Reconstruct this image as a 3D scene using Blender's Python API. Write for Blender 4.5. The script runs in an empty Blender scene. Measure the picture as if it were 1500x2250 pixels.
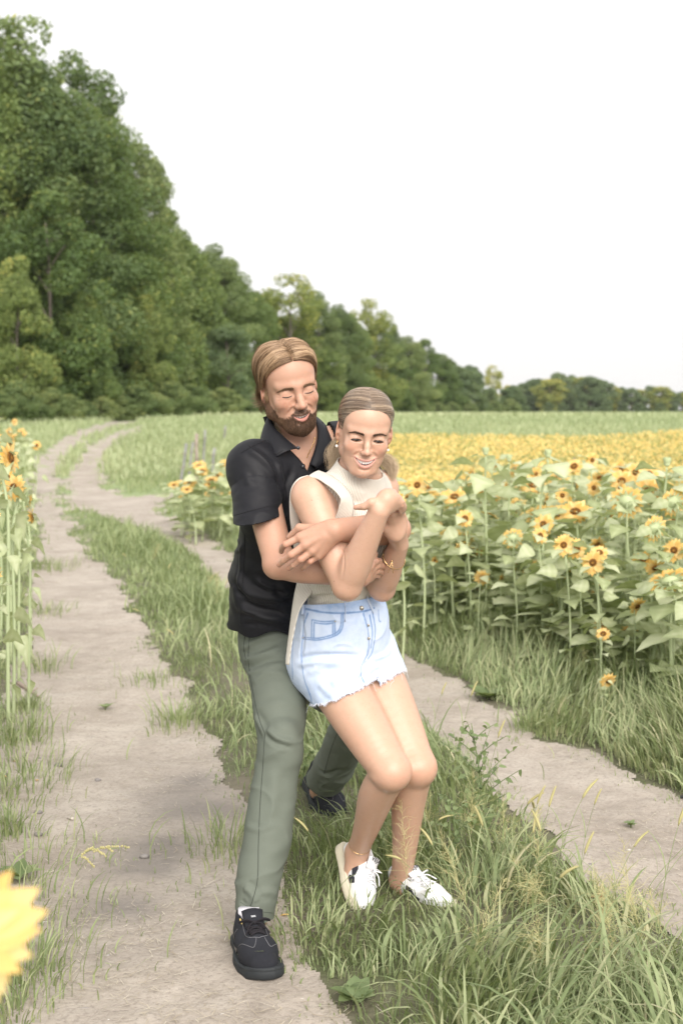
import bpy, bmesh, math, os
import numpy as np
from mathutils import Vector, Matrix, Euler
from mathutils.bvhtree import BVHTree
R = math.radians
SC = bpy.context.scene
COL = SC.collection
# ------------------------------------------------------------------ camera
CAM_H, FPX, PITCH = 1.42, 3125.0, 4.03
cam_d = bpy.data.cameras.new('camera'); cam = bpy.data.objects.new('camera', cam_d); COL.objects.link(cam)
cam.location = (0, 0, CAM_H); cam.rotation_euler = (R(90 - PITCH), 0, 0)
cam_d.sensor_fit = 'VERTICAL'; cam_d.sensor_height = 36.0; cam_d.sensor_width = 24.0
cam_d.lens = 36.0 * FPX / 2250.0
cam_d.clip_start = 0.05; cam_d.clip_end = 5000
cam_d.dof.use_dof = True; cam_d.dof.focus_distance = 3.7; cam_d.dof.aperture_fstop = 5.0
SC.camera = cam
SC.render.resolution_x, SC.render.resolution_y = 682, 1024
# ------------------------------------------------------------------ sky, sun, exposure
SUN_EL, SUN_AZ = 33.0, 14.0      # high soft sun behind the camera, a little to the right
world = bpy.data.worlds.new("World"); SC.world = world; world.use_nodes = True
wn, wl = world.node_tree.nodes, world.node_tree.links
bg = wn['Background']
sky = wn.new('ShaderNodeTexSky'); sky.sky_type = 'NISHITA'; sky.sun_disc = False
sky.sun_elevation = R(SUN_EL); sky.sun_rotation = R(180 - SUN_AZ); sky.air_density = 1.0; sky.dust_density = 6.0; sky.ozone_density = 1.0
hs = wn.new('ShaderNodeHueSaturation'); hs.inputs['Saturation'].default_value = 0.16
mixw = wn.new('ShaderNodeMix'); mixw.data_type = 'RGBA'; mixw.inputs[0].default_value = 0.72
mixw.inputs[7].default_value = (8.3, 8.2, 8.1, 1)          # even veil of thin cloud
wl.new(sky.outputs[0], hs.inputs['Color']); wl.new(hs.outputs[0], mixw.inputs[6])
wl.new(mixw.outputs[2], bg.inputs['Color']); bg.inputs['Strength'].default_value = 0.1
sun_d = bpy.data.lights.new('sun', 'SUN'); sun = bpy.data.objects.new('sun', sun_d); COL.objects.link(sun)
sun_d.energy = 2.5; sun_d.angle = R(46); sun_d.color = (1.0, 0.93, 0.84)
_sv = Vector((math.sin(R(SUN_AZ)) * math.cos(R(SUN_EL)), -math.cos(R(SUN_AZ)) * math.cos(R(SUN_EL)), math.sin(R(SUN_EL))))
sun.rotation_euler = _sv.to_track_quat('Z', 'Y').to_euler(); sun.location = (5, -5, 8)
SC.view_settings.view_transform = 'Standard'; SC.view_settings.look = 'None'
SC.view_settings.exposure = 0.77; SC.view_settings.gamma = 1.0
SC.render.engine = 'CYCLES'
SC.cycles.max_bounces = 6; SC.cycles.diffuse_bounces = 3; SC.cycles.glossy_bounces = 2
SC.cycles.transmission_bounces = 3; SC.cycles.transparent_max_bounces = 8
SC.cycles.use_denoising = True
SC.cycles.caustics_reflective = False; SC.cycles.caustics_refractive = False
SC.render.film_transparent = False
# ------------------------------------------------------------------ helpers
_cp, _sp = math.cos(R(PITCH)), math.sin(R(PITCH))
def pix(px, py, Y):
    """real point seen at photo pixel (px,py) at distance Y in front of the camera (used to measure the place)"""
    a, b = (px - 750) / FPX, (1125 - py) / FPX
    dx, dy, dz = a, _cp + b * _sp, -_sp + b * _cp
    t = Y / dy
    return np.array([dx * t, Y, CAM_H + dz * t])
def sstep(a, b, x):
    t = np.clip((x - a) / (b - a), 0, 1); return t * t * (3 - 2 * t)
def lerp(a, b, t): return a + (b - a) * t
def unit(v):
    v = np.asarray(v, float); return v / (np.linalg.norm(v, axis=-1, keepdims=True) + 1e-12)
def set_props(o, label=None, cat=None, group=None, kind=None):
    if label: o['label'] = label
    if cat: o['category'] = cat
    if group: o['group'] = group
    if kind: o['kind'] = kind
    return o
def empty(name, loc=(0, 0, 0), rot=(0, 0, 0)):
    o = bpy.data.objects.new(name, None); COL.objects.link(o); o.location = loc; o.rotation_euler = rot
    o.empty_display_size = 0.1
    return o
def mesh_obj(name, V, F, mats, parent=None, smooth=True, loops=None, attrs=None, mat_idx=None, world_to=None):
    """V (n,3); F list/array of quads or tris (array (m,k)) or list of arrays; one mesh object"""
    me = bpy.data.meshes.new(name)
    V = np.asarray(V, np.float32)
    if isinstance(F, np.ndarray): F = [F]
    F = [f for f in F if len(f)]
    nl = sum(f.size for f in F); nf = sum(len(f) for f in F)
    me.vertices.add(len(V)); me.vertices.foreach_set('co', V.ravel())
    me.loops.add(nl); me.polygons.add(nf)
    me.loops.foreach_set('vertex_index', np.concatenate([f.ravel() for f in F]).astype(np.int32))
    sizes = np.concatenate([np.full(len(f), f.shape[1]) for f in F]).astype(np.int32)
    starts = np.concatenate([[0], np.cumsum(sizes)[:-1]]).astype(np.int32)
    me.polygons.foreach_set('loop_start', starts)
    if mat_idx is not None: me.polygons.foreach_set('material_index', np.asarray(mat_idx, np.int32))
    me.polygons.foreach_set('use_smooth', np.full(nf, smooth, bool))
    me.update(calc_edges=True)
    for k, a in (attrs or {}).items():
        a = np.asarray(a, np.float32)
        if a.ndim == 1:
            at = me.attributes.new(k, 'FLOAT', 'POINT'); at.data.foreach_set('value', a)
        elif a.shape[1] == 2:
            at = me.attributes.new(k, 'FLOAT2', 'POINT'); at.data.foreach_set('vector', a.ravel())
        elif a.shape[1] == 3:
            at = me.attributes.new(k, 'FLOAT_VECTOR', 'POINT'); at.data.foreach_set('vector', a.ravel())
        else:
            at = me.attributes.new(k, 'FLOAT_COLOR', 'POINT'); at.data.foreach_set('color', a.ravel())
    if not isinstance(mats, (list, tuple)): mats = [mats]
    for m in mats: me.materials.append(m)
    o = bpy.data.objects.new(name, me); COL.objects.link(o)
    if parent is not None: attach(o, parent)
    return o
def wmat(o):
    L = Matrix.LocRotScale(o.location, o.rotation_euler, o.scale)
    return L if o.parent is None else wmat(o.parent) @ o.matrix_parent_inverse @ L
def attach(o, parent):
    """parent while keeping world-space mesh coordinates"""
    o.parent = parent; o.matrix_parent_inverse = wmat(parent).inverted()
class MB:
    """mesh collector"""
    def __init__(s): s.V = []; s.F4 = []; s.F3 = []; s.n = 0; s.A = []; s.M4 = []; s.M3 = []
    def add(s, V, F, a=None, m=0):
        V = np.asarray(V, float); F = np.asarray(F, int)
        s.V.append(V)
        if F.size:
            if F.shape[1] == 4: s.F4.append(F + s.n); s.M4.append(np.full(len(F), m))
            else: s.F3.append(F + s.n); s.M3.append(np.full(len(F), m))
        s.A.append(np.zeros(len(V)) if a is None else (np.full(len(V), a, float) if np.isscalar(a) else np.asarray(a, float)))
        s.n += len(V)
    def tube(s, P, r, seg=8, a=None, m=0, cap=True, flat=None):
        P = np.asarray(P, float); n = len(P); r = np.broadcast_to(np.asarray(r, float), (n,))
        T = np.gradient(P, axis=0); T = unit(T)
        up = np.array([0, 0, 1.0]) if abs(T[0][2]) < .9 else np.array([1.0, 0, 0])
        if flat is not None: up = np.asarray(flat, float)
        N = [unit(np.cross(T[0], up))]
        for i in range(1, n): N.append(unit(N[-1] - T[i] * np.dot(N[-1], T[i])))
        N = np.array(N); B = np.cross(T, N)
        th = np.linspace(0, 2 * np.pi, seg, endpoint=False)
        V = P[:, None] + r[:, None, None] * (np.cos(th)[None, :, None] * N[:, None] + np.sin(th)[None, :, None] * B[:, None])
        V = V.reshape(-1, 3)
        i, j = np.meshgrid(np.arange(n - 1), np.arange(seg), indexing='ij'); j2 = (j + 1) % seg
        F = np.stack([i * seg + j, i * seg + j2, (i + 1) * seg + j2, (i + 1) * seg + j], -1).reshape(-1, 4)
        if cap:
            V = np.vstack([V, P[0], P[-1]]); c0, c1 = n * seg, n * seg + 1
            jj = np.arange(seg); j2 = (jj + 1) % seg
            F3 = np.vstack([np.stack([np.full(seg, c0), j2, jj], -1), np.stack([np.full(seg, c1), (n - 1) * seg + jj, (n - 1) * seg + j2], -1)])
        s.add(V, F, a, m)
        if cap: s.F3.append(F3 + s.n - len(V)); s.M3.append(np.full(len(F3), m))
    def strip(s, C, W, a=None, m=0, closed=False):
        """ribbon from centres C and half width vectors W"""
        C = np.asarray(C, float); W = np.asarray(W, float); n = len(C)
        V = np.empty((2 * n, 3)); V[0::2] = C - W; V[1::2] = C + W
        i = np.arange(n - 1); F = np.stack([2 * i, 2 * i + 1, 2 * i + 3, 2 * i + 2], -1)
        s.add(V, F, a, m)
    def grid(s, G, a=None, m=0):
        h, w = G.shape[:2]; i, j = np.meshgrid(np.arange(h - 1), np.arange(w - 1), indexing='ij')
        F = np.stack([i * w + j, i * w + j + 1, (i + 1) * w + j + 1, (i + 1) * w + j], -1).reshape(-1, 4)
        s.add(G.reshape(-1, 3), F, a, m)
    def sphere(s, c, r, seg=12, rings=8, a=None, m=0, Rm=None):
        th = np.linspace(0, np.pi, rings + 1); ph = np.linspace(0, 2 * np.pi, seg + 1)
        G = np.stack([np.sin(th)[:, None] * np.cos(ph), np.sin(th)[:, None] * np.sin(ph), np.cos(th)[:, None] * np.ones_like(ph)], -1) * np.asarray(r)
        if Rm is not None: G = G @ np.asarray(Rm).T
        s.grid(G + np.asarray(c), a, m)
    def build(s, name, mats, parent=None, smooth=True, attr='tone', extra=None):
        V = np.vstack(s.V); F = []; mi = []
        if s.F4: F.append(np.vstack(s.F4)); mi.append(np.concatenate(s.M4))
        if s.F3: F.append(np.vstack(s.F3)); mi.append(np.concatenate(s.M3))
        at = {attr: np.concatenate(s.A)}
        at.update(extra or {})
        return mesh_obj(name, V, F, mats, parent, smooth, attrs=at, mat_idx=np.concatenate(mi))
def copy_tree(o, parent=None):
    c = o.copy(); COL.objects.link(c)
    if parent is not None: c.parent = parent
    for ch in list(o.children): copy_tree(ch, c)
    return c
# ------------------------------------------------------------------ value noise
def _hash(i, j, k, seed):
    h = (i * 374761393 + j * 668265263 + k * 1274126177 + seed * 1442695041) & 0xFFFFFFFF
    h = ((h ^ (h >> 13)) * 1274126177) & 0xFFFFFFFF
    return ((h ^ (h >> 16)) & 0xFFFF) / 65535.0
def noise3(P, seed=0):
    P = np.asarray(P, float); I = np.floor(P).astype(np.int64); f = P - I; f = f * f * (3 - 2 * f)
    r = 0
    for a in (0, 1):
        wa = f[..., 0] if a else 1 - f[..., 0]
        for b in (0, 1):
            wb = f[..., 1] if b else 1 - f[..., 1]
            for c in (0, 1):
                wc = f[..., 2] if c else 1 - f[..., 2]
                r = r + wa * wb * wc * _hash(I[..., 0] + a, I[..., 1] + b, I[..., 2] + c, seed)
    return r * 2 - 1
def fbm(P, oct=3, seed=0):
    r, a = 0, 1.0
    for o in range(oct): r = r + a * noise3(np.asarray(P) * 2 ** o, seed + o * 17); a *= .5
    return r
# ------------------------------------------------------------------ implicit surfaces for bodies and clothes
class SDF:
    def __init__(s): s.pr = []
    def cone(s, a, b, ra, rb, k=.02, n=None, sq=1.0, op=1):
        """tapered capsule; optional squash axis n with factor sq (<1 flatter)"""
        a, b = np.asarray(a, float), np.asarray(b, float); ba = b - a; L2 = max(ba @ ba, 1e-12)
        nn = unit(n) if n is not None else None
        def f(p):
            q = p - a
            if nn is not None:
                t = np.clip(q @ ba / L2, 0, 1); w = q - t[..., None] * ba
                w = w + (w @ nn)[..., None] * nn * (1 / sq - 1)
                d = np.sqrt((w * w).sum(-1)) - (ra + (rb - ra) * t)
                return d * (sq if sq < 1 else 1) ** .5
            t = np.clip(q @ ba / L2, 0, 1); w = q - t[..., None] * ba
            return np.sqrt((w * w).sum(-1)) - (ra + (rb - ra) * t)
        rm = max(ra, rb) * max(1, sq)
        s.pr.append((f, k, op, np.minimum(a, b) - rm - k, np.maximum(a, b) + rm + k)); return s
    def chain(s, pts, rs, k=.02, n=None, sq=1.0, op=1):
        for i in range(len(pts) - 1): s.cone(pts[i], pts[i + 1], rs[i], rs[i + 1], k, n, sq, op)
        return s
    def ell(s, c, r, Rm=None, k=.02, op=1):
        c = np.asarray(c, float); r = np.asarray(r, float) * np.ones(3); Rm = np.eye(3) if Rm is None else np.asarray(Rm)
        def f(p):
            q = (p - c) @ Rm                     # columns of Rm are the axes
            k0 = np.sqrt(((q / r) ** 2).sum(-1)); k1 = np.sqrt(((q / (r * r)) ** 2).sum(-1))
            return k0 * (k0 - 1) / (k1 + 1e-9)
        m = r.max(); s.pr.append((f, k, op, c - m - k, c + m + k)); return s
    def limb(s, pts, rs, k=.02, n=None, sq=1.0, sub=5, op=1):
        """one smooth tapered limb through several joints"""
        Q = smooth_poly(np.column_stack([np.array(pts), rs]), sub); A, B = Q[:-1], Q[1:]
        nn = unit(n) if n is not None else None
        def f(p):
            d = None
            for a, b in zip(A, B):
                ba = b[:3] - a[:3]; q = p - a[:3]; t = np.clip(q @ ba / max(ba @ ba, 1e-12), 0, 1); w = q - t[..., None] * ba
                if nn is not None: w = w + (w @ nn)[..., None] * nn * (1 / sq - 1)
                e = np.sqrt((w * w).sum(-1)) - (a[3] + (b[3] - a[3]) * t)
                if nn is not None and sq < 1: e = e * sq ** .5
                d = e if d is None else np.minimum(d, e)
            return d
        rm = max(rs) * 1.1; P = Q[:, :3]; s.pr.append((f, k, op, P.min(0) - rm - k, P.max(0) + rm + k)); return s
    def func(s, f, lo, hi, k=.0, op=1):
        s.pr.append((f, k, op, np.asarray(lo, float), np.asarray(hi, float))); return s
    def merge(s, o): s.pr += o.pr; return s
    @staticmethod
    def comb(d, e, k, op):
        if op == 1:
            if k <= 0: return np.minimum(d, e)
            h = np.maximum(k - np.abs(d - e), 0) / k; return np.minimum(d, e) - h * h * k * .25
        e = -e if op == -1 else e                # -1 subtract, 2 intersect
        if k <= 0: return np.maximum(d, e)
        h = np.maximum(k - np.abs(d - e), 0) / k; return np.maximum(d, e) + h * h * k * .25
    def ev(s, p, sel=None):
        d = np.full(p.shape[:-1], 1.0)
        for i, (f, k, op, lo, hi) in enumerate(s.pr):
            if sel is not None and i not in sel: continue
            d = s.comb(d, f(p), k, op)
        return d
    def mesh(s, h, off=0.0, lo=None, hi=None, B=14):
        adds = [p for p in s.pr if p[2] == 1]
        L = np.min([p[3] for p in adds], 0) - off - 2 * h; H = np.max([p[4] for p in adds], 0) + off + 2 * h
        if lo is not None: L = np.maximum(L, lo)
        if hi is not None: H = np.minimum(H, hi)
        nb = np.ceil((H - L) / (h * B)).astype(int)
        gi = np.stack(np.meshgrid(*[np.arange(n) for n in nb], indexing='ij'), -1).reshape(-1, 3)
        C = L + (gi + .5) * B * h; rad = B * h * .5 * 1.7321
        D = [f(C) for f, *_ in s.pr]
        d = np.full(len(C), 1.0)
        for (f, k, op, *_), e in zip(s.pr, D): d = s.comb(d, e, k, op)
        act = np.abs(d - off) < rad * 1.25 + .012
        dmin = np.min([e for (p, e) in zip(s.pr, D) if p[2] == 1], 0)
        keys, verts, quads = [], [], []
        N = nb * B + 4; ax = np.arange(B + 1) * h
        G = np.stack(np.meshgrid(ax, ax, ax, indexing='ij'), -1)
        def key(c): return (c[..., 0] * N[1] + c[..., 1]) * N[2] + c[..., 2]
        for bi in np.nonzero(act)[0]:
            sel = {i for i, (pp, e) in enumerate(zip(s.pr, D)) if (pp[2] == 1 and e[bi] < dmin[bi] + 2.3 * rad + pp[1]) or
                   (pp[2] == -1 and e[bi] < 1.4 * rad + pp[1] + .01) or (pp[2] == 2 and e[bi] > -(1.4 * rad + pp[1] + .01))}
            base = gi[bi] * B
            f = s.ev(L + base * h + G, sel) - off
            ins = f < 0
            if ins.all() or not ins.any(): continue
            # cells
            c8 = [ins[i:B + i, j:B + j, k:B + k] for i in (0, 1) for j in (0, 1) for k in (0, 1)]
            cnt = sum(c.astype(np.int8) for c in c8); cc = np.argwhere((cnt > 0) & (cnt < 8))
            acc = np.zeros((len(cc), 3)); num = np.zeros(len(cc))
            for a in range(3):
                o1, o2 = [x for x in range(3) if x != a]
                for u in (0, 1):
                    for v in (0, 1):
                        q = cc.copy(); q[:, o1] += u; q[:, o2] += v; r = q.copy(); r[:, a] += 1
                        fa = f[q[:, 0], q[:, 1], q[:, 2]]; fb = f[r[:, 0], r[:, 1], r[:, 2]]
                        m = (fa < 0) != (fb < 0); t = np.where(m, fa / np.where(m, fa - fb, 1), 0)
                        p = q.astype(float); p[:, a] += t
                        acc += p * m[:, None]; num += m
            verts.append(L + (base + acc / num[:, None]) * h); keys.append(key(cc + base + 1))
            for a in range(3):
                o1, o2 = [x for x in range(3) if x != a]
                sl0 = [slice(0, B)] * 3; sl1 = list(sl0); sl1[a] = slice(1, B + 1)
                A0, A1 = ins[tuple(sl0)], ins[tuple(sl1)]
                e = np.argwhere(A0 != A1)
                if not len(e): continue
                sgn = A0[e[:, 0], e[:, 1], e[:, 2]]
                c = e + base + 1
                q = []
                for (u, v) in ((0, 0), (-1, 0), (-1, -1), (0, -1)):
                    z = c.copy(); z[:, o1] += u; z[:, o2] += v; q.append(key(z))
                q = np.stack(q, -1)
                fl = sgn if a != 1 else ~sgn
                q[~fl] = q[~fl][:, ::-1]
                quads.append(q)
        keys = np.concatenate(keys); verts = np.vstack(verts); quads = np.vstack(quads)
        o = np.argsort(keys); ks = keys[o]
        pos = np.searchsorted(ks, quads); pos = np.clip(pos, 0, len(ks) - 1)
        ok = (ks[pos] == quads).all(1)
        return verts, o[pos[ok]]
    def grad(s, p, e=.0015):
        g = np.stack([s.ev(p + np.eye(3)[i] * e) - s.ev(p - np.eye(3)[i] * e) for i in range(3)], -1)
        return unit(g)
def clean(V, F):
    u = np.unique(F); m = np.full(len(V), -1); m[u] = np.arange(len(u)); return V[u], m[F]
def relax(V, F, it=1, w=.5, mask=None):
    e = np.vstack([F[:, [i, (i + 1) % F.shape[1]]] for i in range(F.shape[1])])
    for _ in range(it):
        acc = np.zeros_like(V); c = np.zeros(len(V))
        for a in range(3):
            acc[:, a] = np.bincount(e[:, 0], V[e[:, 1], a], len(V)) + np.bincount(e[:, 1], V[e[:, 0], a], len(V))
        c = np.bincount(e[:, 0], minlength=len(V)) + np.bincount(e[:, 1], minlength=len(V))
        A = acc / np.maximum(c, 1)[:, None]; d = (A - V) * w
        if mask is not None: d *= mask[:, None]
        V = V + d
    return V
def vnormals(V, F):
    n = np.cross(V[F[:, 2]] - V[F[:, 0]], V[F[:, 3 if F.shape[1] > 3 else 1]] - V[F[:, 1 if F.shape[1] > 3 else 0]])
    if F.shape[1] == 3: n = -n
    N = np.zeros_like(V)
    for k in range(F.shape[1]):
        for a in range(3): N[:, a] += np.bincount(F[:, k], n[:, a], len(V))
    return unit(N)
def cut(V, F, g):
    """drop what lies where g(V)>0, snapping the rim onto g=0"""
    gv = g(V); keep = (gv[F] < 0).any(1); F = F[keep]; V, F = clean(V, F)
    for _ in range(2):
        gv = g(V); e = 1e-4
        gr = np.stack([(g(V + np.eye(3)[i] * e) - gv) / e for i in range(3)], -1)
        m = gv > 0; d = -gv[:, None] * gr / ((gr * gr).sum(-1, keepdims=True) + 1e-6)
        ln = np.linalg.norm(d, axis=1, keepdims=True); d *= np.minimum(1, .006 / (ln + 1e-9))
        V[m] += d[m]
    return V, F
def polydist(P, L):
    """distance from points P to polyline L, and parameter"""
    L = np.asarray(L, float); best = np.full(len(P), 1e9); par = np.zeros(len(P)); cum = 0
    for a, b in zip(L[:-1], L[1:]):
        ba = b - a; t = np.clip((P - a) @ ba / max(ba @ ba, 1e-12), 0, 1); d = np.linalg.norm(P - a - t[:, None] * ba, axis=1)
        ln = np.linalg.norm(ba); m = d < best; best[m] = d[m]; par[m] = cum + t[m] * ln; cum += ln
    return best, par / max(cum, 1e-9)
def smooth_poly(P, n=8):
    """Catmull-Rom resample"""
    P = np.asarray(P, float)
    if len(P) < 3: return np.array([P[0] + (P[-1] - P[0]) * t for t in np.linspace(0, 1, n)])
    Q = np.vstack([2 * P[0] - P[1], P, 2 * P[-1] - P[-2]]); out = []
    for i in range(1, len(Q) - 2):
        for t in np.linspace(0, 1, n, endpoint=False):
            out.append(.5 * ((2 * Q[i]) + (-Q[i - 1] + Q[i + 1]) * t + (2 * Q[i - 1] - 5 * Q[i] + 4 * Q[i + 1] - Q[i + 2]) * t * t + (-Q[i - 1] + 3 * Q[i] - 3 * Q[i + 1] + Q[i + 2]) * t ** 3))
    out.append(P[-1]); return np.array(out)
def crease(P, sc, seed, w=4.0):
    """sharp-crested random creases"""
    n = noise3(P * np.asarray(sc), seed) + .5 * noise3(P * np.asarray(sc) * 2.1, seed + 5); return np.clip(1 - np.abs(n) * w, 0, 1) ** 2
# ------------------------------------------------------------------ materials
def mat(name, col, rough=.6, spec=.5, sss=0, sss_r=(1, .35, .2), sss_s=.01, metal=0, sheen=0, build=None):
    m = bpy.data.materials.new(name); m.use_nodes = True; nt = m.node_tree; b = nt.nodes['Principled BSDF']
    b.inputs['Base Color'].default_value = (*col, 1); b.inputs['Roughness'].default_value = rough
    b.inputs['Specular IOR Level'].default_value = spec; b.inputs['Metallic'].default_value = metal
    if sss: b.inputs['Subsurface Weight'].default_value = sss; b.inputs['Subsurface Radius'].default_value = sss_r; b.inputs['Subsurface Scale'].default_value = sss_s
    if sheen: b.inputs['Sheen Weight'].default_value = sheen; b.inputs['Sheen Roughness'].default_value = .5
    if build: build(NT(nt), b)
    return m
class NT:
    def __init__(s, nt): s.nt = nt
    def n(s, t, **kw):
        x = s.nt.nodes.new('ShaderNode' + t)
        for k, v in kw.items():
            if k.startswith('_'): setattr(x, k[1:], v)
            elif k.startswith('i') and k[1:].isdigit(): s.inp(x, int(k[1:]), v)
            else: s.inp(x, k, v)
        return x
    def inp(s, x, k, v):
        if isinstance(v, tuple) and len(v) == 2 and hasattr(v[0], 'outputs'): s.nt.links.new(v[0].outputs[v[1]], x.inputs[k])
        elif hasattr(v, 'outputs'): s.nt.links.new(v.outputs[0], x.inputs[k])
        else: x.inputs[k].default_value = v
    def link(s, a, b, k, o=0): s.nt.links.new(a.outputs[o], b.inputs[k])
    def ramp(s, fac, stops):
        x = s.n('ValToRGB'); e = x.color_ramp.elements
        while len(e) > 1: e.remove(e[-1])
        e[0].position = stops[0][0]; e[0].color = (*stops[0][1], 1) if len(stops[0][1]) == 3 else stops[0][1]
        for p, c in stops[1:]:
            z = e.new(p); z.color = (*c, 1)
        s.inp(x, 0, fac); return x
    def noise(s, scale, detail=3, rough=.5, vec=None, dist=0):
        x = s.n('TexNoise'); x.inputs['Scale'].default_value = scale; x.inputs['Detail'].default_value = detail; x.inputs['Roughness'].default_value = rough; x.inputs['Distortion'].default_value = dist
        if vec is None: vec = (s.n('TexCoord'), 3)
        s.inp(x, 'Vector', vec); return x
    def attr(s, name): return s.n('Attribute', _attribute_name=name)
    def mix(s, fac, a, b, blend='MIX'):
        x = s.n('Mix'); x.data_type = 'RGBA'; x.blend_type = blend
        for k, v in ((0, fac), (6, a), (7, b)):
            if isinstance(v, tuple) and not (len(v) == 2 and hasattr(v[0], 'outputs')): x.inputs[k].default_value = (*v, 1) if len(v) == 3 else v
            else: s.inp(x, k, v)
        return (x, 2)
    def math(s, op, a, b=0.0):
        x = s.n('Math'); x.operation = op; s.inp(x, 0, a); s.inp(x, 1, b); return x
    def bump(s, h, strength, dist=.002, normal=None):
        x = s.n('Bump'); x.inputs['Strength'].default_value = strength; x.inputs['Distance'].default_value = dist; s.inp(x, 'Height', h)
        if normal is not None: s.inp(x, 'Normal', normal)
        return x
# ================================================================== GROUND, TRACKS, MEADOW
def rise(y): return 1.03 * sstep(20, 62, y)
def GP(px, py):
    """point of the ground seen at a photo pixel"""
    Y = 3.0
    a = math.tan(math.atan((py - 1125) / FPX) + R(PITCH)); lo, hi = 1.0, 400.0
    for _ in range(60):
        m = (lo + hi) / 2
        if CAM_H - m * a < rise(m): hi = m
        else: lo = m
    p = pix(px, py, lo); p[2] = float(rise(lo)); return p
LEFT_TRACK = [(-260, 2500), (-200, 2250), (-60, 1900), (-30, 1700), (10, 1560), (40, 1460), (62, 1380), (75, 1300), (82, 1220), (76, 1140), (66, 1070), (74, 1015), (118, 977), (180, 946), (250, 927), (310, 921),
              (302, 932), (235, 948), (180, 972), (150, 1005), (132, 1050), (135, 1105), (158, 1140), (176, 1180), (222, 1240), (285, 1335), (345, 1430), (400, 1520), (470, 1630), (520, 1720), (560, 1820), (625, 1930), (650, 2020), (690, 2120), (745, 2250), (840, 2500)]
RIGHT_TRACK = [(132, 1120), (140, 1060), (165, 1010), (205, 975), (255, 952), (310, 938), (305, 955), (262, 975), (235, 1005), (228, 1045), (244, 1084), (300, 1091), (405, 1086), (415, 1096), (335, 1110), (420, 1165), (520, 1228), (640, 1300), (760, 1380), (870, 1440), (1000, 1495), (1060, 1545), (1145, 1575), (1165, 1632), (1300, 1652), (1400, 1720), (1520, 1765), (1900, 1930),
               (2300, 2450), (1900, 2250), (1500, 2075), (1350, 1965), (1240, 1890), (1140, 1800), (1060, 1720), (980, 1640), (900, 1560), (760, 1480), (620, 1380), (500, 1295), (410, 1215), (320, 1165), (240, 1138), (185, 1128)]
def poly_w(L): return np.array([GP(*p)[:2] for p in L])
PL, PR = poly_w(LEFT_TRACK), poly_w(RIGHT_TRACK)
def poly_sd(P, poly):
    """signed distance, negative inside"""
    d = np.full(len(P), 1e9); ins = np.zeros(len(P), bool); n = len(poly)
    for i in range(n):
        a, b = poly[i], poly[(i + 1) % n]; ba = b - a; t = np.clip(((P - a) @ ba) / max(ba @ ba, 1e-12), 0, 1)
        d = np.minimum(d, np.linalg.norm(P - a - t[:, None] * ba, axis=1))
        c = (a[1] > P[:, 1]) != (b[1] > P[:, 1]); x = a[0] + (P[:, 1] - a[1]) / np.where(c, b[1] - a[1], 1) * (b[0] - a[0]); ins ^= c & (P[:, 0] < x)
    return np.where(ins, -d, d)
def dirt_sd(P):
    P = np.asarray(P, float)[:, :2]; y = P[:, 1]
    q = np.column_stack([P, 0 * y]); s = np.clip(y / 8, .5, 3)
    return np.minimum(poly_sd(P, PL), poly_sd(P, PR)) + (.075 * noise3(q * 2.6, 1) + .045 * noise3(q * 9, 2) + .02 * noise3(q * 30, 3)) * s
def gz(P):
    P = np.asarray(P, float); x, y = P[:, 0], P[:, 1]; d = dirt_sd(P); q = np.column_stack([x, y, 0 * x])
    return rise(y) + .035 * sstep(.0, .30, d) + .012 * noise3(q * 1.1, 7) * (y < 30) + .006 * noise3(q * 5, 9) + .0025 * noise3(q * 22, 11) - .012 * sstep(0, -.3, d)
def fan(us, ys):
    U, Y = np.meshgrid(us, ys); X = U * Y; P = np.stack([X.ravel(), Y.ravel()], -1); return P, U.shape
def grid_faces(h, w):
    i, j = np.meshgrid(np.arange(h - 1), np.arange(w - 1), indexing='ij'); return np.stack([i * w + j, i * w + j + 1, (i + 1) * w + j + 1, (i + 1) * w + j], -1).reshape(-1, 4)
# ground: one sheet to the horizon
us = np.concatenate([np.linspace(-6, -.62, 24), np.linspace(-.6, .6, 300), np.linspace(.62, 6, 24)]); ys = np.concatenate([[.15, .6], np.geomspace(1.0, 70, 520), np.geomspace(74, 2500, 50)])
P, sh = fan(us, ys); Z = gz(P); d0 = dirt_sd(P)
def gmat(N, p):
    tc = (N.n('TexCoord'), 3); n1 = N.noise(2.2, 5, .6); n2 = N.noise(.12, 4, .6); n3 = N.noise(45, 3)
    near = N.mix(N.ramp(n1, [(.35, (0, 0, 0)), (.65, (1, 1, 1))]), (.17, .15, .115), (.10, .115, .055))
    far = N.mix(N.ramp(n2, [(.38, (0, 0, 0)), (.62, (1, 1, 1))]), (.25, .315, .16), (.33, .38, .20))
    far = N.mix(N.math('MULTIPLY', N.ramp(N.noise(.9, 4, .7), [(.4, (0, 0, 0)), (.7, (1, 1, 1))]), .5), far, (.20, .275, .135))
    sx = N.n('SeparateXYZ'); N.inp(sx, 0, tc); mr = N.n('MapRange'); N.inp(mr, 'Value', (sx, 1)); mr.inputs['From Min'].default_value = 9; mr.inputs['From Max'].default_value = 24
    c = N.mix(mr, near, far); dry = N.mix((N.attr('dry'), 2), c, (.36, .33, .21)); N.link(dry[0], p, 'Base Color', 2)
    N.link(N.bump(N.math('ADD', n3, N.math('MULTIPLY', n1, 2.)), .5, .02), p, 'Normal')
M_ground = mat('meadow_ground', (.1, .12, .06), .95, .2, build=gmat)
dry = np.exp(-(((P[:, 0] + .0) - (-.065 * 38)) / 4.0) ** 2 - ((P[:, 1] - 37) / 7) ** 2) * .8
ground = mesh_obj('ground', np.column_stack([P, Z]), grid_faces(*sh), M_ground, attrs={'dry': dry})
set_props(ground, 'grassy ground of the meadow reaching to the treeline', 'ground', kind='structure')
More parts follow.
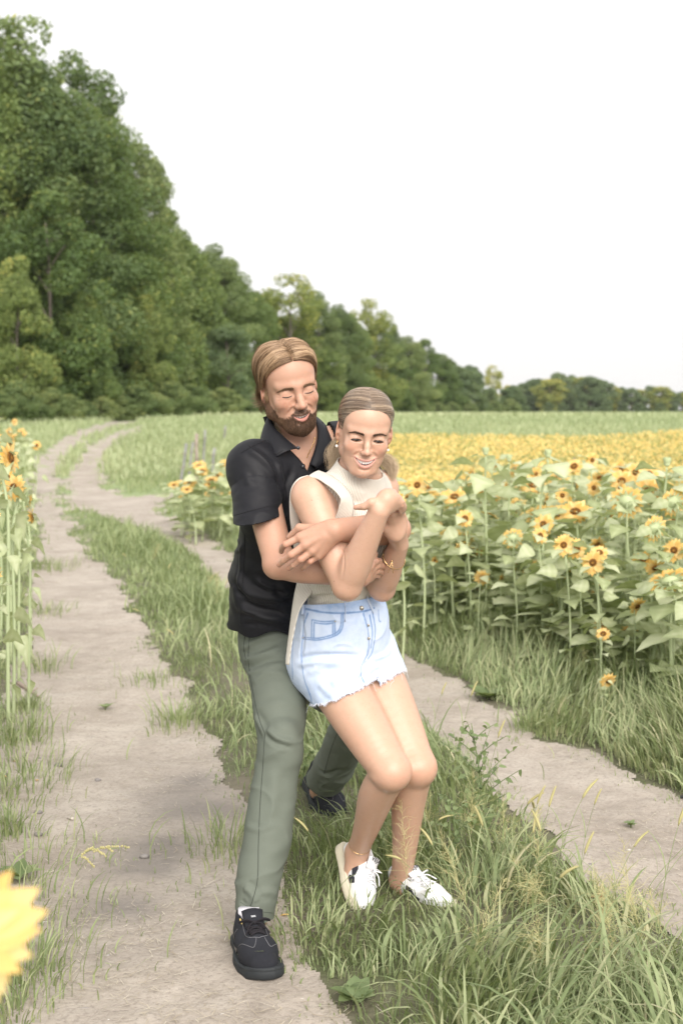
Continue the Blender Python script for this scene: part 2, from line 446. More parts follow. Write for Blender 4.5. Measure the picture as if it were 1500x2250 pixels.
# path: two wheel tracks of pale packed dirt
def dmat(N, p):
    n1 = N.noise(1.6, 5, .62); n2 = N.noise(9, 5, .7); n3 = N.noise(70, 4, .7); n4 = N.noise(300, 2)
    c = N.ramp(N.math('ADD', N.math('MULTIPLY', n1, .6), N.math('MULTIPLY', n2, .4)), [(.34, (.285, .245, .208)), (.48, (.385, .338, .292)), (.62, (.470, .420, .368))])
    c = N.mix(N.ramp(n3, [(.36, (.6, .6, .6)), (.50, (0, 0, 0))]), (c, 0), (.235, .205, .178))
    c = N.mix(N.ramp(n4, [(.62, (0, 0, 0)), (.75, (.6, .6, .6))]), c, (.56, .52, .48))
    c = N.mix((N.attr('damp'), 2), c, (.205, .185, .17))
    v = N.n('TexVoronoi', _feature='DISTANCE_TO_EDGE'); v.inputs['Scale'].default_value = 11
    nv = N.noise(5, 3, vec=None); mp = N.mix(.08, (N.n('TexCoord'), 3), (nv, 1)); N.inp(v, 'Vector', mp)
    cr = N.ramp(v, [(0, (1, 1, 1)), (.018, (0, 0, 0))]); msk = N.math('MULTIPLY', cr, N.ramp(N.noise(2.5, 2), [(.5, (0, 0, 0)), (.62, (1, 1, 1))]))
    c = N.mix(N.math('MULTIPLY', msk, .16), c, (.20, .17, .145)); N.link(c[0], p, 'Base Color', 2)
    h = N.math('ADD', N.math('MULTIPLY', n2, 1.0), N.math('ADD', N.math('MULTIPLY', n3, .7), N.math('MULTIPLY', n4, .25))); h = N.math('SUBTRACT', h, N.math('MULTIPLY', msk, .2))
    N.link(N.bump(h, .6, .010), p, 'Normal')
M_dirt = mat('packed_dirt', (.36, .32, .29), .95, .15, build=dmat)
us2 = np.linspace(-.34, .50, 560); ys2 = np.geomspace(1.9, 66, 1000)
P2, sh2 = fan(us2, ys2); sd = dirt_sd(P2); Z2 = gz(P2) + .004; F2 = grid_faces(*sh2); keep = (sd[F2] < 0).any(1); F2 = F2[keep]; F2o = F2
V2, F2 = clean(np.column_stack([P2, Z2]), F2)
q = np.column_stack([V2[:, :2], 0 * V2[:, 0]])
damp = np.clip(np.exp(-((V2[:, 0] + .62 - .07 * (V2[:, 1] - 4)) / .20) ** 2) * sstep(3.3, 4.2, V2[:, 1]) * sstep(6.6, 5.2, V2[:, 1]) * (.55 + .6 * noise3(q * 5, 4)), 0, .85)
path = mesh_obj('path', V2, F2, M_dirt, attrs={'damp': damp}); set_props(path, 'pale dirt farm track with two wheel ruts curving left to the trees', 'path', kind='structure')
gbv = None
def gz1(x, y): return float(gz(np.array([[x, y]]))[0])
# ------------------------------------------------------------------ grass blades
def leafmat(name, stops, trans=.26, rough=.55, attr='tone', vein=None, vary=0):
    m = bpy.data.materials.new(name); m.use_nodes = True; nt = m.node_tree; N = NT(nt); b = nt.nodes['Principled BSDF']; out = nt.nodes['Material Output']
    rp = N.ramp((N.attr(attr), 2), stops); col = (rp, 0)
    n = N.noise(3.0, 2); col = N.mix(N.math('MULTIPLY', n, .35), col, tuple(x * .8 for x in stops[len(stops) // 2][1]))
    if vary: oi = N.n('ObjectInfo'); hv = N.n('HueSaturation'); N.inp(hv, 'Color', col); mr = N.n('MapRange'); N.inp(mr, 'Value', (oi, 5)); mr.inputs['To Min'].default_value = 1 - vary; mr.inputs['To Max'].default_value = 1 + vary; N.inp(hv, 'Value', mr); mh = N.n('MapRange'); N.inp(mh, 'Value', (oi, 5)); mh.inputs['To Min'].default_value = .522; mh.inputs['To Max'].default_value = .485; N.inp(hv, 'Hue', mh); col = (hv, 0)
    N.inp(b, 'Base Color', col); b.inputs['Roughness'].default_value = rough; b.inputs['Specular IOR Level'].default_value = .3
    tr = N.n('BsdfTranslucent'); N.inp(tr, 'Color', N.mix(.5, col, (.45, .55, .10))); mx = N.n('MixShader'); mx.inputs[0].default_value = trans
    N.link(b, mx, 1); N.link(tr, mx, 2); N.link(mx, out, 'Surface'); return m
def blades(P, h, w, lean, az, tone, segs=5, droop=1.0, rng=None):
    """P roots (n,3); every blade is a tapering, arching strip. returns V,F,tone"""
    n = len(P); t = np.linspace(0, 1, segs)[None, :]; d = np.stack([np.cos(az), np.sin(az), 0 * az], -1)
    ang = lean[:, None] * (np.maximum(t, .004 if droop > 9 else 0) ** (1.0 / droop)); ds = h[:, None] / (segs - 1)
    dx = np.cumsum(np.concatenate([np.zeros((n, 1)), np.sin(ang[:, :-1] + .01) * ds], 1), 1); dz = np.cumsum(np.concatenate([np.zeros((n, 1)), np.cos(ang[:, :-1]) * ds], 1), 1)
    C = P[:, None] + d[:, None] * dx[..., None]; C[..., 2] += np.maximum(dz, .004)
    tw = az + np.pi / 2 + (rng.normal(size=n) * .5 if rng is not None else 0); s = np.stack([np.cos(tw), np.sin(tw), .15 * np.sin(tw * 3)], -1)
    prof = np.array([.75, 1.0, .95, .65, .04]) if segs == 5 else np.interp(np.linspace(0, 1, segs), [0, .25, .5, .75, 1], [.75, 1, .95, .65, .04])
    W = s[:, None] * (w[:, None] * .5 * prof[None])[..., None]
    V = np.stack([C - W, C + W], 2).reshape(n, segs * 2, 3)
    base = (np.arange(n) * segs * 2)[:, None, None]; i = np.arange(segs - 1)[None, :, None] * 2; F = (base + i + np.array([0, 1, 3, 2])[None, None]).reshape(-1, 4)
    return V.reshape(-1, 3), F, np.repeat(tone, segs * 2)
M_grass = leafmat('grass_blades', [(0, (.055, .080, .032)), (.35, (.170, .222, .100)), (.62, (.325, .375, .200)), (.82, (.41, .415, .25)), (1, (.56, .51, .34))])
def scatter(rng, n, x0, x1, y0, y1, ok, pers=False):
    """random points with sd test; pers: even in view rather than on the ground"""
    if pers: y = np.exp(rng.uniform(math.log(y0), math.log(y1), n)); x = rng.uniform(x0, x1, n) * y
    else: y = rng.uniform(y0, y1, n); x = rng.uniform(x0, x1, n)
    P = np.column_stack([x, y]); P = P[ok(P)]; return np.column_stack([P, gz(P)])
rng = np.random.default_rng(1)
gV, gF, gT, gn = [], [], [], 0
def addb(P, h, w, lean, az, tone, droop=1.0, segs=5):
    global gn
    V, F, T = blades(P, h, w, lean, az, tone, segs, droop, rng); gV.append(V); gF.append(F + gn); gT.append(T); gn += len(V)
def clumpn(P, s=2.5, seed=5): return noise3(np.column_stack([P[:, :2] * s, 0 * P[:, 0]]), seed)
def flush(name, label, cat='grass', m=None):
    global gV, gF, gT, gn
    o = mesh_obj(name, np.vstack(gV), np.vstack(gF), m or M_grass, attrs={'tone': np.concatenate(gT)}, smooth=False); set_props(o, label, cat, kind='stuff'); gV, gF, gT, gn = [], [], [], 0; return o
# near strip between the ruts and the verges: mixed long and short blades, evenly dense in view
FEET = np.array([[.04, 3.86, .26], [.16, 3.88, .26], [.28, 3.84, .24], [-.03, 4.75, .25], [-.08, 4.9, .2], [-.0, 3.62, .2], [.2, 3.6, .22]])
def trampled(P): return 1 - np.max([(.72 if i < 5 else .45) * np.exp(-((P[:, 0] - a) ** 2 + (P[:, 1] - b) ** 2) / r ** 2) for i, (a, b, r) in enumerate(FEET)], 0)
def swirl(P, k): return 2.2 * noise3(np.column_stack([P[:, :2] * 1.3, 0 * P[:, 0]]), 71) * np.pi + rng.normal(size=k) * .9
for (n, hr, wr, lr, tr, seg, thin) in ((95000, (.035, .10), (.0026, .005), (.6, 1.8), (.15, .7), 4, 0), (30000, (.08, .21), (.003, .0065), (.8, 2.2), (.2, .85), 6, .25), (5200, (.17, .34), (.0055, .0115), (1.2, 2.5), (.25, .80), 7, .35)):
    P = scatter(rng, n, -.33, .42, 2.05, 9.0, lambda Q: (dirt_sd(Q) + (.14 * rng.random(len(Q)) ** 2 if thin == 0 else -.03) > 0), True); c = clumpn(P, 2.2); P = P[(c > -thin * 1.2) | (rng.random(len(P)) < .25)]
    k = len(P); e = sstep(-.08, .28, dirt_sd(P)); c = clumpn(P, 2.2) * .5 + .5; f = (.40 + .6 * e) * (.65 + .6 * c) * trampled(P)
    addb(P, rng.uniform(*hr, k) * f, rng.uniform(*wr, k), rng.uniform(*lr, k), swirl(P, k), np.clip(rng.uniform(*tr, k) + .12 * (clumpn(P, 1.1, 8)) + (rng.random(k) < .035) * .4, 0, 1), 1.15, seg)
flush('grass', 'long arching green grass and weeds on the strip between the wheel ruts')
# tall rough verge on the far side of the right rut, running in under the sunflowers
def right_side(Q): return (poly_sd(Q, PR) > .03) & (Q[:, 0] > np.interp(Q[:, 1], [2.5, 4.5, 5.6, 6.6, 7.6, 9, 12, 16], [9, 1.25, .95, .62, .1, -.35, -1.2, -2.2]))
for (n, hr, wr, lr, seg) in ((70000, (.05, .16), (.004, .007), (.5, 1.8), 4), (60000, (.16, .46), (.0045, .009), (.5, 1.9), 6)):
    P = scatter(rng, n, -.16, .31, 4.2, 15, right_side, True); k = len(P); e = sstep(.0, .5, poly_sd(P[:, :2], PR))
    addb(P, rng.uniform(*hr, k) * (.35 + .65 * e) * (.8 + .3 * clumpn(P, 1.6)), rng.uniform(*wr, k), rng.uniform(*lr, k), swirl(P, k), np.clip(rng.uniform(.2, .8, k) + .15 * clumpn(P, .9, 8), 0, 1), 1.1, seg)
flush('grass', 'tall rough grass verge under the edge of the sunflower field')
# middle distance
for (n, hr, wr, lr, seg) in ((85000, (.06, .20), (.005, .010), (.4, 1.7), 4), (30000, (.18, .42), (.006, .012), (.5, 1.9), 5)):
    P = scatter(rng, n, -.30, .36, 9.0, 27, lambda Q: dirt_sd(Q) > .02, True); k = len(P); e = sstep(0, .5, dirt_sd(P)); sc = (P[:, 1] / 9) ** .35
    addb(P, rng.uniform(*hr, k) * (.4 + .6 * e) * (.7 + .3 * clumpn(P, 1.0)), rng.uniform(*wr, k) * sc, rng.uniform(*lr, k), rng.uniform(0, 2 * np.pi, k), np.clip(rng.uniform(.25, .75, k) + .15 * clumpn(P, .6, 8), 0, 1), 1.1, seg)
flush('grass', 'grass verge beside the bend of the track, blurred by distance')
P = scatter(rng, 70000, -.27, .30, 27, 66, lambda Q: dirt_sd(Q) > .05, True); k = len(P)
addb(P, rng.uniform(.10, .30, k), rng.uniform(.02, .05, k), rng.uniform(.3, 1.3, k), rng.uniform(0, 2 * np.pi, k), np.clip(rng.uniform(.35, .85, k) + .12 * clumpn(P, .15, 8), 0, 1), 1.0, 4)
P = scatter(rng, 45000, -.2, .30, 66, 330, lambda Q: np.ones(len(Q), bool), True); k = len(P)
addb(P, rng.uniform(.15, .40, k), rng.uniform(.06, .25, k), rng.uniform(.3, 1.0, k), rng.uniform(0, 2 * np.pi, k), np.clip(rng.uniform(.45, .80, k) + .2 * clumpn(P, .03, 8), 0, 1), 1.0, 3)
flush('meadow_grass', 'far green meadow grass reaching to the treeline', m=leafmat('meadow_blades', [(0, (.17, .225, .11)), (.5, (.33, .385, .215)), (1, (.50, .52, .33))]))
P = scatter(rng, 60000, -.75, -.28, 3.0, 30, lambda Q: dirt_sd(Q) > .02, True); k = len(P); sc = np.maximum(1, P[:, 1] / 9) ** .5
addb(P, rng.uniform(.08, .34, k), rng.uniform(.005, .011, k) * sc, rng.uniform(.4, 1.8, k), rng.uniform(0, 2 * np.pi, k), np.clip(rng.uniform(.25, .75, k) + .15 * clumpn(P, .6, 8), 0, 1), 1.1, 5)
flush('grass', 'grass under the sunflowers along the left edge')
# sprigs growing on the tracks themselves
P = scatter(rng, 6000, -.33, .42, 2.3, 9, lambda Q: (dirt_sd(Q) < -.02) & (noise3(np.column_stack([Q * 2.3, 0 * Q[:, 0]]), 44) > .58), True); k = len(P)
addb(P, rng.uniform(.012, .04, k), rng.uniform(.002, .004, k), rng.uniform(1.1, 1.9, k), rng.uniform(0, 2 * np.pi, k), rng.uniform(.2, .7, k), 1.1, 4)
flush('grass', 'small sparse sprigs growing out of the dirt track')
# weedy tufts along the outer edge of the left track
TF = [GP(*p) for p in ((20, 1640), (60, 1620), (8, 1750), (70, 1900), (25, 1830), (40, 2150), (90, 2120), (15, 2010), (55, 1560), (95, 1470), (100, 1350), (110, 1250), (30, 2230), (500, 1862), (700, 2080), (1400, 1660), (1160, 1610), (390, 1590), (330, 1500), (60, 1700))]
for i, t_ in enumerate(TF):
    n = 90 + 60 * (i % 3); r_ = .05 + .03 * (i % 4); P = np.column_stack([t_[0] + rng.normal(size=n) * r_, t_[1] + rng.normal(size=n) * r_ * 1.3]); P = np.column_stack([P, gz(P)]); k = n
    addb(P, rng.uniform(.03, .12 + .06 * (i % 2), k), rng.uniform(.0025, .006, k), rng.uniform(.7, 2.0, k), np.arctan2(P[:, 1] - t_[1], P[:, 0] - t_[0]) + rng.normal(size=k) * .5, rng.uniform(.2, .8, k), 1.1, 5)
flush('grass', 'small weedy grass tufts dotted along the edges of the dirt track')
# straw, stones
M_straw = leafmat('dry_straw', [(0, (.28, .22, .16)), (.5, (.50, .43, .33)), (1, (.70, .64, .54))], .1)
P = scatter(rng, 26000, -.33, .42, 2.1, 8.5, lambda Q: (dirt_sd(Q) < .12) & (noise3(np.column_stack([Q * 3.1, 0 * Q[:, 0]]), 61) + .5 * rng.random(len(Q)) > .12), True); k = len(P); P[:, 2] += .006
addb(P, rng.uniform(.008, .050, k) * (1 + 1.2 * (rng.random(k) < .06)), rng.uniform(.0009, .0022, k), rng.uniform(1.50, 1.60, k), rng.uniform(0, 2 * np.pi, k), rng.uniform(0, 1, k), 60, 4)
flush('straw', 'bits of dry straw and stalks strewn over the dirt', 'straw', M_straw)
P = scatter(rng, 1500, -.33, .42, 2.2, 9, lambda Q: dirt_sd(Q) < .05, True); mb = MB(); ico = bmesh.new(); bmesh.ops.create_icosphere(ico, subdivisions=1, radius=1); iv = np.array([v.co[:] for v in ico.verts]); ifc = np.array([[v.index for v in f.verts] for f in ico.faces]); ico.free()
for p in P:
    r = .0015 + .006 * rng.random() ** 4; sc = r * (1 + rng.normal(size=3) * .25) * np.array([1.3, 1, .6]); mb.add(iv * sc * (1 + .2 * rng.normal(size=(len(iv), 1))) + p + np.array([0, 0, r * .3]), ifc, rng.random())
M_stone = mat('pebble', (.3, .28, .27), .85, build=lambda N, p: N.link(N.ramp((N.attr('tone'), 2), [(0, (.16, .15, .15)), (.6, (.36, .33, .31)), (1, (.62, .60, .57))]), p, 'Base Color'))
o = mb.build('gravel', M_stone); set_props(o, 'small scattered pebbles lying on the dirt track', 'gravel', kind='stuff')
# ================================================================== TREES
M_leaf = {}
for nm, st in (('maple', [(0, (0.051, 0.085, 0.030)), (.5, (0.117, 0.172, 0.056)), (.85, (0.211, 0.267, 0.085)), (1, (0.409, 0.392, 0.100))]), ('ash', [(0, (0.063, 0.100, 0.043)), (.5, (0.139, 0.195, 0.076)), (.9, (0.244, 0.296, 0.120)), (1, (0.436, 0.415, 0.120))]),
               ('blue', [(0, (0.057, 0.092, 0.050)), (.5, (0.122, 0.176, 0.088)), (1, (0.217, 0.273, 0.130))]), ('gold', [(0, (0.089, 0.131, 0.040)), (.5, (0.217, 0.255, 0.075)), (.8, (0.409, 0.392, 0.100)), (1, (0.640, 0.522, 0.130))])):  # yellow ramp ends carry the low sun on treetops as leaf colour
    M_leaf[nm] = leafmat('leaves_' + nm, st, .30, .6, vary=.26)
M_bark = mat('bark', (.14, .12, .10), .95, .1, build=lambda N, p: N.link(N.ramp(N.noise(6, 4, .7), [(.3, (.07, .06, .05)), (.7, (.22, .19, .165))]), p, 'Base Color'))
def leaves(rng, C, Rr, n, size, up=.35, core=.62):
    """leaf faces over a set of lobes. C (m,3) centres, Rr (m,) radii"""
    w = Rr ** 2; idx = rng.choice(len(C), n, p=w / w.sum()); D = unit(rng.normal(size=(n, 3))); rad = core + (1 - core) * rng.random(n) ** .5; rad *= 1 + .16 * noise3(D * 2.2 + C[idx], 3)
    P = C[idx] + D * (Rr[idx] * rad)[:, None] * np.array([1.08, 1.08, .86]) + rng.normal(size=(n, 3)) * .05
    nrm = unit(D + rng.normal(size=(n, 3)) * .75 + np.array([0, 0, up])); a = unit(np.cross(nrm, rng.normal(size=(n, 3)))); b = np.cross(nrm, a)
    s = size * (.6 + .8 * rng.random(n)); V = np.stack([P - a * s[:, None], P - b * (s * .55)[:, None], P + a * s[:, None], P + b * (s * .55)[:, None]], 1).reshape(-1, 3)
    F = (np.arange(n)[:, None] * 4 + np.arange(4)); tone = np.clip(.50 + .20 * rng.normal(size=n) + .28 * noise3(C[idx] * .8, 4), 0, .97)
    return V, F, np.repeat(tone, 4)
def make_tree(name, seed, H, Wd, nl, n, size, m, bottom=.03, shape='tall', gap=0.0, trunk_show=0):
    rng = np.random.default_rng(seed); root = empty(name)
    z = rng.random(nl) ** .9; ang = rng.uniform(0, 2 * np.pi, nl)
    if shape == 'tall': prof = np.interp(z, [0, .12, .45, .75, .92, 1], [.80, 1, .95, .72, .42, .12])
    elif shape == 'round': prof = np.interp(z, [0, .2, .5, .8, 1], [.65, .95, 1, .7, .15])
    else: prof = np.interp(z, [0, .5, .75, .9, 1], [.35, .75, 1, .75, .2])
    prof = prof * (.80 + .30 * noise3(np.column_stack([np.cos(ang) * 1.2, np.sin(ang) * 1.2, z * 4]), seed)); rr = prof * Wd * (.35 + .65 * rng.random(nl) ** .45)
    zz = (bottom + (1 - bottom) * z) * H; C = np.column_stack([np.cos(ang) * rr, np.sin(ang) * rr, zz]); Rl = Wd * (.20 + .17 * rng.random(nl)) * (1 - .30 * z); C[:, 2] -= Rl * .6
    C[:, 2] = np.maximum(C[:, 2], Rl * .55)
    V, F, T = leaves(rng, C, Rl, n, size); T = np.clip(T + .25 * sstep(.85, 1.0, np.repeat(V[::4, 2], 4) / H) * (seed % 2), 0, 1)  # odd seeds: tops yellower, glow of the low sun put into leaf colour
    mesh_obj('crown', V, F, m, root, smooth=False, attrs={'tone': T})
    mb = MB(); top = H * .86; zt = np.linspace(0, top, 9); bend = np.column_stack([np.sin(zt * .35 + seed) * .02 * H * zt / top, np.cos(zt * .3 + seed) * .02 * H * zt / top, zt]); mb.tube(bend, np.interp(zt, [0, .5, top], [.020 * H, .012 * H, .003 * H]), 10)
    for i in range(16):
        t = .18 + .72 * rng.random(); b0 = np.array([np.interp(t * top, zt, bend[:, j]) for j in range(3)]); tgt = C[np.argmin(np.abs(C[:, 2] - b0[2] - .12 * H) + rng.random(nl) * .1 * H)]
        mb.tube(smooth_poly([b0, lerp(b0, tgt, .5) + np.array([0, 0, .03 * H]), tgt], 4), np.linspace(.009 * H * (1.1 - t), .0015 * H, 9), 6)
    mb.build('trunk', M_bark, root); return root

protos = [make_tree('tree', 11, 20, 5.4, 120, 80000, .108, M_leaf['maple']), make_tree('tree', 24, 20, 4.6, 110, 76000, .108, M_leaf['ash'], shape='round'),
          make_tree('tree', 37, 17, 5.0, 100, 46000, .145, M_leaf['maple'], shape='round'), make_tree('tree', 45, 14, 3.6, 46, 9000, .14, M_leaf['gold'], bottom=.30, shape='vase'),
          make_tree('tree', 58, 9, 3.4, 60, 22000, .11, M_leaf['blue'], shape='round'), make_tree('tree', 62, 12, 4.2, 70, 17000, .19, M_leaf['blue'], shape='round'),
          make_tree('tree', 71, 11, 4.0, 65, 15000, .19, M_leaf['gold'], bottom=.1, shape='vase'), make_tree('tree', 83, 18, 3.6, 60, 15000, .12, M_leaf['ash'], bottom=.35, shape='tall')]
protos.append(make_tree('bush', 91, 6, 3.2, 60, 20000, .11, M_leaf['ash'], shape='round')); used = set()
def put_tree(k, px, top_py, Y, label, cat='tree', group=None, wide=1.0, rot=0, sink=.0, name='tree'):
    base = pix(px, 900, Y); z0 = gz1(base[0], Y) if Y < 70 else float(rise(Y)); top = pix(px, top_py, Y)[2]; H = top - z0
    src = protos[k]; o = src if k not in used else copy_tree(src); used.add(k)
    H0 = [20, 20, 17, 14, 9, 12, 11, 18, 6][k]; s = H / H0
    o.location = (base[0], Y, z0 - sink); o.scale = (s * wide, s * wide, s); o.rotation_euler = (0, 0, rot); o.name = name
    for p_ in ('group',): o.pop(p_, None)
    set_props(o, label, cat, group); return o
TG = 'trees of the wood edge on the left'
put_tree(0, -70, 10, 63, 'tallest dense dark green tree at the left edge of the frame', group=TG, wide=1.02, rot=.3)
put_tree(7, 40, 22, 67, 'tall pointed tree top rising beside the leftmost tree, sky showing through its leaves', group=TG, wide=1.2, rot=2)
put_tree(1, 105, 120, 66, 'broad tall tree second in the wood edge, with full lobed crown', group=TG, wide=1.12, rot=1.1)
put_tree(7, 175, 105, 74, 'spiky open-crowned tree rising behind the second and third trees', group=TG, wide=.95, rot=.4)
put_tree(0, 205, 235, 70, 'third broad tree of the wood edge, above the start of the bend', group=TG, wide=1.0, rot=2.4)
put_tree(7, 235, 210, 82, 'thin-topped tree peeping out behind the third broad tree', group=TG, wide=.9, rot=3.4)
put_tree(1, 300, 305, 78, 'rounded tree with lighter green top above the end of the dirt track', group=TG, wide=.98, rot=4.1)
put_tree(2, 365, 455, 82, 'shorter full tree stepping down toward the gap behind the man', group=TG, wide=.78, rot=.6)
put_tree(2, 40, 560, 56, 'lower leafy tree standing forward at the foot of the tallest tree', group=TG, wide=.80, rot=2.0)
put_tree(2, 190, 640, 60, 'low rounded tree filling the foot of the wood edge by the bend', group=TG, wide=.85, rot=5.0)
put_tree(2, 330, 640, 68, 'low dark tree at the foot of the wood near the track end', group=TG, wide=.75, rot=3.0)
put_tree(1, 480, 530, 104, 'large domed tree to the left above the man\'s head', group=TG, wide=1.10, rot=1.9)
put_tree(2, 425, 560, 96, 'tree between the shorter full tree and the large domed tree', group=TG, wide=.85, rot=1.2)
put_tree(2, 560, 640, 120, 'smaller tree leaning against the right side of the large domed tree', group=TG, wide=.85, rot=4.2)
put_tree(4, 500, 715, 88, 'low round bluish tree in front of the large domed tree', group=TG, wide=1.25, rot=.5)
put_tree(3, 635, 600, 128, 'yellow-topped sparse tree above the man\'s head with sky between its branches', group=TG, wide=1.15, rot=1.5)
put_tree(1, 700, 635, 135, 'broad tree to the right of the yellow-topped sparse tree', group=TG, wide=1.05, rot=.2)
put_tree(3, 810, 655, 150, 'open airy tree with sky-lit gaps above the woman\'s head', group=TG, wide=.85, rot=3.0)
put_tree(2, 770, 690, 146, 'full green tree just below the open airy tree', group=TG, wide=.9, rot=3.8)
put_tree(1, 860, 708, 160, 'rounded tree directly right of the open airy tree', group=TG, wide=.95, rot=5.2)
put_tree(0, 640, 690, 138, 'dark tree filling the wood right behind the man\'s head', group=TG, wide=.95, rot=2.2)
put_tree(2, 930, 745, 180, 'tree where the wood edge starts to drop toward the right', group=TG, wide=1.0, rot=1.0)
put_tree(1, 985, 785, 205, 'bushy tree before the wood thins out to the right', group=TG, wide=1.15, rot=3.6)
put_tree(5, 1035, 800, 225, 'small tree left of the dark ragged tree on the skyline', group=TG, wide=1.2, rot=1.3)
put_tree(3, 1082, 802, 215, 'dark ragged tree standing up on the skyline right of the woman', group=TG, wide=.95, rot=4.4)
put_tree(5, 1075, 850, 210, 'low tree under the dark ragged tree', group=TG, wide=1.3, rot=2.4)
for (k, px, tp, Y, w, r, lab) in ((2, 610, 690, 130, 1.1, 5, 'dark low-crowned tree in the dip left of the man\'s hair'), (1, 745, 665, 140, 1.25, 2.6, 'dense tree between the broad tree and the airy one'), (2, 820, 720, 150, 1.3, .9, 'low full tree under the airy tree, above the woman\'s head'), (1, 900, 735, 168, 1.4, 1.4, 'wide tree sloping down right of the woman\'s head'),
    (2, 960, 775, 190, 1.5, 4.9, 'dense tree filling the slope of the wood edge above the meadow'), (5, 1010, 800, 200, 1.6, .3, 'dense round tree just before the dark ragged tree'), (5, 1120, 845, 240, 1.6, 3.9, 'low tree where the near wood meets the far row'), (2, 500, 600, 112, 1.3, 3.3, 'tree mass behind the large domed tree'), (2, 400, 520, 90, 1.0, 4.4, 'tree filling the notch left of the large domed tree'),
    (2, 690, 740, 132, 1.4, 2.9, 'low bushy tree behind the man\'s shoulder'), (2, 870, 790, 158, 1.5, .2, 'low bushy tree right behind the woman\'s hair'), (1, 270, 420, 73, 1.1, 5.4, 'dense tree filling the wood edge above the track end'), (2, 110, 420, 60, 1.0, .8, 'middle-height leafy tree in front of the second broad tree')):
    put_tree(k, px, tp, Y, lab, group=TG, wide=w, rot=r)
rng = np.random.default_rng(77); FG = 'far trees across the meadow'
for i, (px, tp, Y, k) in enumerate(((-260, 0, 61, 1), (-480, 60, 60, 0), (-720, 20, 63, 1), (-170, 480, 56, 2), (-380, 520, 56, 2))): put_tree(k, px, tp, Y, 'tree of the wood edge continuing out of the frame to the left', group=TG, rot=i * 1.3)
far_lab = 'far tree of the low distant row across the yellow field'
for i, px in enumerate(np.arange(1120, 1640, 22)):
    tp = np.interp(px, [1100, 1150, 1180, 1240, 1300, 1340, 1380, 1430, 1500, 1600], [842, 845, 830, 824, 828, 842, 856, 848, 858, 862]) + rng.normal() * 4
    put_tree([6, 5, 5, 6, 4][i % 5] if tp > 836 else [5, 6, 5][i % 3], px, tp, 330 + rng.random() * 50, ('%s tree of the far row beyond the yellow field, %s' % (('pale yellowish', 'bluish green', 'dark green')[i % 3], 'left half' if px < 1330 else 'right half')), group=FG, wide=1.15 + .5 * rng.random(), rot=rng.random() * 6)
for i, px in enumerate((1140, 1205, 1235, 1275, 1330, 1400, 1450)):
    put_tree(4, px, 882 + rng.random() * 8, 318, 'pale low shrub in front of the far row of trees', 'shrub', 'pale shrubs before the far trees', wide=1.6, rot=rng.random() * 6, name='shrub')
for i, px in enumerate(np.arange(-40, 640, 38)):
    Y = np.interp(px, [-40, 200, 350, 480, 640], [52, 58, 64, 80, 110]); put_tree(8, px, 835 + 45 * rng.random(), Y, 'low leafy bush at the foot of the wood', 'bush', 'undergrowth bushes along the wood edge', wide=1.3 + .5 * rng.random(), rot=rng.random() * 6, name='bush')
for i, px in enumerate(np.arange(640, 1130, 32)):
    Y = np.interp(px, [640, 900, 1130], [128, 165, 215]); put_tree(8, px, 862 + 24 * rng.random(), Y, 'distant bush at the foot of the trees beyond the meadow', 'bush', 'distant bushes under the trees behind the couple', wide=1.5, rot=rng.random() * 6, name='bush')
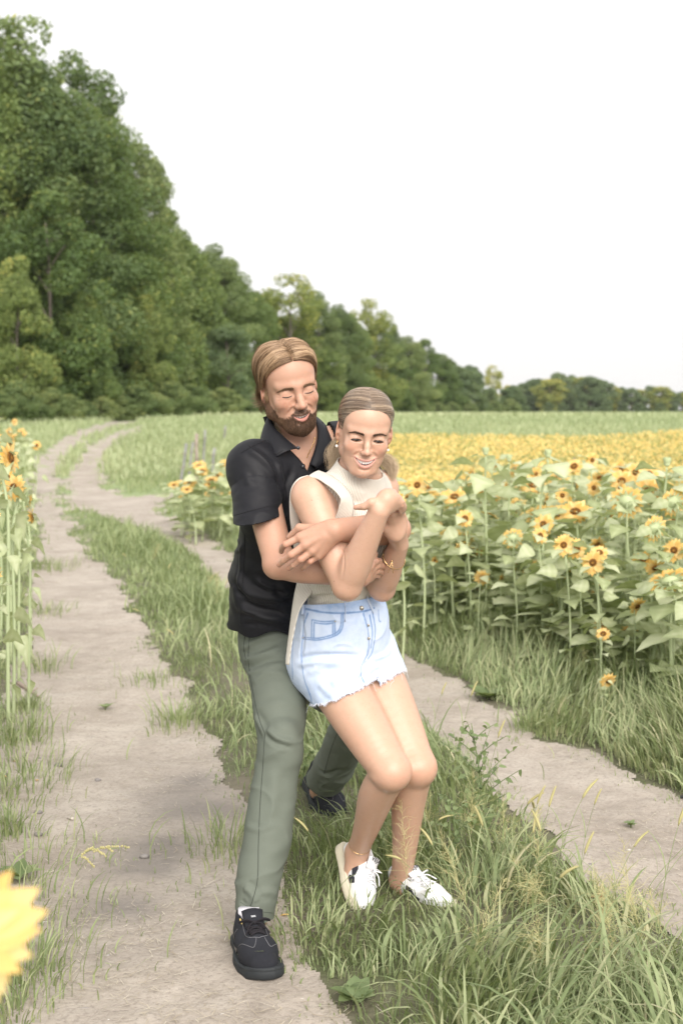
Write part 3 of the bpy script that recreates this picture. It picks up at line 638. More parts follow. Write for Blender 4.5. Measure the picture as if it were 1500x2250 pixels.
# ================================================================== HEADS
def rotm(yaw, pitch, roll):
    return np.array(Matrix.Rotation(R(yaw), 3, 'Z') @ Matrix.Rotation(R(pitch), 3, 'X') @ Matrix.Rotation(R(roll), 3, 'Y'))
class Frame:
    def __init__(s, c, M, k=1.0): s.c = np.asarray(c, float); s.M = M; s.k = k
    def w(s, p): return s.c + (np.asarray(p, float) * s.k) @ s.M.T
    def d(s, v): return np.asarray(v, float) @ s.M.T
    def l(s, p): return ((np.asarray(p, float) - s.c) @ s.M) / s.k
def mouth_curves(fem):
    if fem: return (lambda x: -.0645 + .0085 * (x / .031) ** 2, lambda x: -.0765 + .0205 * (x / .031) ** 2, .0345)
    return (lambda x: -.0655 + .0055 * (x / .027) ** 2, lambda x: -.0735 + .0135 * (x / .027) ** 2, .0265)
def head_sdf(fem, ears=True):
    """local frame: face looks along -y, z up, origin between the ears at eye level"""
    s = SDF(); f = 1 if fem else 0
    s.ell((0, .014, .040), (.0745, .093, .079), k=.01)
    s.ell((0, -.034, .040), (.061, .051, .058), k=.03)
    s.ell((0, -.022, -.022), (.0585 if fem else .060, .060, .073), k=.03)
    for x in (-1, 1):
        jr = .014 if fem else .0165
        s.chain([(x * .059, .006, -.022), (x * (.049 if fem else .053), .0, -.066), (x * .022, -.064, -.098), (0, -.074, -.102)], [.015, jr, jr - .001, jr], k=.024)
        s.ell((x * .037, -.058, -.030), (.025, .0205, .024), k=.022)
        s.cone((x * .012, -.083, .019), (x * .046, -.064, .020), .0085 if fem else .0105, .009, k=.016)
    s.cone((0, -.046, -.088), (0, .015, -.066), .028, .044, k=.03)
    s.ell((0, -.068, -.068), (.036, .026, .027), k=.020)                       # muzzle
    s.ell((0, -.080, -.1035), (.013, .0115, .011), k=.012)                       # chin
    for x in (-1, 1): s.ell((x * .032, -.0935, .0025), (.0175, .0115, .0085), k=.016, op=-1)
    # nose
    s.chain([(0, -.083, .012), (0, -.098, -.018), (0, -.1045 if fem else -.1065, -.030)], [.0072, .0064, .0070] if fem else [.0080, .0080, .0088], k=.013)
    s.ell((0, -.1070 if fem else -.1085, -.0335 if fem else -.0345), (.0086, .0088, .0074) if fem else (.0095, .0122, .0090), k=.009)
    for x in (-1, 1):
        s.ell((x * (.0102 if fem else .0112), -.0965, -.0370), (.0066, .0092, .0056) if fem else (.0078, .0110, .0068), k=.010)
        s.ell((x * .0062, -.1050, -.0448), (.0032, .0050, .0030), k=.003, op=-1)
        # lids
        s.ell((x * .032, -.0705, -.001), (.0182 if fem else .0165, .0135, .0138), k=.006)
        s.cone((x * .021, -.0795, -.0120), (x * .043, -.0740, -.0110), .0034, .0034, k=.012)
        s.ell((x * .037, -.0665, -.0285), (.0175, .0150, .0150) if fem else (.0165, .0150, .0125), k=.020)                # smiling cheek
        s.ell((x * (.0385 if fem else .036), -.044, -.062), (.019, .020, .028), k=.022)
    zu, zl, hw = mouth_curves(fem)
    xs = np.linspace(-hw, hw, 9)
    def ly(x): return -.0945 + .0165 * (x / hw) ** 2
    ru, rl = (.0042, .0056) if fem else (.0036, .0050)
    s.chain([(x, ly(x) + .001, zu(x) + .0032 * (1 - .6 * (x / hw) ** 2)) for x in xs], [ru * (1 - .55 * (x / hw) ** 2) for x in xs], k=.004)
    s.chain([(x, ly(x) + .0015, zl(x) - .0046 * (1 - .75 * (x / hw) ** 2)) for x in xs], [rl * (1 - .62 * (x / hw) ** 2) for x in xs], k=.004)
    def opening(p):
        x, y, z = p[..., 0], p[..., 1], p[..., 2]
        d = np.maximum(np.maximum(z - zu(x), zl(x) - z), np.abs(x) - hw) * .85
        return np.maximum(d, y - (-.0745 + 6.0 * x * x))
    s.func(opening, (-.04, -.12, -.09), (.04, -.07, -.04), k=.0015, op=-1)
    # eye slits
    for x in (-1, 1):
        if fem: s.ell((x * .032, -.0850, -.0056), (.0166, .0088, .0050), k=.001, op=-1)
    # ears
    for x in (-1, 1) if ears else ():
        A = np.array(Matrix.Rotation(R(x * 24), 3, 'Z') @ Matrix.Rotation(R(-12), 3, 'X'))
        s.ell((x * .0755, .016, -.010), (.0050, .0185, .0300), Rm=A, k=.006)
        s.cone((x * .072, .006, -.034), (x * .0735, .010, -.038), .0070, .0070, k=.005)
        s.ell((x * .0830, .014, -.009), (.0055, .0115, .0195), Rm=A, k=.004, op=-1)
        s.cone((x * .0745, .001, -.015), (x * .0725, .002, -.010), .0045, .0045, k=.004)
    return s
def face_lines(V, F, fr, fem):
    """smile folds, lid creases and the groove over the chin, pressed into the skin"""
    q = fr.l(V); m = np.nonzero((q[:, 1] < -.035) & (np.abs(q[:, 0]) < .075) & (q[:, 2] < .05) & (q[:, 2] > -.13))[0]
    if not len(m): return V
    a = np.stack([np.abs(q[m, 0]), q[m, 2]], -1); d = np.zeros(len(m)); N = vnormals(V, F)[m]
    L = [([(.0165, -.037), (.025, -.043), (.033, -.053), (.0375, -.066)], .0034, -.0008 if fem else -.0019), ([(.020, -.034), (.029, -.038), (.039, -.050), (.043, -.062)], .0050, .0015),
         ([(.0175, .0045), (.024, .0095), (.034, .0110), (.043, .0075), (.048, .0015)], .0013, -.0012), ([(.019, -.010), (.026, -.0150), (.035, -.0160), (.044, -.0130)], .0016, -.0003 if fem else -.0007),
         ([(.0, -.0905), (.010, -.0900), (.017, -.0870)], .0035, -.0020), ([(.0, -.050), (.0, -.059)], .0018, -.0008)]
    if not fem: L += [([(.049, -.004), (.058, .001)], .0011, -.0009), ([(.049, -.008), (.060, -.009)], .0011, -.0010), ([(.048, -.012), (.059, -.018)], .0011, -.0009), ([(.041, -.020), (.047, -.034), (.050, -.050)], .0022, -.0012)]
    else: L += [([(.042, -.048), (.0445, -.060), (.043, -.074)], .0026, -.0010)]
    for p, w, h in L:
        P3_ = np.array([(x, z, 0) for x, z in p]); dd, t = polydist(np.column_stack([a, 0 * a[:, :1]]), smooth_poly(P3_, 5)); d += h * np.exp(-(dd / w) ** 2) * np.clip(np.sin(np.pi * np.clip(t, .06, .94)) * 1.8, 0, 1)
    V = V.copy(); V[m] += N * (d * fr.k)[:, None]; return V
def place_head(sdf, hd, fr, k=.012):
    """add the head's implicit parts, transformed, to a body's"""
    first = True
    for (f, kk, op, lo, hi) in hd.pr:
        cs = np.array([[a, b, c] for a in (lo[0], hi[0]) for b in (lo[1], hi[1]) for c in (lo[2], hi[2])])
        W = fr.w(cs)
        g = (lambda ff: (lambda p: ff(fr.l(p)) * fr.k))(f)
        sdf.pr.append((g, (k if first else kk) * fr.k, op, W.min(0), W.max(0))); first = False
def skin_attrs(P, hd, fr, fem):
    """own colours of the skin in head space: lips, brows, cheeks, beard, mouth inside"""
    q = fr.l(P); x, y, z = q[:, 0], q[:, 1], q[:, 2]
    zu, zl, hw = mouth_curves(fem); face = (y < -.03) & (np.abs(x) < .09) & (z < .12) & (z > -.13)
    xr = np.clip(np.abs(x) / hw, 0, 1.2)
    up = (z > zu(x) - .001) & (z < zu(x) + .0070 * (1 - .75 * xr ** 2)); lo = (z < zl(x) + .001) & (z > zl(x) - .0105 * (1 - .80 * xr ** 2))
    lip = np.where(face & (y < -.072) & ((up & fem) | lo) & (np.abs(x) < hw + .001), 1.0, 0)
    ins = np.where(face & (z < zu(x)) & (z > zl(x)) & (np.abs(x) < hw) & (y > -.0915 + 14 * x * x), 1.0, 0)
    bl = np.exp(-(((np.abs(x) - .043) / .016) ** 2 + ((z + .030) / .015) ** 2)) * face * .8 + np.exp(-((x / .012) ** 2 + ((z + .035) / .010) ** 2)) * face * .5
    bl = bl + np.where((np.abs(x) > .071) & (y > -.01) & (z > -.05) & (z < .03), .7, 0)
    beard = np.zeros(len(P))
    if not fem: beard = beard_mask(q)
    return {'lip': lip, 'ins': ins, 'blush': bl, 'beard': beard}
def beard_mask(q):
    x, y, z = q[..., 0], q[..., 1], q[..., 2]; ax = np.abs(x)
    n = noise3(q * 220, 3) * .004
    line = -.048 - .022 * sstep(.012, .040, ax) + .044 * sstep(.054, .070, ax)      # cheek line rises to the sideburn
    m = sstep(.004, -.005, z - line + n) * (y < .012)
    # moustache and lip clear zone
    zu, zl, hw = mouth_curves(False)
    lipz = (z < zu(x) + .0006) & (z > zl(x) - .0080 * (1 - (ax / .026) ** 2)) & (ax < .0235) & (y < -.07)
    m = m * np.where(lipz, 0, 1)
    soul = np.exp(-(((z + .0875) / .0035) ** 2)) * (ax < .018) * (ax > .006) * .5
    m = m * (1 - soul)
    nose = (ax < .012) & (z > -.0475) & (y < -.088)
    m = m * np.where(nose, 0, 1)
    under = sstep(-.128, -.116, z - .30 * np.maximum(y + .06, 0))               # fades under the jaw
    return np.clip(m * under, 0, 1)
def curves_obj(name, strands, radii, m, parent=None, tone=None):
    """hair strands as one curves object. strands: (N,K,3)"""
    hc = bpy.data.hair_curves.new(name); N, K = strands.shape[:2]
    hc.add_curves([K] * N)
    hc.points.foreach_set('position', strands.astype(np.float32).ravel())
    ra = hc.attributes.get('radius') or hc.attributes.new('radius', 'FLOAT', 'POINT')
    ra.data.foreach_set('value', np.broadcast_to(radii, (N, K)).astype(np.float32).ravel())
    if tone is None: tone = np.random.default_rng(5).random(N)
    ta = hc.attributes.new('tone', 'FLOAT', 'CURVE'); ta.data.foreach_set('value', np.asarray(tone, np.float32))
    hc.materials.append(m); o = bpy.data.objects.new(name, hc); COL.objects.link(o)
    if parent is not None: attach(o, parent)
    return o
def shell_r(hd, D, off):
    """distance from the head's centre to its surface + off in directions D (star shaped)"""
    o = np.array([0, .01, .02]); t = np.full(len(D), .17)
    for _ in range(9): t = t - (hd.ev(o + D * t[:, None]) - off) * .95
    return o + D * t[:, None]
def hair_mat(name, stops, rough=.38, spec=.45, nscale=1.0):
    def b(N, p):
        t = N.attr('tone'); tc = N.noise(9 * nscale, 2)
        f = N.math('ADD', N.math('MULTIPLY', (t, 2), .75), N.math('MULTIPLY', tc, .3))
        rp = N.ramp(f, stops); N.link(rp, p, 'Base Color')
        p.inputs['Roughness'].default_value = rough; p.inputs['Specular IOR Level'].default_value = spec
    return mat(name, (.3, .2, .1), build=b)
def make_teeth(fr, fem, parent, m):
    zu, zl, hw = mouth_curves(fem); mb = MB(); w = .0066 if fem else .0062; xx = -3.5 * w
    widths = [.0052, .0056, .0062, .0072, .0072, .0062, .0056, .0052]; x0 = -sum(widths) / 2
    for i, wd in enumerate(widths):
        u = np.linspace(-1, 1, 7); v = np.linspace(0, 1, 6); cx = x0 + wd / 2
        U, Vv = np.meshgrid(u, v)
        X = cx + U * wd * .505 * (1 - .03 * Vv); top = zu(cx) + .004; ln = [.0125, .0128, .0132, .0140, .0140, .0132, .0128, .0125][i] + (0 if fem else -.0030)
        Z = top - Vv * (ln - .0005 * (U ** 2) * 2)
        Z = np.maximum(Z, zl(X) + .0006)
        Y = -.0895 + 9.5 * X * X + .0007 * U ** 4 + .0006 * Vv - .0004
        mb.grid(fr.w(np.stack([X, Y, Z], -1))); x0 += wd
    return mb.build('teeth', m, parent)
def make_eyes(fr, fem, parent, mw, ml):
    hd_ = head_sdf(fem, False)
    obs = []
    for x in (-1, 1):
        mb = MB(); c = np.array([x * .032, -.0705 if fem else -.068, -.001]); r = .0124 if fem else .0105
        th = np.linspace(0, np.pi, 25); ph = np.linspace(0, 2 * np.pi, 25)
        # polar axis = gaze: down and a little to the side
        g = unit(np.array([.26 if fem else .0, -1, -.42 if fem else -.8])); a = unit(np.cross(g, [0, 0, 1])); b = np.cross(g, a)
        G = c + r * (np.cos(th)[:, None, None] * g + np.sin(th)[:, None, None] * (np.cos(ph)[None, :, None] * a + np.sin(ph)[None, :, None] * b))
        mb.grid(fr.w(G), a=(th[:, None] * np.ones_like(ph)).ravel())
        e = mb.build('eye', mw, parent, attr='pol')
        # upper lashes along the lid edge
        lb = MB(); pts = []
        for u in np.linspace(-1, 1, 11):
            X = x * .032 + u * (.0156 if fem else .0138)
            if fem: Z = -.0026 - .0024 * u * u - .0006 * (u * x)
            else: Z = -.0085 - .0000 * u + .0026 * u * u - .0008 * (u * x)
            yy = -.0705 - math.sqrt(max(.0144 ** 2 - (u * .0128) ** 2 * .80 - (Z + .001) ** 2, 1e-6)) - .0002
            if not fem:
                Z = -.0078 + .0024 * u * u; q_ = np.array([[X, -.11, Z]])
                for _ in range(8): q_[0, 1] += hd_.ev(q_)[0] * .9
                yy = q_[0, 1] - .0003
            pts.append((X, yy, Z))
        pts = np.array(pts); rad = np.array([.0006, .0011, .0014, .0016, .0017, .0018, .0018, .0018, .0018, .0017, .0013]) * (1.0 if fem else .80)
        if x < 0: rad = rad[::-1]
        lb.tube(fr.w(pts), rad * fr.k, 6)
        for i in range(26 if fem else 16):
            u = -1 + 2 * (i + .5) / (26 if fem else 16); j = (u + 1) / 2 * 10; j0 = min(int(j), 9); p = pts[j0] + (pts[j0 + 1] - pts[j0]) * (j - j0)
            dr = unit(np.array([u * .75 * (1 if x > 0 else 1), -1, -.55])); ln = (.0055 if fem else .0035) * (1 - .4 * abs(u))
            q = [p, p + dr * ln * .5 + np.array([0, 0, -.0006]), p + dr * ln]
            lb.tube(fr.w(np.array(q)), np.array([.00022, .00016, .00008]), 4, cap=False)
        lb.build('eyelashes', ml, e)
    return
def make_brows(fr, hd, fem, parent, m):
    rng = np.random.default_rng(4)
    for x in (-1, 1):
        S = []
        n = 700 if fem else 800
        for i in range(n):
            u = rng.random(); wv = rng.normal() * .38
            if fem:
                X = .0125 + .0385 * u; Zc = .0150 + .0075 * u ** .9 - .0085 * max(u - .62, 0) / .38; th = .0044 * (1 - .75 * u ** 2.2)
                dr = np.array([1, 0, .55 - 1.15 * u])
            else:
                X = .014 + .038 * u; Zc = .0135 + .0050 * u - .0080 * max(u - .55, 0) / .45; th = .0052 * (1 - .65 * u ** 2)
                dr = np.array([1, 0, .6 - 1.2 * u])
            p = np.array([x * X, -.10, Zc + wv * th])
            for _ in range(8):
                p[1] += hd.ev(p[None])[0] * .9
            dr = unit(dr * [x, 0, 1] + np.array([0, .30 * u, 0])); ln = (.0055 if fem else .0065) * (.7 + .5 * rng.random())
            q = np.array([p, p + dr * ln * .5, p + dr * ln])
            for k in range(3): q[k, 1] += hd.ev(q[k][None])[0] * .9 - .0006 * k - .0003
            S.append(q)
        curves_obj('eyebrow', fr.w(np.array(S)), np.array([.00035, .0003, .00012]) * (1.0 if fem else 1.0), m, parent)
# ================================================================== MATERIALS
def skin_build(base, lipc, fem):
    def b(N, p):
        n = N.noise(60, 3, .6); n2 = N.noise(9, 2)
        c = N.mix(N.math('MULTIPLY', n, .5), tuple(x * 1.04 for x in base), tuple(x * .78 for x in base)); sp = N.noise(260, 2); c = N.mix(N.math('MULTIPLY', N.ramp(sp, [(.60, (0, 0, 0)), (.72, (1, 1, 1))]), .22), c, (base[0] * .70, base[1] * .52, base[2] * .45))
        c = N.mix(N.math('MULTIPLY', (N.attr('blush'), 2), .45), c, (base[0] * .92, base[1] * .62, base[2] * .58))
        c = N.mix(N.math('MULTIPLY', N.ramp(n2, [(.45, (0, 0, 0)), (.75, (1, 1, 1))]), .10), c, (base[0] * .95, base[1] * .70, base[2] * .62))
        c = N.mix(N.math('MULTIPLY', (N.attr('lip'), 2), .78), c, lipc)
        if not fem: c = N.mix(N.math('MULTIPLY', (N.attr('beard'), 2), .78), c, (.075, .040, .023))
        c = N.mix((N.attr('nail'), 2), c, (base[0] * 1.05, base[1] * .93, base[2] * .93))
        c = N.mix((N.attr('ins'), 2), c, (.045, .010, .008))
        N.link(c[0], p, 'Base Color', 2)
        bm = N.bump(N.noise(420, 2), .16, .0008); N.link(bm, p, 'Normal')
        p.inputs['Roughness'].default_value = .42 if fem else .48
    return b
M_skin_f = mat('woman_skin', (.6, .4, .3), sss=.22, sss_s=.012, spec=.42, build=skin_build((.545, .338, .246), (.50, .25, .215), True))
M_skin_m = mat('man_skin', (.6, .4, .3), sss=.20, sss_s=.012, spec=.38, build=skin_build((.475, .276, .196), (.48, .20, .17), False))
M_teeth = mat('tooth_enamel', (.96, .95, .91), rough=.22, spec=.6, sss=.1)
def _eye(N, p):
    rp = N.ramp(N.math('DIVIDE', (N.attr('pol'), 2), 1.2), [(0, (.01, .01, .01)), (.16, (.01, .01, .01)), (.18, (.06, .035, .018)), (.40, (.05, .028, .015)), (.44, (.50, .46, .43)), (1, (.56, .50, .47))])
    N.link(rp, p, 'Base Color'); p.inputs['Roughness'].default_value = .12
M_eye = mat('eyeball', (.8, .8, .8), build=_eye)
M_lash = mat('lash', (.018, .012, .010), rough=.5)
# ================================================================== HAIR
M_hair_m = hair_mat('man_hair', [(0, (.045, .023, .012)), (.35, (.14, .080, .042)), (.65, (.29, .185, .105)), (1, (.62, .45, .29))], .40, .4)
M_hair_f = hair_mat('woman_hair', [(0, (.035, .024, .018)), (.35, (.10, .068, .048)), (.65, (.25, .180, .125)), (1, (.62, .49, .34))], .24, .7)
M_tail_f = hair_mat('woman_ponytail_hair', [(0, (.22, .15, .09)), (.4, (.42, .31, .20)), (1, (.70, .58, .42))], .4, .4)
M_brow_m = hair_mat('man_eyebrow_hair', [(0, (.11, .065, .036)), (1, (.24, .15, .09))], .6, .2)
M_brow_f = hair_mat('woman_eyebrow_hair', [(0, (.055, .034, .024)), (1, (.13, .08, .055))], .6, .2)
M_beard = hair_mat('beard_hair', [(0, (.028, .015, .009)), (.5, (.085, .046, .026)), (1, (.26, .155, .09))], .5, .3)
def _interp(tab, s):
    tab = np.array(tab, float); return np.stack([np.interp(s, tab[:, 0], tab[:, i]) for i in range(1, tab.shape[1])], -1)
def bez(a, b, c, t):
    t = t[..., None]; return (1 - t) ** 2 * a + 2 * t * (1 - t) * b + t * t * c
MAN_END = [(0, .0735, -.028, .034), (.10, .0755, -.020, .018), (.2, .078, -.002, .012), (.34, .080, .026, .006), (.48, .075, .050, -.030), (.62, .064, .068, -.062), (.8, .045, .085, -.085), (1, .004, .096, -.092)]
def man_path(sg, s, t, wav=None):
    P0 = np.stack([.0006 + 0 * s, -.0745 + .150 * s, .088 + .035 * np.sin(np.pi * np.clip(s, 0, 1)) ** .8], -1)
    P1 = _interp([(0, .064, -.066, .080), (.25, .095, -.03, .095), (.5, .100, .04, .085), (.8, .09, .10, .06), (1, .02, .15, .04)], s)
    P2 = _interp(MAN_END, s)
    p = bez(P0, P1, P2, t)
    D = p - np.array([0, .01, .02]); D[..., 0] *= sg
    return unit(D)
def man_off(s, t, lift):
    v = .0060 + .0115 * sstep(0, .30, t) - .0095 * sstep(.35, .9, t)
    front = .25 + .75 * sstep(-.02, .14, s)
    return v * front + lift
def hair_man(fr, hd, root):
    rng = np.random.default_rng(11)
    parts = []
    mb = MB()
    for sg in (-1, 1):
        s = np.linspace(0, 1, 110); t = np.linspace(0, 1, 60); S_, T_ = np.meshgrid(s, t, indexing='ij')
        D = man_path(sg, S_.ravel(), T_.ravel()); off = man_off(S_.ravel(), T_.ravel(), 0)
        clump = noise3(np.stack([S_.ravel() * 22 + sg * 7, T_.ravel() * 2.2, 0 * S_.ravel()], -1), 5)
        off = off * (1 - .55 * (T_.ravel() < .03)) + clump * .0030 * sstep(.05, .3, T_.ravel()) - .003
        P = shell_r(hd, D, np.maximum(off, .0012))
        tone = .42 + .25 * noise3(np.stack([S_.ravel() * 60, T_.ravel() * 1.5, 0 * S_.ravel() + sg], -1), 9) - .15 * sstep(.6, 1, T_.ravel())
        mb.grid(fr.w(P).reshape(110, 60, 3), a=tone)
    cap = mb.build('hair', M_hair_m, root)
    N = 20000; K = 14; allS = []; tones = []
    for sg in (-1, 1):
        s = rng.random(N // 2) ** 1.05; cl = np.round(s * 90 + rng.normal(size=len(s)) * .4) / 90
        t0 = rng.random(len(s)) ** 1.6 * .75; L = .28 + .5 * rng.random(len(s)); t1 = np.minimum(t0 + L, 1.03 + .05 * rng.random(len(s)))
        u = np.linspace(0, 1, K)
        T = t0[:, None] + (t1 - t0)[:, None] * u; Sm = s[:, None] + (cl - s)[:, None] * sstep(0, .7, u)[None] * .7
        wv = noise3(np.stack([cl[:, None] * 31 + 0 * T, T * 3.2, 0 * T + sg * 3], -1), 2) * .046 + noise3(np.stack([s[:, None] * 90 + 0 * T, T * 5, 0 * T], -1), 4) * .016
        Sm = np.clip(Sm + wv * sstep(.05, .4, T), -.01, 1.04)
        D = man_path(sg, Sm.ravel(), T.ravel())
        clump = noise3(np.stack([Sm.ravel() * 22 + sg * 7, T.ravel() * 2.2, 0 * T.ravel()], -1), 5)
        lift = (rng.random(len(s)) * .0035)[:, None] * np.ones(K) + clump.reshape(T.shape) * .0034 * sstep(.05, .3, T)
        flip = sstep(.80, 1.05, T) * (rng.random(len(s)) ** 1.4)[:, None] * .036 * sstep(.30, .55, Sm)
        endin = -.003 * (u[None] > .9) * (T < .8)
        off = man_off(Sm, T, 0) + lift + flip + endin
        off = off * (1 - .6 * (T < .03)); off = np.maximum(off, .0008)
        P = shell_r(hd, D, off.ravel()).reshape(len(s), K, 3)
        allS.append(P)
        tones.append(np.clip(.58 + .34 * noise3(np.stack([cl * 50 + sg, t0 * 2, 0 * s], -1), 8) + .24 * rng.normal(size=len(s)) - .30 * sstep(.40, .75, t0 + .3 * (t1 - t0)), 0, 1))
    P = np.concatenate(allS); tn = np.concatenate(tones)
    curves_obj('hair_strands', fr.w(P), np.linspace(1, .35, K) * .00030, M_hair_m, cap, tn)
    # sideburns, nape curls and a few flyaways
    S2 = []
    for i in range(1500):
        sg = -1 if rng.random() < .5 else 1
        if rng.random() < .35:
            p = np.array([sg * .1, -.022 + rng.normal() * .006, .004 - .045 * rng.random()]); dr = np.array([sg * .05, .25 + .1 * rng.normal(), -1]); ln = .012
        else:
            p = np.array([sg * (.035 + .04 * rng.random()), .06 + .03 * rng.random(), -.05 - .03 * rng.random()]); dr = np.array([sg * (.9 + rng.normal() * .3), .35, -.55 + .4 * rng.normal()]); ln = .046 * (.5 + rng.random())
        D = unit(p - np.array([0, .01, .02])); q = shell_r(hd, D[None], .001)[0]
        dr = unit(dr); pts = [q]
        for k in range(1, 6):
            dd = unit(dr + np.array([sg * .5, .1, .55]) * (k / 5) ** 2 * (ln > .015)); nq = pts[-1] + dd * ln / 5
            d = hd.ev(nq[None])[0]
            if d < .002: nq = nq + hd.grad(nq[None])[0] * (.002 - d)
            pts.append(nq)
        S2.append(pts)
    curves_obj('hair_strands', fr.w(np.array(S2)), np.linspace(1, .3, 6) * .00038, M_hair_m, cap, rng.random(len(S2)) * .7 + .25)
    S3 = []
    for i in range(26):
        s = rng.random(); sg = 1 if rng.random() < .7 else -1; t = np.linspace(.15, .15 + .4 * rng.random() + .2, 10)
        P = shell_r(hd, man_path(sg, s + 0 * t, t), man_off(s, t, .002) + .018 * np.linspace(0, 1, 10) ** 1.5 * rng.random()); S3.append(P)
    curves_obj('hair_strands', fr.w(np.array(S3)), np.linspace(1, .4, 10) * .00022, M_hair_m, cap, rng.random(26))
    # beard
    N = 90000; q = np.stack([rng.uniform(-.075, .075, N), np.full(N, -.04), rng.uniform(-.125, .02, N)], -1)
    D = unit(np.stack([q[:, 0], rng.uniform(-.10, .012, N), q[:, 2] + .02], -1)); D = unit(q - np.array([0, .01, .02]) + np.stack([0 * q[:, 0], rng.uniform(-.05, .05, N), 0 * q[:, 0]], -1))
    P = shell_r(hd, D, 0.0); ok = (np.abs(hd.ev(P)) < .002) & (beard_mask(P) > rng.random(N) * .9 + .05)
    P = P[ok][:11000]; G = hd.grad(P)
    ax = np.abs(P[:, 0]); chin = np.exp(-((ax / .03) ** 2)) * sstep(-.07, -.10, P[:, 2])
    ln = .0026 + .0065 * chin + .0022 * rng.random(len(P)); ln = np.where((P[:, 2] > -.066) & (ax < .03), .0036, ln)
    fl = np.stack([P[:, 0] * 2.5, -.05 + 0 * ax, -1 + 0 * ax], -1) + rng.normal(size=P.shape) * .28
    fl = fl - (fl * G).sum(-1, keepdims=True) * G; dr = unit(unit(fl) + G * .45)
    st = np.stack([P, P + dr * ln[:, None] * .5, P + (dr + np.array([0, 0, -.25])) * ln[:, None]], 1)
    tone = np.clip(.35 + .25 * (ax > .04) + .25 * noise3(P * 90, 1) + .2 * rng.normal(size=len(P)), 0, 1)
    curves_obj('beard', fr.w(st), np.array([.00032, .00028, .00010]), M_beard, root, tone)
WH = [(0, 0, .050, .118), (.28, 0, -.035, .108), (.36, 0, -.066, .080), (.44, .022, -.064, .079), (.53, .044, -.052, .066), (.62, .060, -.040, .043), (.70, .0665, -.032, .018), (.76, .070, -.018, .000),
      (.80, .072, -.002, .020), (.86, .070, .030, .012), (.92, .058, .060, -.030), (1, .012, .088, -.062)]
def woman_path(sg, s, t):
    P0 = _interp(WH, s)
    P1 = _interp([(0, .10, .09, .085), (.3, .112, .02, .075), (.36, .110, -.030, .066), (.5, .108, -.005, .052), (.62, .10, .02, .035), (.75, .09, .05, .01), (.9, .07, .09, -.02), (1, .03, .11, -.05)], s)
    P2 = np.array([.004, .108, -.022]) + np.stack([.010 * np.ones_like(s), 0 * s, .020 * (.5 - s)], -1)
    D = bez(P0, P1, P2, t) - np.array([0, .01, .02]); D[..., 0] *= sg
    return unit(D)
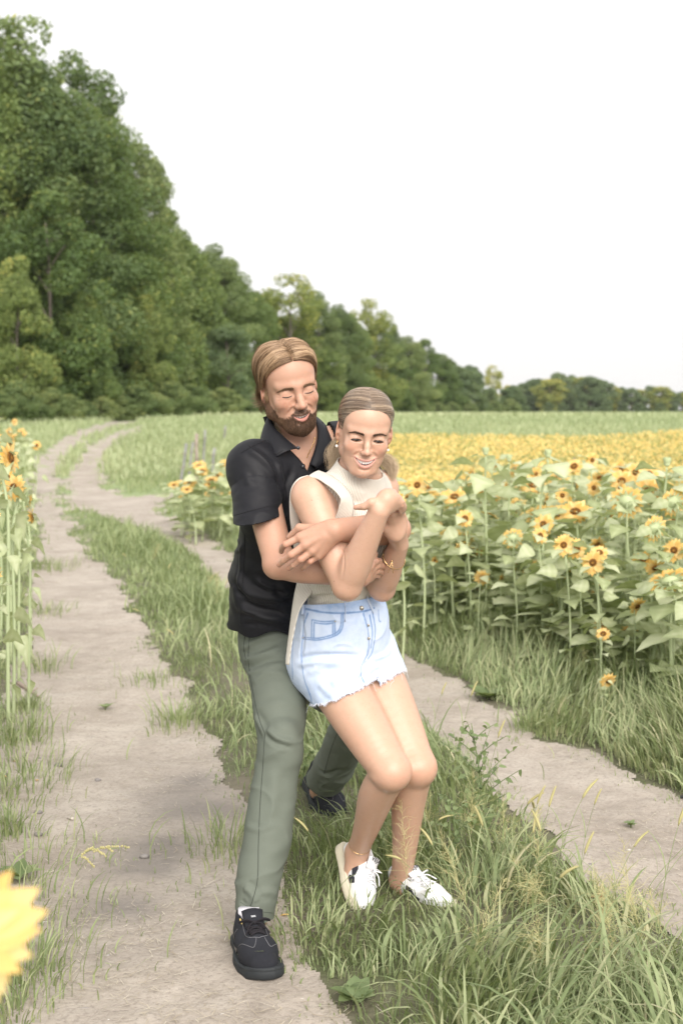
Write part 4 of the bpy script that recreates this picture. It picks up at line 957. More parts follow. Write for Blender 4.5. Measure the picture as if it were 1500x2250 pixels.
def hair_woman(fr, hd, root, tails=None):
    rng = np.random.default_rng(21); mb = MB()
    for sg in (-1, 1):
        s = np.linspace(0, 1, 150); t = np.linspace(0, 1, 50); S_, T_ = np.meshgrid(s, t, indexing='ij'); S_, T_ = S_.ravel(), T_.ravel()
        D = woman_path(sg, S_, T_)
        ridge = noise3(np.stack([S_ * 60 + sg, T_ * 1.2, 0 * S_], -1), 3)
        off = .0003 + .0052 * sstep(0, .42, T_) + ridge * .0009 * sstep(.05, .3, T_)
        P = shell_r(hd, D, off)
        tone = .38 + .22 * noise3(np.stack([S_ * 110, T_ * 1.3, 0 * S_ + sg], -1), 9) + .16 * sstep(.1, .5, T_)
        mb.grid(fr.w(P).reshape(150, 50, 3), a=tone)
    cap = mb.build('hair', M_hair_f, root)
    N, K = 10000, 13; S_, tn = [], []
    for sg in (-1, 1):
        s = rng.random(N // 2); t0 = np.where(rng.random(len(s)) < .55, 0, rng.random(len(s)) * .6); t1 = np.minimum(t0 + .35 + .5 * rng.random(len(s)), 1)
        T = t0[:, None] + (t1 - t0)[:, None] * np.linspace(0, 1, K); Sm = s[:, None] + noise3(np.stack([s[:, None] * 40 + 0 * T, T * 2, 0 * T], -1), 7) * .006
        Sm = np.clip(Sm, 0, 1)
        D = woman_path(sg, Sm.ravel(), T.ravel())
        ridge = noise3(np.stack([Sm.ravel() * 60 + sg, T.ravel() * 1.2, 0 * T.ravel()], -1), 3)
        off = .0004 + .0055 * sstep(0, .42, T.ravel()) + ridge * .0009 * sstep(.05, .3, T.ravel()) + np.repeat(rng.random(len(s)) * .0008, K)
        S_.append(shell_r(hd, D, off).reshape(len(s), K, 3))
        tn.append(np.clip(.47 + .28 * noise3(np.stack([s * 60 + sg, 0 * s, 0 * s], -1), 8) + .20 * rng.normal(size=len(s)) + .12 * (t0 > .1), 0, 1))
    curves_obj('hair_strands', fr.w(np.concatenate(S_)), np.linspace(.8, .6, K) * .00042, M_hair_f, cap, np.concatenate(tn))
    # baby hairs along the hairline and small flyaways on top
    B = []
    for i in range(120):
        sg = rng.choice([-1, 1]); s = rng.random() * .8; t = np.linspace(.0, .12 + .1 * rng.random(), 8) + rng.random() * .35
        B.append(shell_r(hd, woman_path(sg, s + 0 * t, t), .004 + .010 * np.linspace(0, 1, 8) ** 1.3 * rng.random()))
    curves_obj('hair_strands', fr.w(np.array(B)), np.linspace(1, .3, 8) * .00016, M_hair_f, cap, rng.random(120))
    if tails is not None:
        base = fr.w((0, .114, -.022)); N, K = 2600, 16; S3 = []; tone = []
        for i in range(N):
            tl = tails[0] if rng.random() < .5 else tails[1]
            g = smooth_poly([base] + tl['pts'], 6); u = np.linspace(0, 1, K); L = .75 + .3 * rng.random()
            idx = np.clip(u * L, 0, 1) * (len(g) - 1); i0 = np.minimum(idx.astype(int), len(g) - 2); p = g[i0] + (g[i0 + 1] - g[i0]) * (idx - i0)[:, None]
            ofs = rng.normal(size=3) * np.array([1, 1, .5]); w = tl['w']
            ph = rng.random() * .8 + ofs[0] * .5
            p = p + ofs * (.006 + (w - .006) * sstep(0, .5, u))[:, None] + np.outer(np.sin(u * 9 + ph) * .008 * u, [1, .4, 0])
            S3.append(p); tone.append(np.clip(.5 + .3 * np.sin(ofs[0] * 4 + ofs[1] * 3) + .2 * rng.normal(), 0, 1))
        curves_obj('ponytail', np.array(S3), np.linspace(1, .3, K) * .00042, M_tail_f, root, tone)
# ================================================================== PEOPLE: joints measured in the photo (pixel, distance)
def P3(*a): return np.array([pix(*p) for p in a])
def lerp(a, b, t): return a + (b - a) * t
# ---- man
MH = Frame(pix(634, 847, 3.86), rotm(21, 14, -12), .955)
m_neck = pix(662, 1000, 3.97); m_shR = pix(562, 1032, 3.84); m_shL = pix(745, 985, 3.99)
m_chest = pix(645, 1095, 3.96); m_belly = pix(612, 1270, 4.06); m_pelv = pix(614, 1410, 4.14)
m_elR = pix(613, 1238, 3.690); m_wrR = pix(792, 1266, 3.665)
m_elL = pix(868, 1163, 3.735); m_wrL = pix(734, 1164, 3.555)
m_hipR = pix(618, 1440, 4.08); m_knR = pix(612, 1665, 3.86); m_anR = pix(562, 2015, 3.74)
m_hipL = pix(640, 1440, 4.24); m_knL = pix(792, 1560, 4.45); m_anL = pix(701, 1738, 4.93)
m_n = unit(np.array([.62, -.74, -.22]))          # chest faces this way
# ---- woman
WHd = Frame(pix(801, 944, 3.68), rotm(5, 19, 5), .885)
w_neck = pix(783, 1062, 3.765); w_shR = pix(684, 1092, 3.665); w_shL = pix(832, 1076, 3.87)
w_chest = pix(764, 1150, 3.80); w_waist = pix(752, 1305, 3.90); w_pelv = pix(752, 1425, 3.97)
w_elR = pix(762, 1284, 3.575); w_wrR = pix(832, 1124, 3.475)
w_elL = pix(838, 1288, 3.80); w_wrL = pix(877, 1196, 3.66)
w_hipR = pix(712, 1455, 3.93); w_knR = pix(858, 1694, 3.735); w_anR = pix(784, 1872, 3.99)
w_hipL = pix(808, 1440, 4.01); w_knL = pix(915, 1686, 3.82); w_anL = pix(880, 1935, 4.02)
w_n = unit(np.array([.72, -.68, -.10]))

def hand(s, wrist, K, fingers, thumb, r, ndir, wr=.024, k=.010):
    """palm from wrist to the four knuckles, five jointed fingers. K: 4 knuckle points (index..little)"""
    K = np.asarray(K); pr = r * 1.32
    mid = K.mean(0)
    for i in range(4):
        s.cone(lerp(wrist, mid, .12) + (K[i] - mid) * .45, K[i], wr * .62, pr * (1.02 if i < 3 else .92), k=k)
    s.cone(lerp(wrist, K[0], .25), lerp(wrist, K[3], .8), wr * .6, pr, k=k)
    for i, f in enumerate(fingers):
        pts = np.vstack([K[i:i + 1], np.asarray(f)]); m = len(pts); sc = (1.0, 1.05, 1.0, .86)[i]
        rad = np.linspace(1.04, .74, m) * r * sc
        s.cone(pts[0], pts[1], rad[0], rad[1], k=.0035)
        for j in range(1, m - 1):
            s.cone(pts[j], pts[j + 1], rad[j], rad[j + 1], k=.0020)
            s.ell(pts[j], rad[j] * 1.05, k=.002)
        s.ell(K[i] - ndir * r * .25, r * 1.12, k=.006)
    t = np.asarray(thumb); m = len(t); rad = np.linspace(1.45, .92, m) * r
    s.cone(lerp(wrist, t[0], .15), t[0], wr * .62, rad[0], k=.012)
    for j in range(m - 1): s.cone(t[j], t[j + 1], rad[j], rad[j + 1], k=.004)
    return s
NAILS = []                                       # (point, radius) for nail colour
def limb_arm(s, sh, el, wr, r, k=.02):
    """shoulder, upper arm with biceps; forearm that swells below the elbow and narrows to the wrist"""
    s.limb([sh, lerp(sh, el, .3), lerp(sh, el, .65), el], [r[0], r[1], r[1] * .93, r[2]], k=k)
    s.limb([el, lerp(el, wr, .25), lerp(el, wr, .6), wr], [r[2] * .97, r[3], r[3] * .84, r[4]], k=.010)
def limb_leg(s, hip, kn, an, r, back, k=.03):
    """thigh, knee cap, calf bulging backwards, thin ankle"""
    s.limb([hip, lerp(hip, kn, .4), lerp(hip, kn, .75), kn], [r[0], r[1], (r[1] + r[2]) / 2, r[2]], k=k)
    s.limb([kn, lerp(kn, an, .28) + back * .012, lerp(kn, an, .62) + back * .004, lerp(kn, an, .85), an], [r[2] * .92, r[3], r[3] * .78, r[4] * 1.02, r[4]], k=.010)
    s.ell(kn - back * r[2] * .10, r[2] * .90, k=.022)
def shell_mesh(name, sdf, h, off, mats, parent, cuts=(), th=.003, disp=None, attrs=None, relax_n=1, solid=True, hi=None, lo=None, rim=True):
    V, F = sdf.mesh(h, off, lo=lo, hi=hi)
    V = relax(V, F, relax_n, .5)
    if disp is not None:
        N = vnormals(V, F); V = V + N * disp(V, N)[:, None]
    for g in cuts: V, F = cut(V, F, g)
    at = attrs(V) if attrs else None
    o = mesh_obj(name, V, F, mats, parent, attrs=at)
    if solid:
        md = o.modifiers.new('thickness', 'SOLIDIFY'); md.thickness = th; md.offset = -1; md.use_rim = True
    return o, V, F
def bvh_of(V, F): return BVHTree.FromPolygons([tuple(v) for v in V.tolist()], F.tolist())
CAMP = Vector((0, 0, CAM_H))
def on(bvh, px, py, lift=.0):
    """the point of a surface measured at photo pixel (px,py) (used while modelling seams, folds and buttons)"""
    d = Vector(pix(px, py, 4.0)) - CAMP; d.normalize(); hit = bvh.ray_cast(CAMP, d)
    if hit[0] is None: return None
    n = hit[1] if hit[1].dot(d) < 0 else -hit[1]
    return np.array(hit[0] + n * lift)
def line_on(bvh, pts, lift=.001, n=10):
    out = []
    L = smooth_poly([(a, b, 0) for a, b in pts], n)
    for x, y, _ in L:
        q = on(bvh, x, y, lift)
        if q is not None: out.append(q)
    return np.array(out)
def folds(bvh, specs):
    """specs: (pixel polyline, half width m, height m). returns a displacement function following the folds' 3D courses"""
    L = []
    for pts, w, a in specs:
        q = line_on(bvh, pts, 0, 4)
        if len(q) > 1: L.append((q, w, a))
    def f(V, N=None):
        d = np.zeros(len(V))
        for q, w, a in L:
            lo, hi = q.min(0) - 4 * w, q.max(0) + 4 * w; m = np.nonzero(((V > lo) & (V < hi)).all(1))[0]
            if not len(m): continue
            dd, t = polydist(V[m], q); e = np.clip(np.sin(np.pi * np.clip(t, .02, .98)) * 2.2, 0, 1)
            x = dd / w; d[m] += a * e * (np.exp(-x * x) - .35 * np.exp(-((x - 1.8) / .9) ** 2))
        return d
    return f
def seam(bvh, pts, name, m, parent, r=.0006, lift=.0004, n=10, mb=None):
    q = line_on(bvh, pts, lift, n)
    if len(q) < 2: return
    if mb is not None: mb.tube(q, r, 5); return
    b = MB(); b.tube(q, r, 5); return b.build(name, m, parent)
# ================================================================== MAN
def fabric(name, col, bumpscale=900, rough=.8, var=.08, sheen=.0, bs=.25, extra=None):
    def b(N, p):
        n = N.noise(14, 4); n2 = N.noise(160, 2)
        c = N.mix(N.math('MULTIPLY', n, var * 2), tuple(x * (1 - var) for x in col), tuple(min(1, x * (1 + var * 2)) for x in col))
        c = N.mix(N.math('MULTIPLY', n2, .3), c, tuple(x * .75 for x in col))
        if extra: c = extra(N, c)
        N.link(c[0], p, 'Base Color', 2)
        w = N.n('TexVoronoi'); w.inputs['Scale'].default_value = bumpscale; N.inp(w, 'Vector', (N.n('TexCoord'), 3))
        bm = N.bump(w, bs, .0006); N.link(bm, p, 'Normal')
    return mat(name, col, rough=rough, spec=.3, sheen=sheen, build=b)
M_shirt = fabric('black_cotton', (.0060, .0062, .0095), rough=.60, sheen=.03)
M_shirt_in = fabric('black_cotton_inside', (.008, .008, .010), rough=.9)
M_trou = fabric('sage_twill', (.130, .148, .122), 1100, rough=.78, var=.05)
M_seam_t = mat('trouser_thread', (.035, .042, .035), .9)
M_seam_s = mat('shirt_thread', (.006, .006, .008), .9)
M_button = mat('dark_button', (.03, .03, .035), .25, .6)
M_gold = mat('gold_chain', (.78, .52, .25), .25, metal=1.0)
M_suede = fabric('black_suede', (.016, .017, .022), 500, rough=.95, var=.5, sheen=.0, bs=.5)
M_bleath = mat('black_leather', (.050, .050, .054), .35, .6)
M_rubber = fabric('dark_rubber', (.028, .032, .036), 120, rough=.7, var=.3)
M_lace_b = fabric('black_lace', (.018, .016, .020), 700, rough=.9)
M_stitch_b = mat('grey_stitching', (.16, .16, .175), .8)
M_sock = fabric('white_sock', (.72, .70, .76), 800)
M_tab = mat('yellow_lining', (.75, .55, .18), .7)
# --- skin body
man = empty('person', (float(m_pelv[0]), float(m_pelv[1]), 0))
set_props(man, 'bearded man in black short-sleeved shirt and green trousers hugging the woman from behind', 'person')
SM = SDF()
hdM = head_sdf(False)
m_facing = m_n
place_head(SM, hdM, MH)
SM.cone(MH.w((0, .020, -.060)), m_neck + np.array([0, .01, 0]), .052, .058, k=.03)
SM.cone(MH.w((.03, -.005, -.075)), m_neck + np.array([.03, -.035, -.02]), .013, .015, k=.02)      # neck tendons
SM.cone(MH.w((-.03, .00, -.075)), m_neck + np.array([.0, -.055, -.02]), .013, .015, k=.02)
tor = lambda s, g=0.0: (s.cone(m_neck, m_chest, .075 + g, .135 + g, k=.05, n=m_n, sq=.72),
                        s.cone(lerp(m_neck, m_chest, .25) + (m_shR - m_neck) * .35, m_shR, .066 + g, .060 + g, k=.05), s.cone(lerp(m_neck, m_chest, .25) + (m_shL - m_neck) * .35, m_shL, .066 + g, .060 + g, k=.05),
                        s.limb([m_chest, m_belly, m_pelv], [.148 + g, .122 + g, .126 + g], k=.04, n=m_n, sq=.76))
tor(SM)
limb_arm(SM, m_shR, m_elR, m_wrR, (.058, .047, .040, .043, .029), k=.03)
limb_arm(SM, m_shL, m_elL, m_wrL, (.058, .048, .040, .042, .028), k=.03)
SM.ell(m_elR + np.array([-.008, .004, -.006]), .033, k=.012)
b0 = unit(np.array([-.3, .9, 0]))
limb_leg(SM, m_hipR, m_knR, m_anR, (.078, .062, .045, .046, .034), b0); limb_leg(SM, m_hipL, m_knL, m_anL, (.078, .062, .045, .046, .034), b0)
# left hand laid over his own right elbow
dL = 3.548
Kp = P3((660, 1180, dL + .012), (671, 1197, dL), (687, 1210, dL + .004), (699, 1220, dL + .014))
Fg = [P3((628, 1196, dL + .012), (620, 1203, dL + .034), (618, 1212, dL + .052)), P3((640, 1219, dL - .002), (624, 1231, dL + .018), (613, 1241, dL + .036)),
      P3((661, 1229, dL + .000), (645, 1242, dL + .018), (635, 1249, dL + .034)), P3((681, 1234, dL + .012), (670, 1245, dL + .030), (664, 1251, dL + .044))]
Th = P3((686, 1163, dL + .030), (658, 1160, dL + .040), (636, 1180, dL + .058))
hand(SM, m_wrL, Kp, Fg, Th, .0096, unit(np.array([0, 1., .2])), wr=.029)
NAILS += [(Fg[1][2], .0065), (Fg[2][2], .0065), (Fg[3][2], .0055), (Fg[0][2], .005)]
for i in range(4): SM.cone(lerp(m_wrL, Kp[i], .35) - np.array([0, .016, 0]), Kp[i] - np.array([0, .0085, 0]), .0035, .0035, k=.010)   # tendons
# right hand round her waist
dR = 3.665
Kp2 = P3((812, 1246, dR - .012), (814, 1254, dR), (814, 1262, dR + .014), (812, 1270, dR + .026))
Fg2 = [P3((826, 1233, dR - .010), (833, 1232, dR + .004), (835, 1238, dR + .012)), P3((829, 1243, dR + .004), (838, 1243, dR + .020), (842, 1246, dR + .03)),
       P3((828, 1254, dR + .018), (836, 1256, dR + .036), (838, 1260, dR + .045)), P3((824, 1264, dR + .03), (830, 1266, dR + .045), (832, 1268, dR + .05))]
hand(SM, m_wrR, Kp2, Fg2, P3((800, 1244, dR - .012), (815, 1226, dR - .008), (824, 1218, dR)), .0088, unit(np.array([0, 1., 0])), wr=.027)
zc = m_neck[2] - .005
Vh, Fh = SM.mesh(.0017, lo=np.array([-9, -9, zc - .006])); Vh = relax(Vh, Fh, 1, .4); Vh = face_lines(Vh, Fh, MH, False)
Vb, Fb = SM.mesh(.0030, hi=np.array([9, 9, zc])); Vb = relax(Vb, Fb, 2, .5)
V = np.vstack([Vh, Vb]); F = np.vstack([Fh, Fb + len(Vh)])
at = skin_attrs(V, hdM, MH, False); nl = np.zeros(len(V))
for c, r in NAILS: nl = np.maximum(nl, (np.linalg.norm(V - (c - np.array([0, .006, 0])), axis=1) < r) * 1.0)
at['nail'] = nl
kn = np.zeros(len(V))
for c in list(Kp) + [f[0] for f in Fg]: kn = np.maximum(kn, np.exp(-(np.linalg.norm(V - c, axis=1) / .011) ** 2))
at['blush'] = np.clip(at['blush'] + .8 * kn + .45 * np.exp(-(np.linalg.norm(V - m_elR, axis=1) / .04) ** 2), 0, 1)
body = mesh_obj('body', V, F, M_skin_m, man, attrs=at)
hs_m = head_sdf(False, False)
make_teeth(MH, False, man, M_teeth); make_eyes(MH, False, man, M_eye, M_lash); make_brows(MH, hdM, False, man, M_brow_m)
hair_man(MH, hs_m, man)
# arm hair on the forearms: faint short strands
bvM = bvh_of(V, F); rng = np.random.default_rng(2)
# --- shirt
SS = SDF(); tor(SS, .010)
SS.cone(m_neck + np.array([-.01, .012, .012]), m_neck + np.array([-.005, .01, -.03]), .064, .075, k=.02)
slv_end = pix(566, 1137, 3.76)
SS.cone(m_shR + np.array([-.004, .0, .006]), lerp(m_shR, slv_end, .30), .068, .062, k=.045)
SS.cone(m_shL, lerp(m_shL, m_elL, .6), .066, .062, k=.04)
hem = pix(602, 1392, 4.10)
SS.cone(m_belly, hem, .136, .132, k=.05, n=m_n, sq=.84)
sa = unit(slv_end - m_shR + np.array([.01, .09, .028]))
def c_slv(P):  # right sleeve hem
    q = P - slv_end; ax = q @ sa; rad = np.linalg.norm(q - ax[:, None] * sa, axis=1)
    return np.where(rad < .083, np.where(P[:, 2] < m_shR[2], ax, -1), -1) * 1.0
def c_slv2(P):
    q = P - lerp(m_shL, m_elL, .55); a = unit(m_elL - m_shL); ax = q @ a; rad = np.linalg.norm(q - ax[:, None] * a, axis=1)
    return np.where(rad < .10, ax, -1)
hl = pix(527, 1381, 4.1); hr = pix(634, 1392, 4.05)
def c_hem(P):
    t = np.clip((P[:, 0] - hl[0]) / (hr[0] - hl[0]), -.5, 1.8)
    z = hl[2] + (hr[2] - hl[2]) * t - .012 * np.sin(np.clip(t, 0, 1) * np.pi * 2) + .006
    return z - P[:, 2]
neckline = [pix(644, 962, 3.88), pix(678, 1041, 3.84), pix(700, 950, 3.91)]
vA, vB, vC = neckline
def c_neck(P):
    # open V at the front: points above both edges
    e1 = vB - vA; e2 = vC - vB; up = unit(-m_n)
    n1 = unit(np.cross(e1, m_n)); n2 = unit(np.cross(e2, m_n))
    s1 = (P - vA) @ n1; s2 = (P - vB) @ n2
    c = vA * .4 + vC * .6
    s1 = s1 * np.sign((c - vA) @ n1); s2 = s2 * np.sign((c - vB) @ n2)
    return np.minimum(s1, s2)
def c_top(P):
    a = unit(MH.w((0, .02, -.06)) - m_neck); return np.where(np.linalg.norm(P - m_neck, axis=1) < .12, (P - m_neck) @ a - .028, -1)
V0, F0 = SS.mesh(.007); bv0 = bvh_of(V0, F0)
fs = folds(bv0, [
    ([(535, 1040), (560, 1075), (600, 1092)], .009, .004), ([(522, 1075), (555, 1095), (595, 1105)], .007, .0035), ([(520, 1098), (560, 1112), (600, 1112)], .007, .003),
    ([(545, 985), (580, 1010), (612, 1050)], .010, .004), ([(610, 1010), (618, 1060), (628, 1110)], .010, .005), ([(640, 1030), (628, 1080), (632, 1140)], .009, -.004),
    ([(600, 1120), (612, 1150), (632, 1185)], .010, .005), ([(535, 1190), (530, 1230), (528, 1300)], .008, .003),
    ([(520, 1262), (550, 1300), (600, 1312), (640, 1305)], .014, .008), ([(515, 1290), (560, 1335), (630, 1345)], .013, -.006), ([(525, 1335), (570, 1350), (635, 1368)], .010, .005),
    ([(600, 1285), (620, 1310), (645, 1325)], .010, -.005), ([(560, 1270), (590, 1290), (640, 1290)], .009, .006), ([(533, 1360), (580, 1362), (632, 1382)], .008, .003)])
def dsh(P, N): return fs(P) * 1.25 + .0034 * fbm(P * np.array([8, 8, 20]), 3, 3) * sstep(m_chest[2], m_chest[2] - .15, P[:, 2]) + .0016 * fbm(P * np.array([10, 10, 26]), 2, 6) + .0038 * crease(P + .02 * P[:, ::-1], (4, 4, 11), 21) * sstep(m_chest[2] + .05, m_chest[2] - .1, P[:, 2]) + .0018 * crease(P, (7, 7, 9), 25)
shirt, Vs, Fs = shell_mesh('shirt', SS, .0033, 0, M_shirt, man, cuts=(c_slv2, c_hem, c_neck, c_top), th=.0025, disp=dsh, relax_n=2)
SV = SDF(); SV.limb([m_shR + np.array([-.002, .0, .002]), lerp(m_shR, slv_end, .5), slv_end, slv_end + (slv_end - m_shR) * .5], [.066, .066, .0645, .0640], k=.01)
def c_slvin(P): return (P - (m_shR + sa * -.062)) @ -sa + 0
def dsl(P, N): return fs(P) + .0030 * crease(P @ np.array([[1, 0, .3], [0, 1, 0], [-.5, 0, 1]]), (5, 5, 14), 29) + .0022 * fbm(P * np.array([10, 10, 30]), 3, 33)
slv, Vv_, Fv_ = shell_mesh('sleeve', SV, .0033, 0, M_shirt, shirt, cuts=(lambda P: (P - slv_end) @ sa,), th=.0025, disp=dsl, relax_n=2)
Vs = np.vstack([Vs, Vv_]); Fs = np.vstack([Fs, Fv_ + len(Vs) - len(Vv_)])
bvS = bvh_of(Vs, Fs)
sb = MB()
for L in ([(512, 1133), (545, 1124), (580, 1115), (610, 1108)], [(545, 978), (575, 1000), (600, 1030), (612, 1075)], [(538, 1175), (536, 1240), (530, 1320), (530, 1370)],
          [(528, 1372), (570, 1372), (610, 1386), (634, 1385)], [(600, 960), (560, 978), (530, 995)]): seam(bvS, L, '', None, None, .0008, .0006, mb=sb)
sb.build('seam', M_seam_s, shirt)
# collar: stand plus two falling flaps
def loft(A, B, n=14, m=6, bulge=0.0, bn=None):
    A = smooth_poly(A, n); B = smooth_poly(B, n); k = min(len(A), len(B)); A = A[np.linspace(0, len(A) - 1, k).astype(int)]; B = B[np.linspace(0, len(B) - 1, k).astype(int)]
    t = np.linspace(0, 1, m)[None, :, None]; G = A[:, None] * (1 - t) + B[:, None] * t
    if bn is not None: G = G + np.asarray(bn) * bulge * np.sin(np.pi * t)
    return G
def thick(o, t, off=0): md = o.modifiers.new('thickness', 'SOLIDIFY'); md.thickness = t; md.offset = off; return o
def collar():
    top = P3((634, 905, 4.02), (608, 902, 3.97), (592, 912, 3.905), (600, 935, 3.865), (626, 962, 3.835), (654, 985, 3.825))
    out = P3((628, 935, 4.045), (590, 945, 3.99), (573, 962, 3.90), (584, 985, 3.835), (604, 1003, 3.800), (625, 994, 3.805))
    mb = MB(); mb.grid(loft(top, out, 10, 7, .006, (-.3, -.8, .3)))
    a = mb.build('collar', M_shirt, shirt); thick(a, .003)
    top = P3((650, 905, 4.03), (676, 905, 4.00), (692, 922, 3.94), (698, 950, 3.905), (692, 985, 3.865), (680, 1020, 3.842))
    out = P3((660, 930, 4.06), (700, 925, 4.03), (722, 945, 3.965), (730, 985, 3.90), (716, 1015, 3.858), (696, 1030, 3.842))
    mb = MB(); mb.grid(loft(top, out, 10, 7, .006, (.3, -.8, .3)))
    b = mb.build('collar', M_shirt, shirt); thick(b, .003)
    # stand behind the neck and inner facing strips
    mb = MB(); A = P3((592, 912, 3.907), (606, 950, 3.885), (634, 985, 3.862), (660, 1012, 3.852), (676, 1038, 3.848)); B = A + np.array([-.018, .012, -.006])
    mb.grid(loft(A, B, 8, 4)); A = P3((694, 925, 3.945), (699, 955, 3.912), (693, 990, 3.872), (682, 1022, 3.852), (675, 1042, 3.85)); B = A + np.array([.020, .014, -.004]); mb.grid(loft(A, B, 8, 4))
    A = P3((592, 912, 3.91), (612, 900, 3.99), (640, 900, 4.03), (672, 903, 4.01), (694, 925, 3.95)); mb.grid(loft(A, A + np.array([0, .012, -.04]), 8, 4))
    c = mb.build('collar_stand', M_shirt_in, shirt); thick(c, .002)
    st = MB(); e = P3((579, 966, 3.892), (588, 984, 3.834), (604, 998, 3.7985), (622, 989, 3.802)); st.tube(smooth_poly(e, 8), .0006, 5); st.build('seam', M_seam_s, shirt)
collar()
for (x, y) in ((664, 1026), (655, 986)):
    q = on(bvS, x, y, .003) if y > 1000 else pix(655, 984, 3.812)
    if q is None: q = pix(x, y, 3.84)
    mb = MB(); mb.sphere(q, (.0052, .0022, .0052), 14, 8); mb.sphere(q - np.array([0, .002, 0]), (.0032, .0012, .0032), 10, 6); mb.build('button', M_button, shirt)
pm = MB(); A = [pix(664, 1000, 3.853), on(bvS, 672, 1040, .003), on(bvS, 670, 1075, .003)]; A = [a for a in A if a is not None]
if 0: g = smooth_poly(A, 8); pm.strip(g, np.tile([.016, .002, .0], (len(g), 1))); o_ = pm.build('placket', M_shirt, shirt); thick(o_, .002)
# necklace
nk = []
for x, y in smooth_poly([(691, 962, 0), (688, 975, 0), (682, 988, 0), (677, 998, 0), (674, 1006, 0)], 8)[:, :2]:
    q = on(bvM, x, y, .0015)
    if q is not None: nk.append(q)
if len(nk) > 2:
    mb = MB()
    for i, q in enumerate(smooth_poly(nk[::2], 5)): mb.sphere(q, (.0016, .0012, .0016), 6, 4)
    mb.build('necklace', M_gold, man)
# --- trousers
ST = SDF()
ST.cone(lerp(m_belly, m_pelv, .6), m_pelv, .124, .128, k=.04, n=m_n, sq=.82)
kR = m_knR; aR = pix(557, 2006, 3.72)
ST.limb([pix(614, 1430, 4.08), pix(613, 1545, 3.95), pix(613, 1650, 3.86), pix(592, 1800, 3.80), pix(566, 1950, 3.725), pix(558, 2040, 3.71)], [.098, .078, .0600, .0660, .0590, .0520], k=.04)
ST.ell(pix(620, 1640, 3.83), (.052, .05, .07), k=.03)
ST.cone(m_hipL, m_knL, .105, .068, k=.06); ST.cone(m_knL, pix(734, 1682, 4.76), .072, .066, k=.04); ST.cone(pix(734, 1682, 4.76), pix(697, 1752, 4.95), .066, .064, k=.02)
h1, h2 = pix(520, 1992, 3.72), pix(598, 2019, 3.70)
def c_tr1(P):
    t = (P[:, 0] - h1[0]) / (h2[0] - h1[0]); z = h1[2] + (h2[2] - h1[2]) * t + .020 * (P[:, 1] - 3.68) * 4 - .006 * np.sin(np.clip(t, 0, 1) * 3.14)
    return np.where(P[:, 2] < .5, np.where(P[:, 1] < 4.2, z - P[:, 2], -1), -1)
aL_ax = unit(m_anL - m_knL); hL = pix(706, 1722, 4.84)
def c_tr2(P): return np.where(P[:, 1] > 4.2, (P - hL) @ unit(aL_ax + np.array([.1, 0, -.25])), -1)
waist_top = lerp(m_belly, m_pelv, .45)
def c_tr3(P): return P[:, 2] - waist_top[2]
V0, F0 = ST.mesh(.008); bv0 = bvh_of(V0, F0)
ft = folds(bv0, [([(535, 1450), (575, 1440), (625, 1420)], .010, .005), ([(545, 1470), (590, 1452), (634, 1450)], .010, -.005), ([(552, 1500), (590, 1478), (636, 1482)], .010, .004),
    ([(532, 1425), (570, 1405), (620, 1395)], .009, .004), ([(585, 1600), (610, 1622), (645, 1632)], .009, .004), ([(582, 1614), (605, 1632), (640, 1642)], .007, -.004), ([(560, 1570), (575, 1600), (582, 1615)], .010, .005),
    ([(540, 1815), (570, 1822), (600, 1812)], .008, .0025), ([(535, 1950), (550, 1960), (565, 1985)], .010, .006), ([(528, 1975), (540, 1990), (560, 2005)], .008, -.004), ([(560, 1968), (590, 1960), (610, 1965)], .010, .003),
    ([(700, 1690), (720, 1700), (745, 1690)], .009, -.004), ([(600, 1690), (602, 1740), (598, 1800)], .016, .003)])
def dtr(P, N): return ft(P) * 1.2 + .0032 * fbm(P * np.array([7, 7, 15]), 3, 8) + .0012 * noise3(P * np.array([22, 22, 40]), 5) + .0030 * crease(P @ np.array([[1, 0, -.5], [0, 1, 0], [.3, 0, 1]]), (5, 5, 8), 41, 4.5)
trou, Vt, Ft = shell_mesh('trousers', ST, .0036, 0, M_trou, man, cuts=(c_tr1, c_tr2, c_tr3), th=.0025, disp=dtr, relax_n=2)
bvT = bvh_of(Vt, Ft); sb = MB()
seam(bvT, [(550, 1380), (546, 1450), (558, 1530), (570, 1580), (582, 1612)], '', None, None, .0009, .0003, mb=sb)
seam(bvT, [(582, 1612), (578, 1680), (572, 1760), (568, 1850), (566, 1930), (556, 1975), (551, 1990)], '', None, None, .0009, .0003, mb=sb)
seam(bvT, [(540, 1385), (536, 1420), (540, 1448)], '', None, None, .0009, .0003, mb=sb)
seam(bvT, [(528, 1982), (545, 1992), (570, 2002), (598, 2006)], '', None, None, .0006, .0003, mb=sb)
seam(bvT, [(740, 1612), (726, 1650), (712, 1700)], '', None, None, .0009, .0003, mb=sb)
sb.build('seam', M_seam_t, trou)
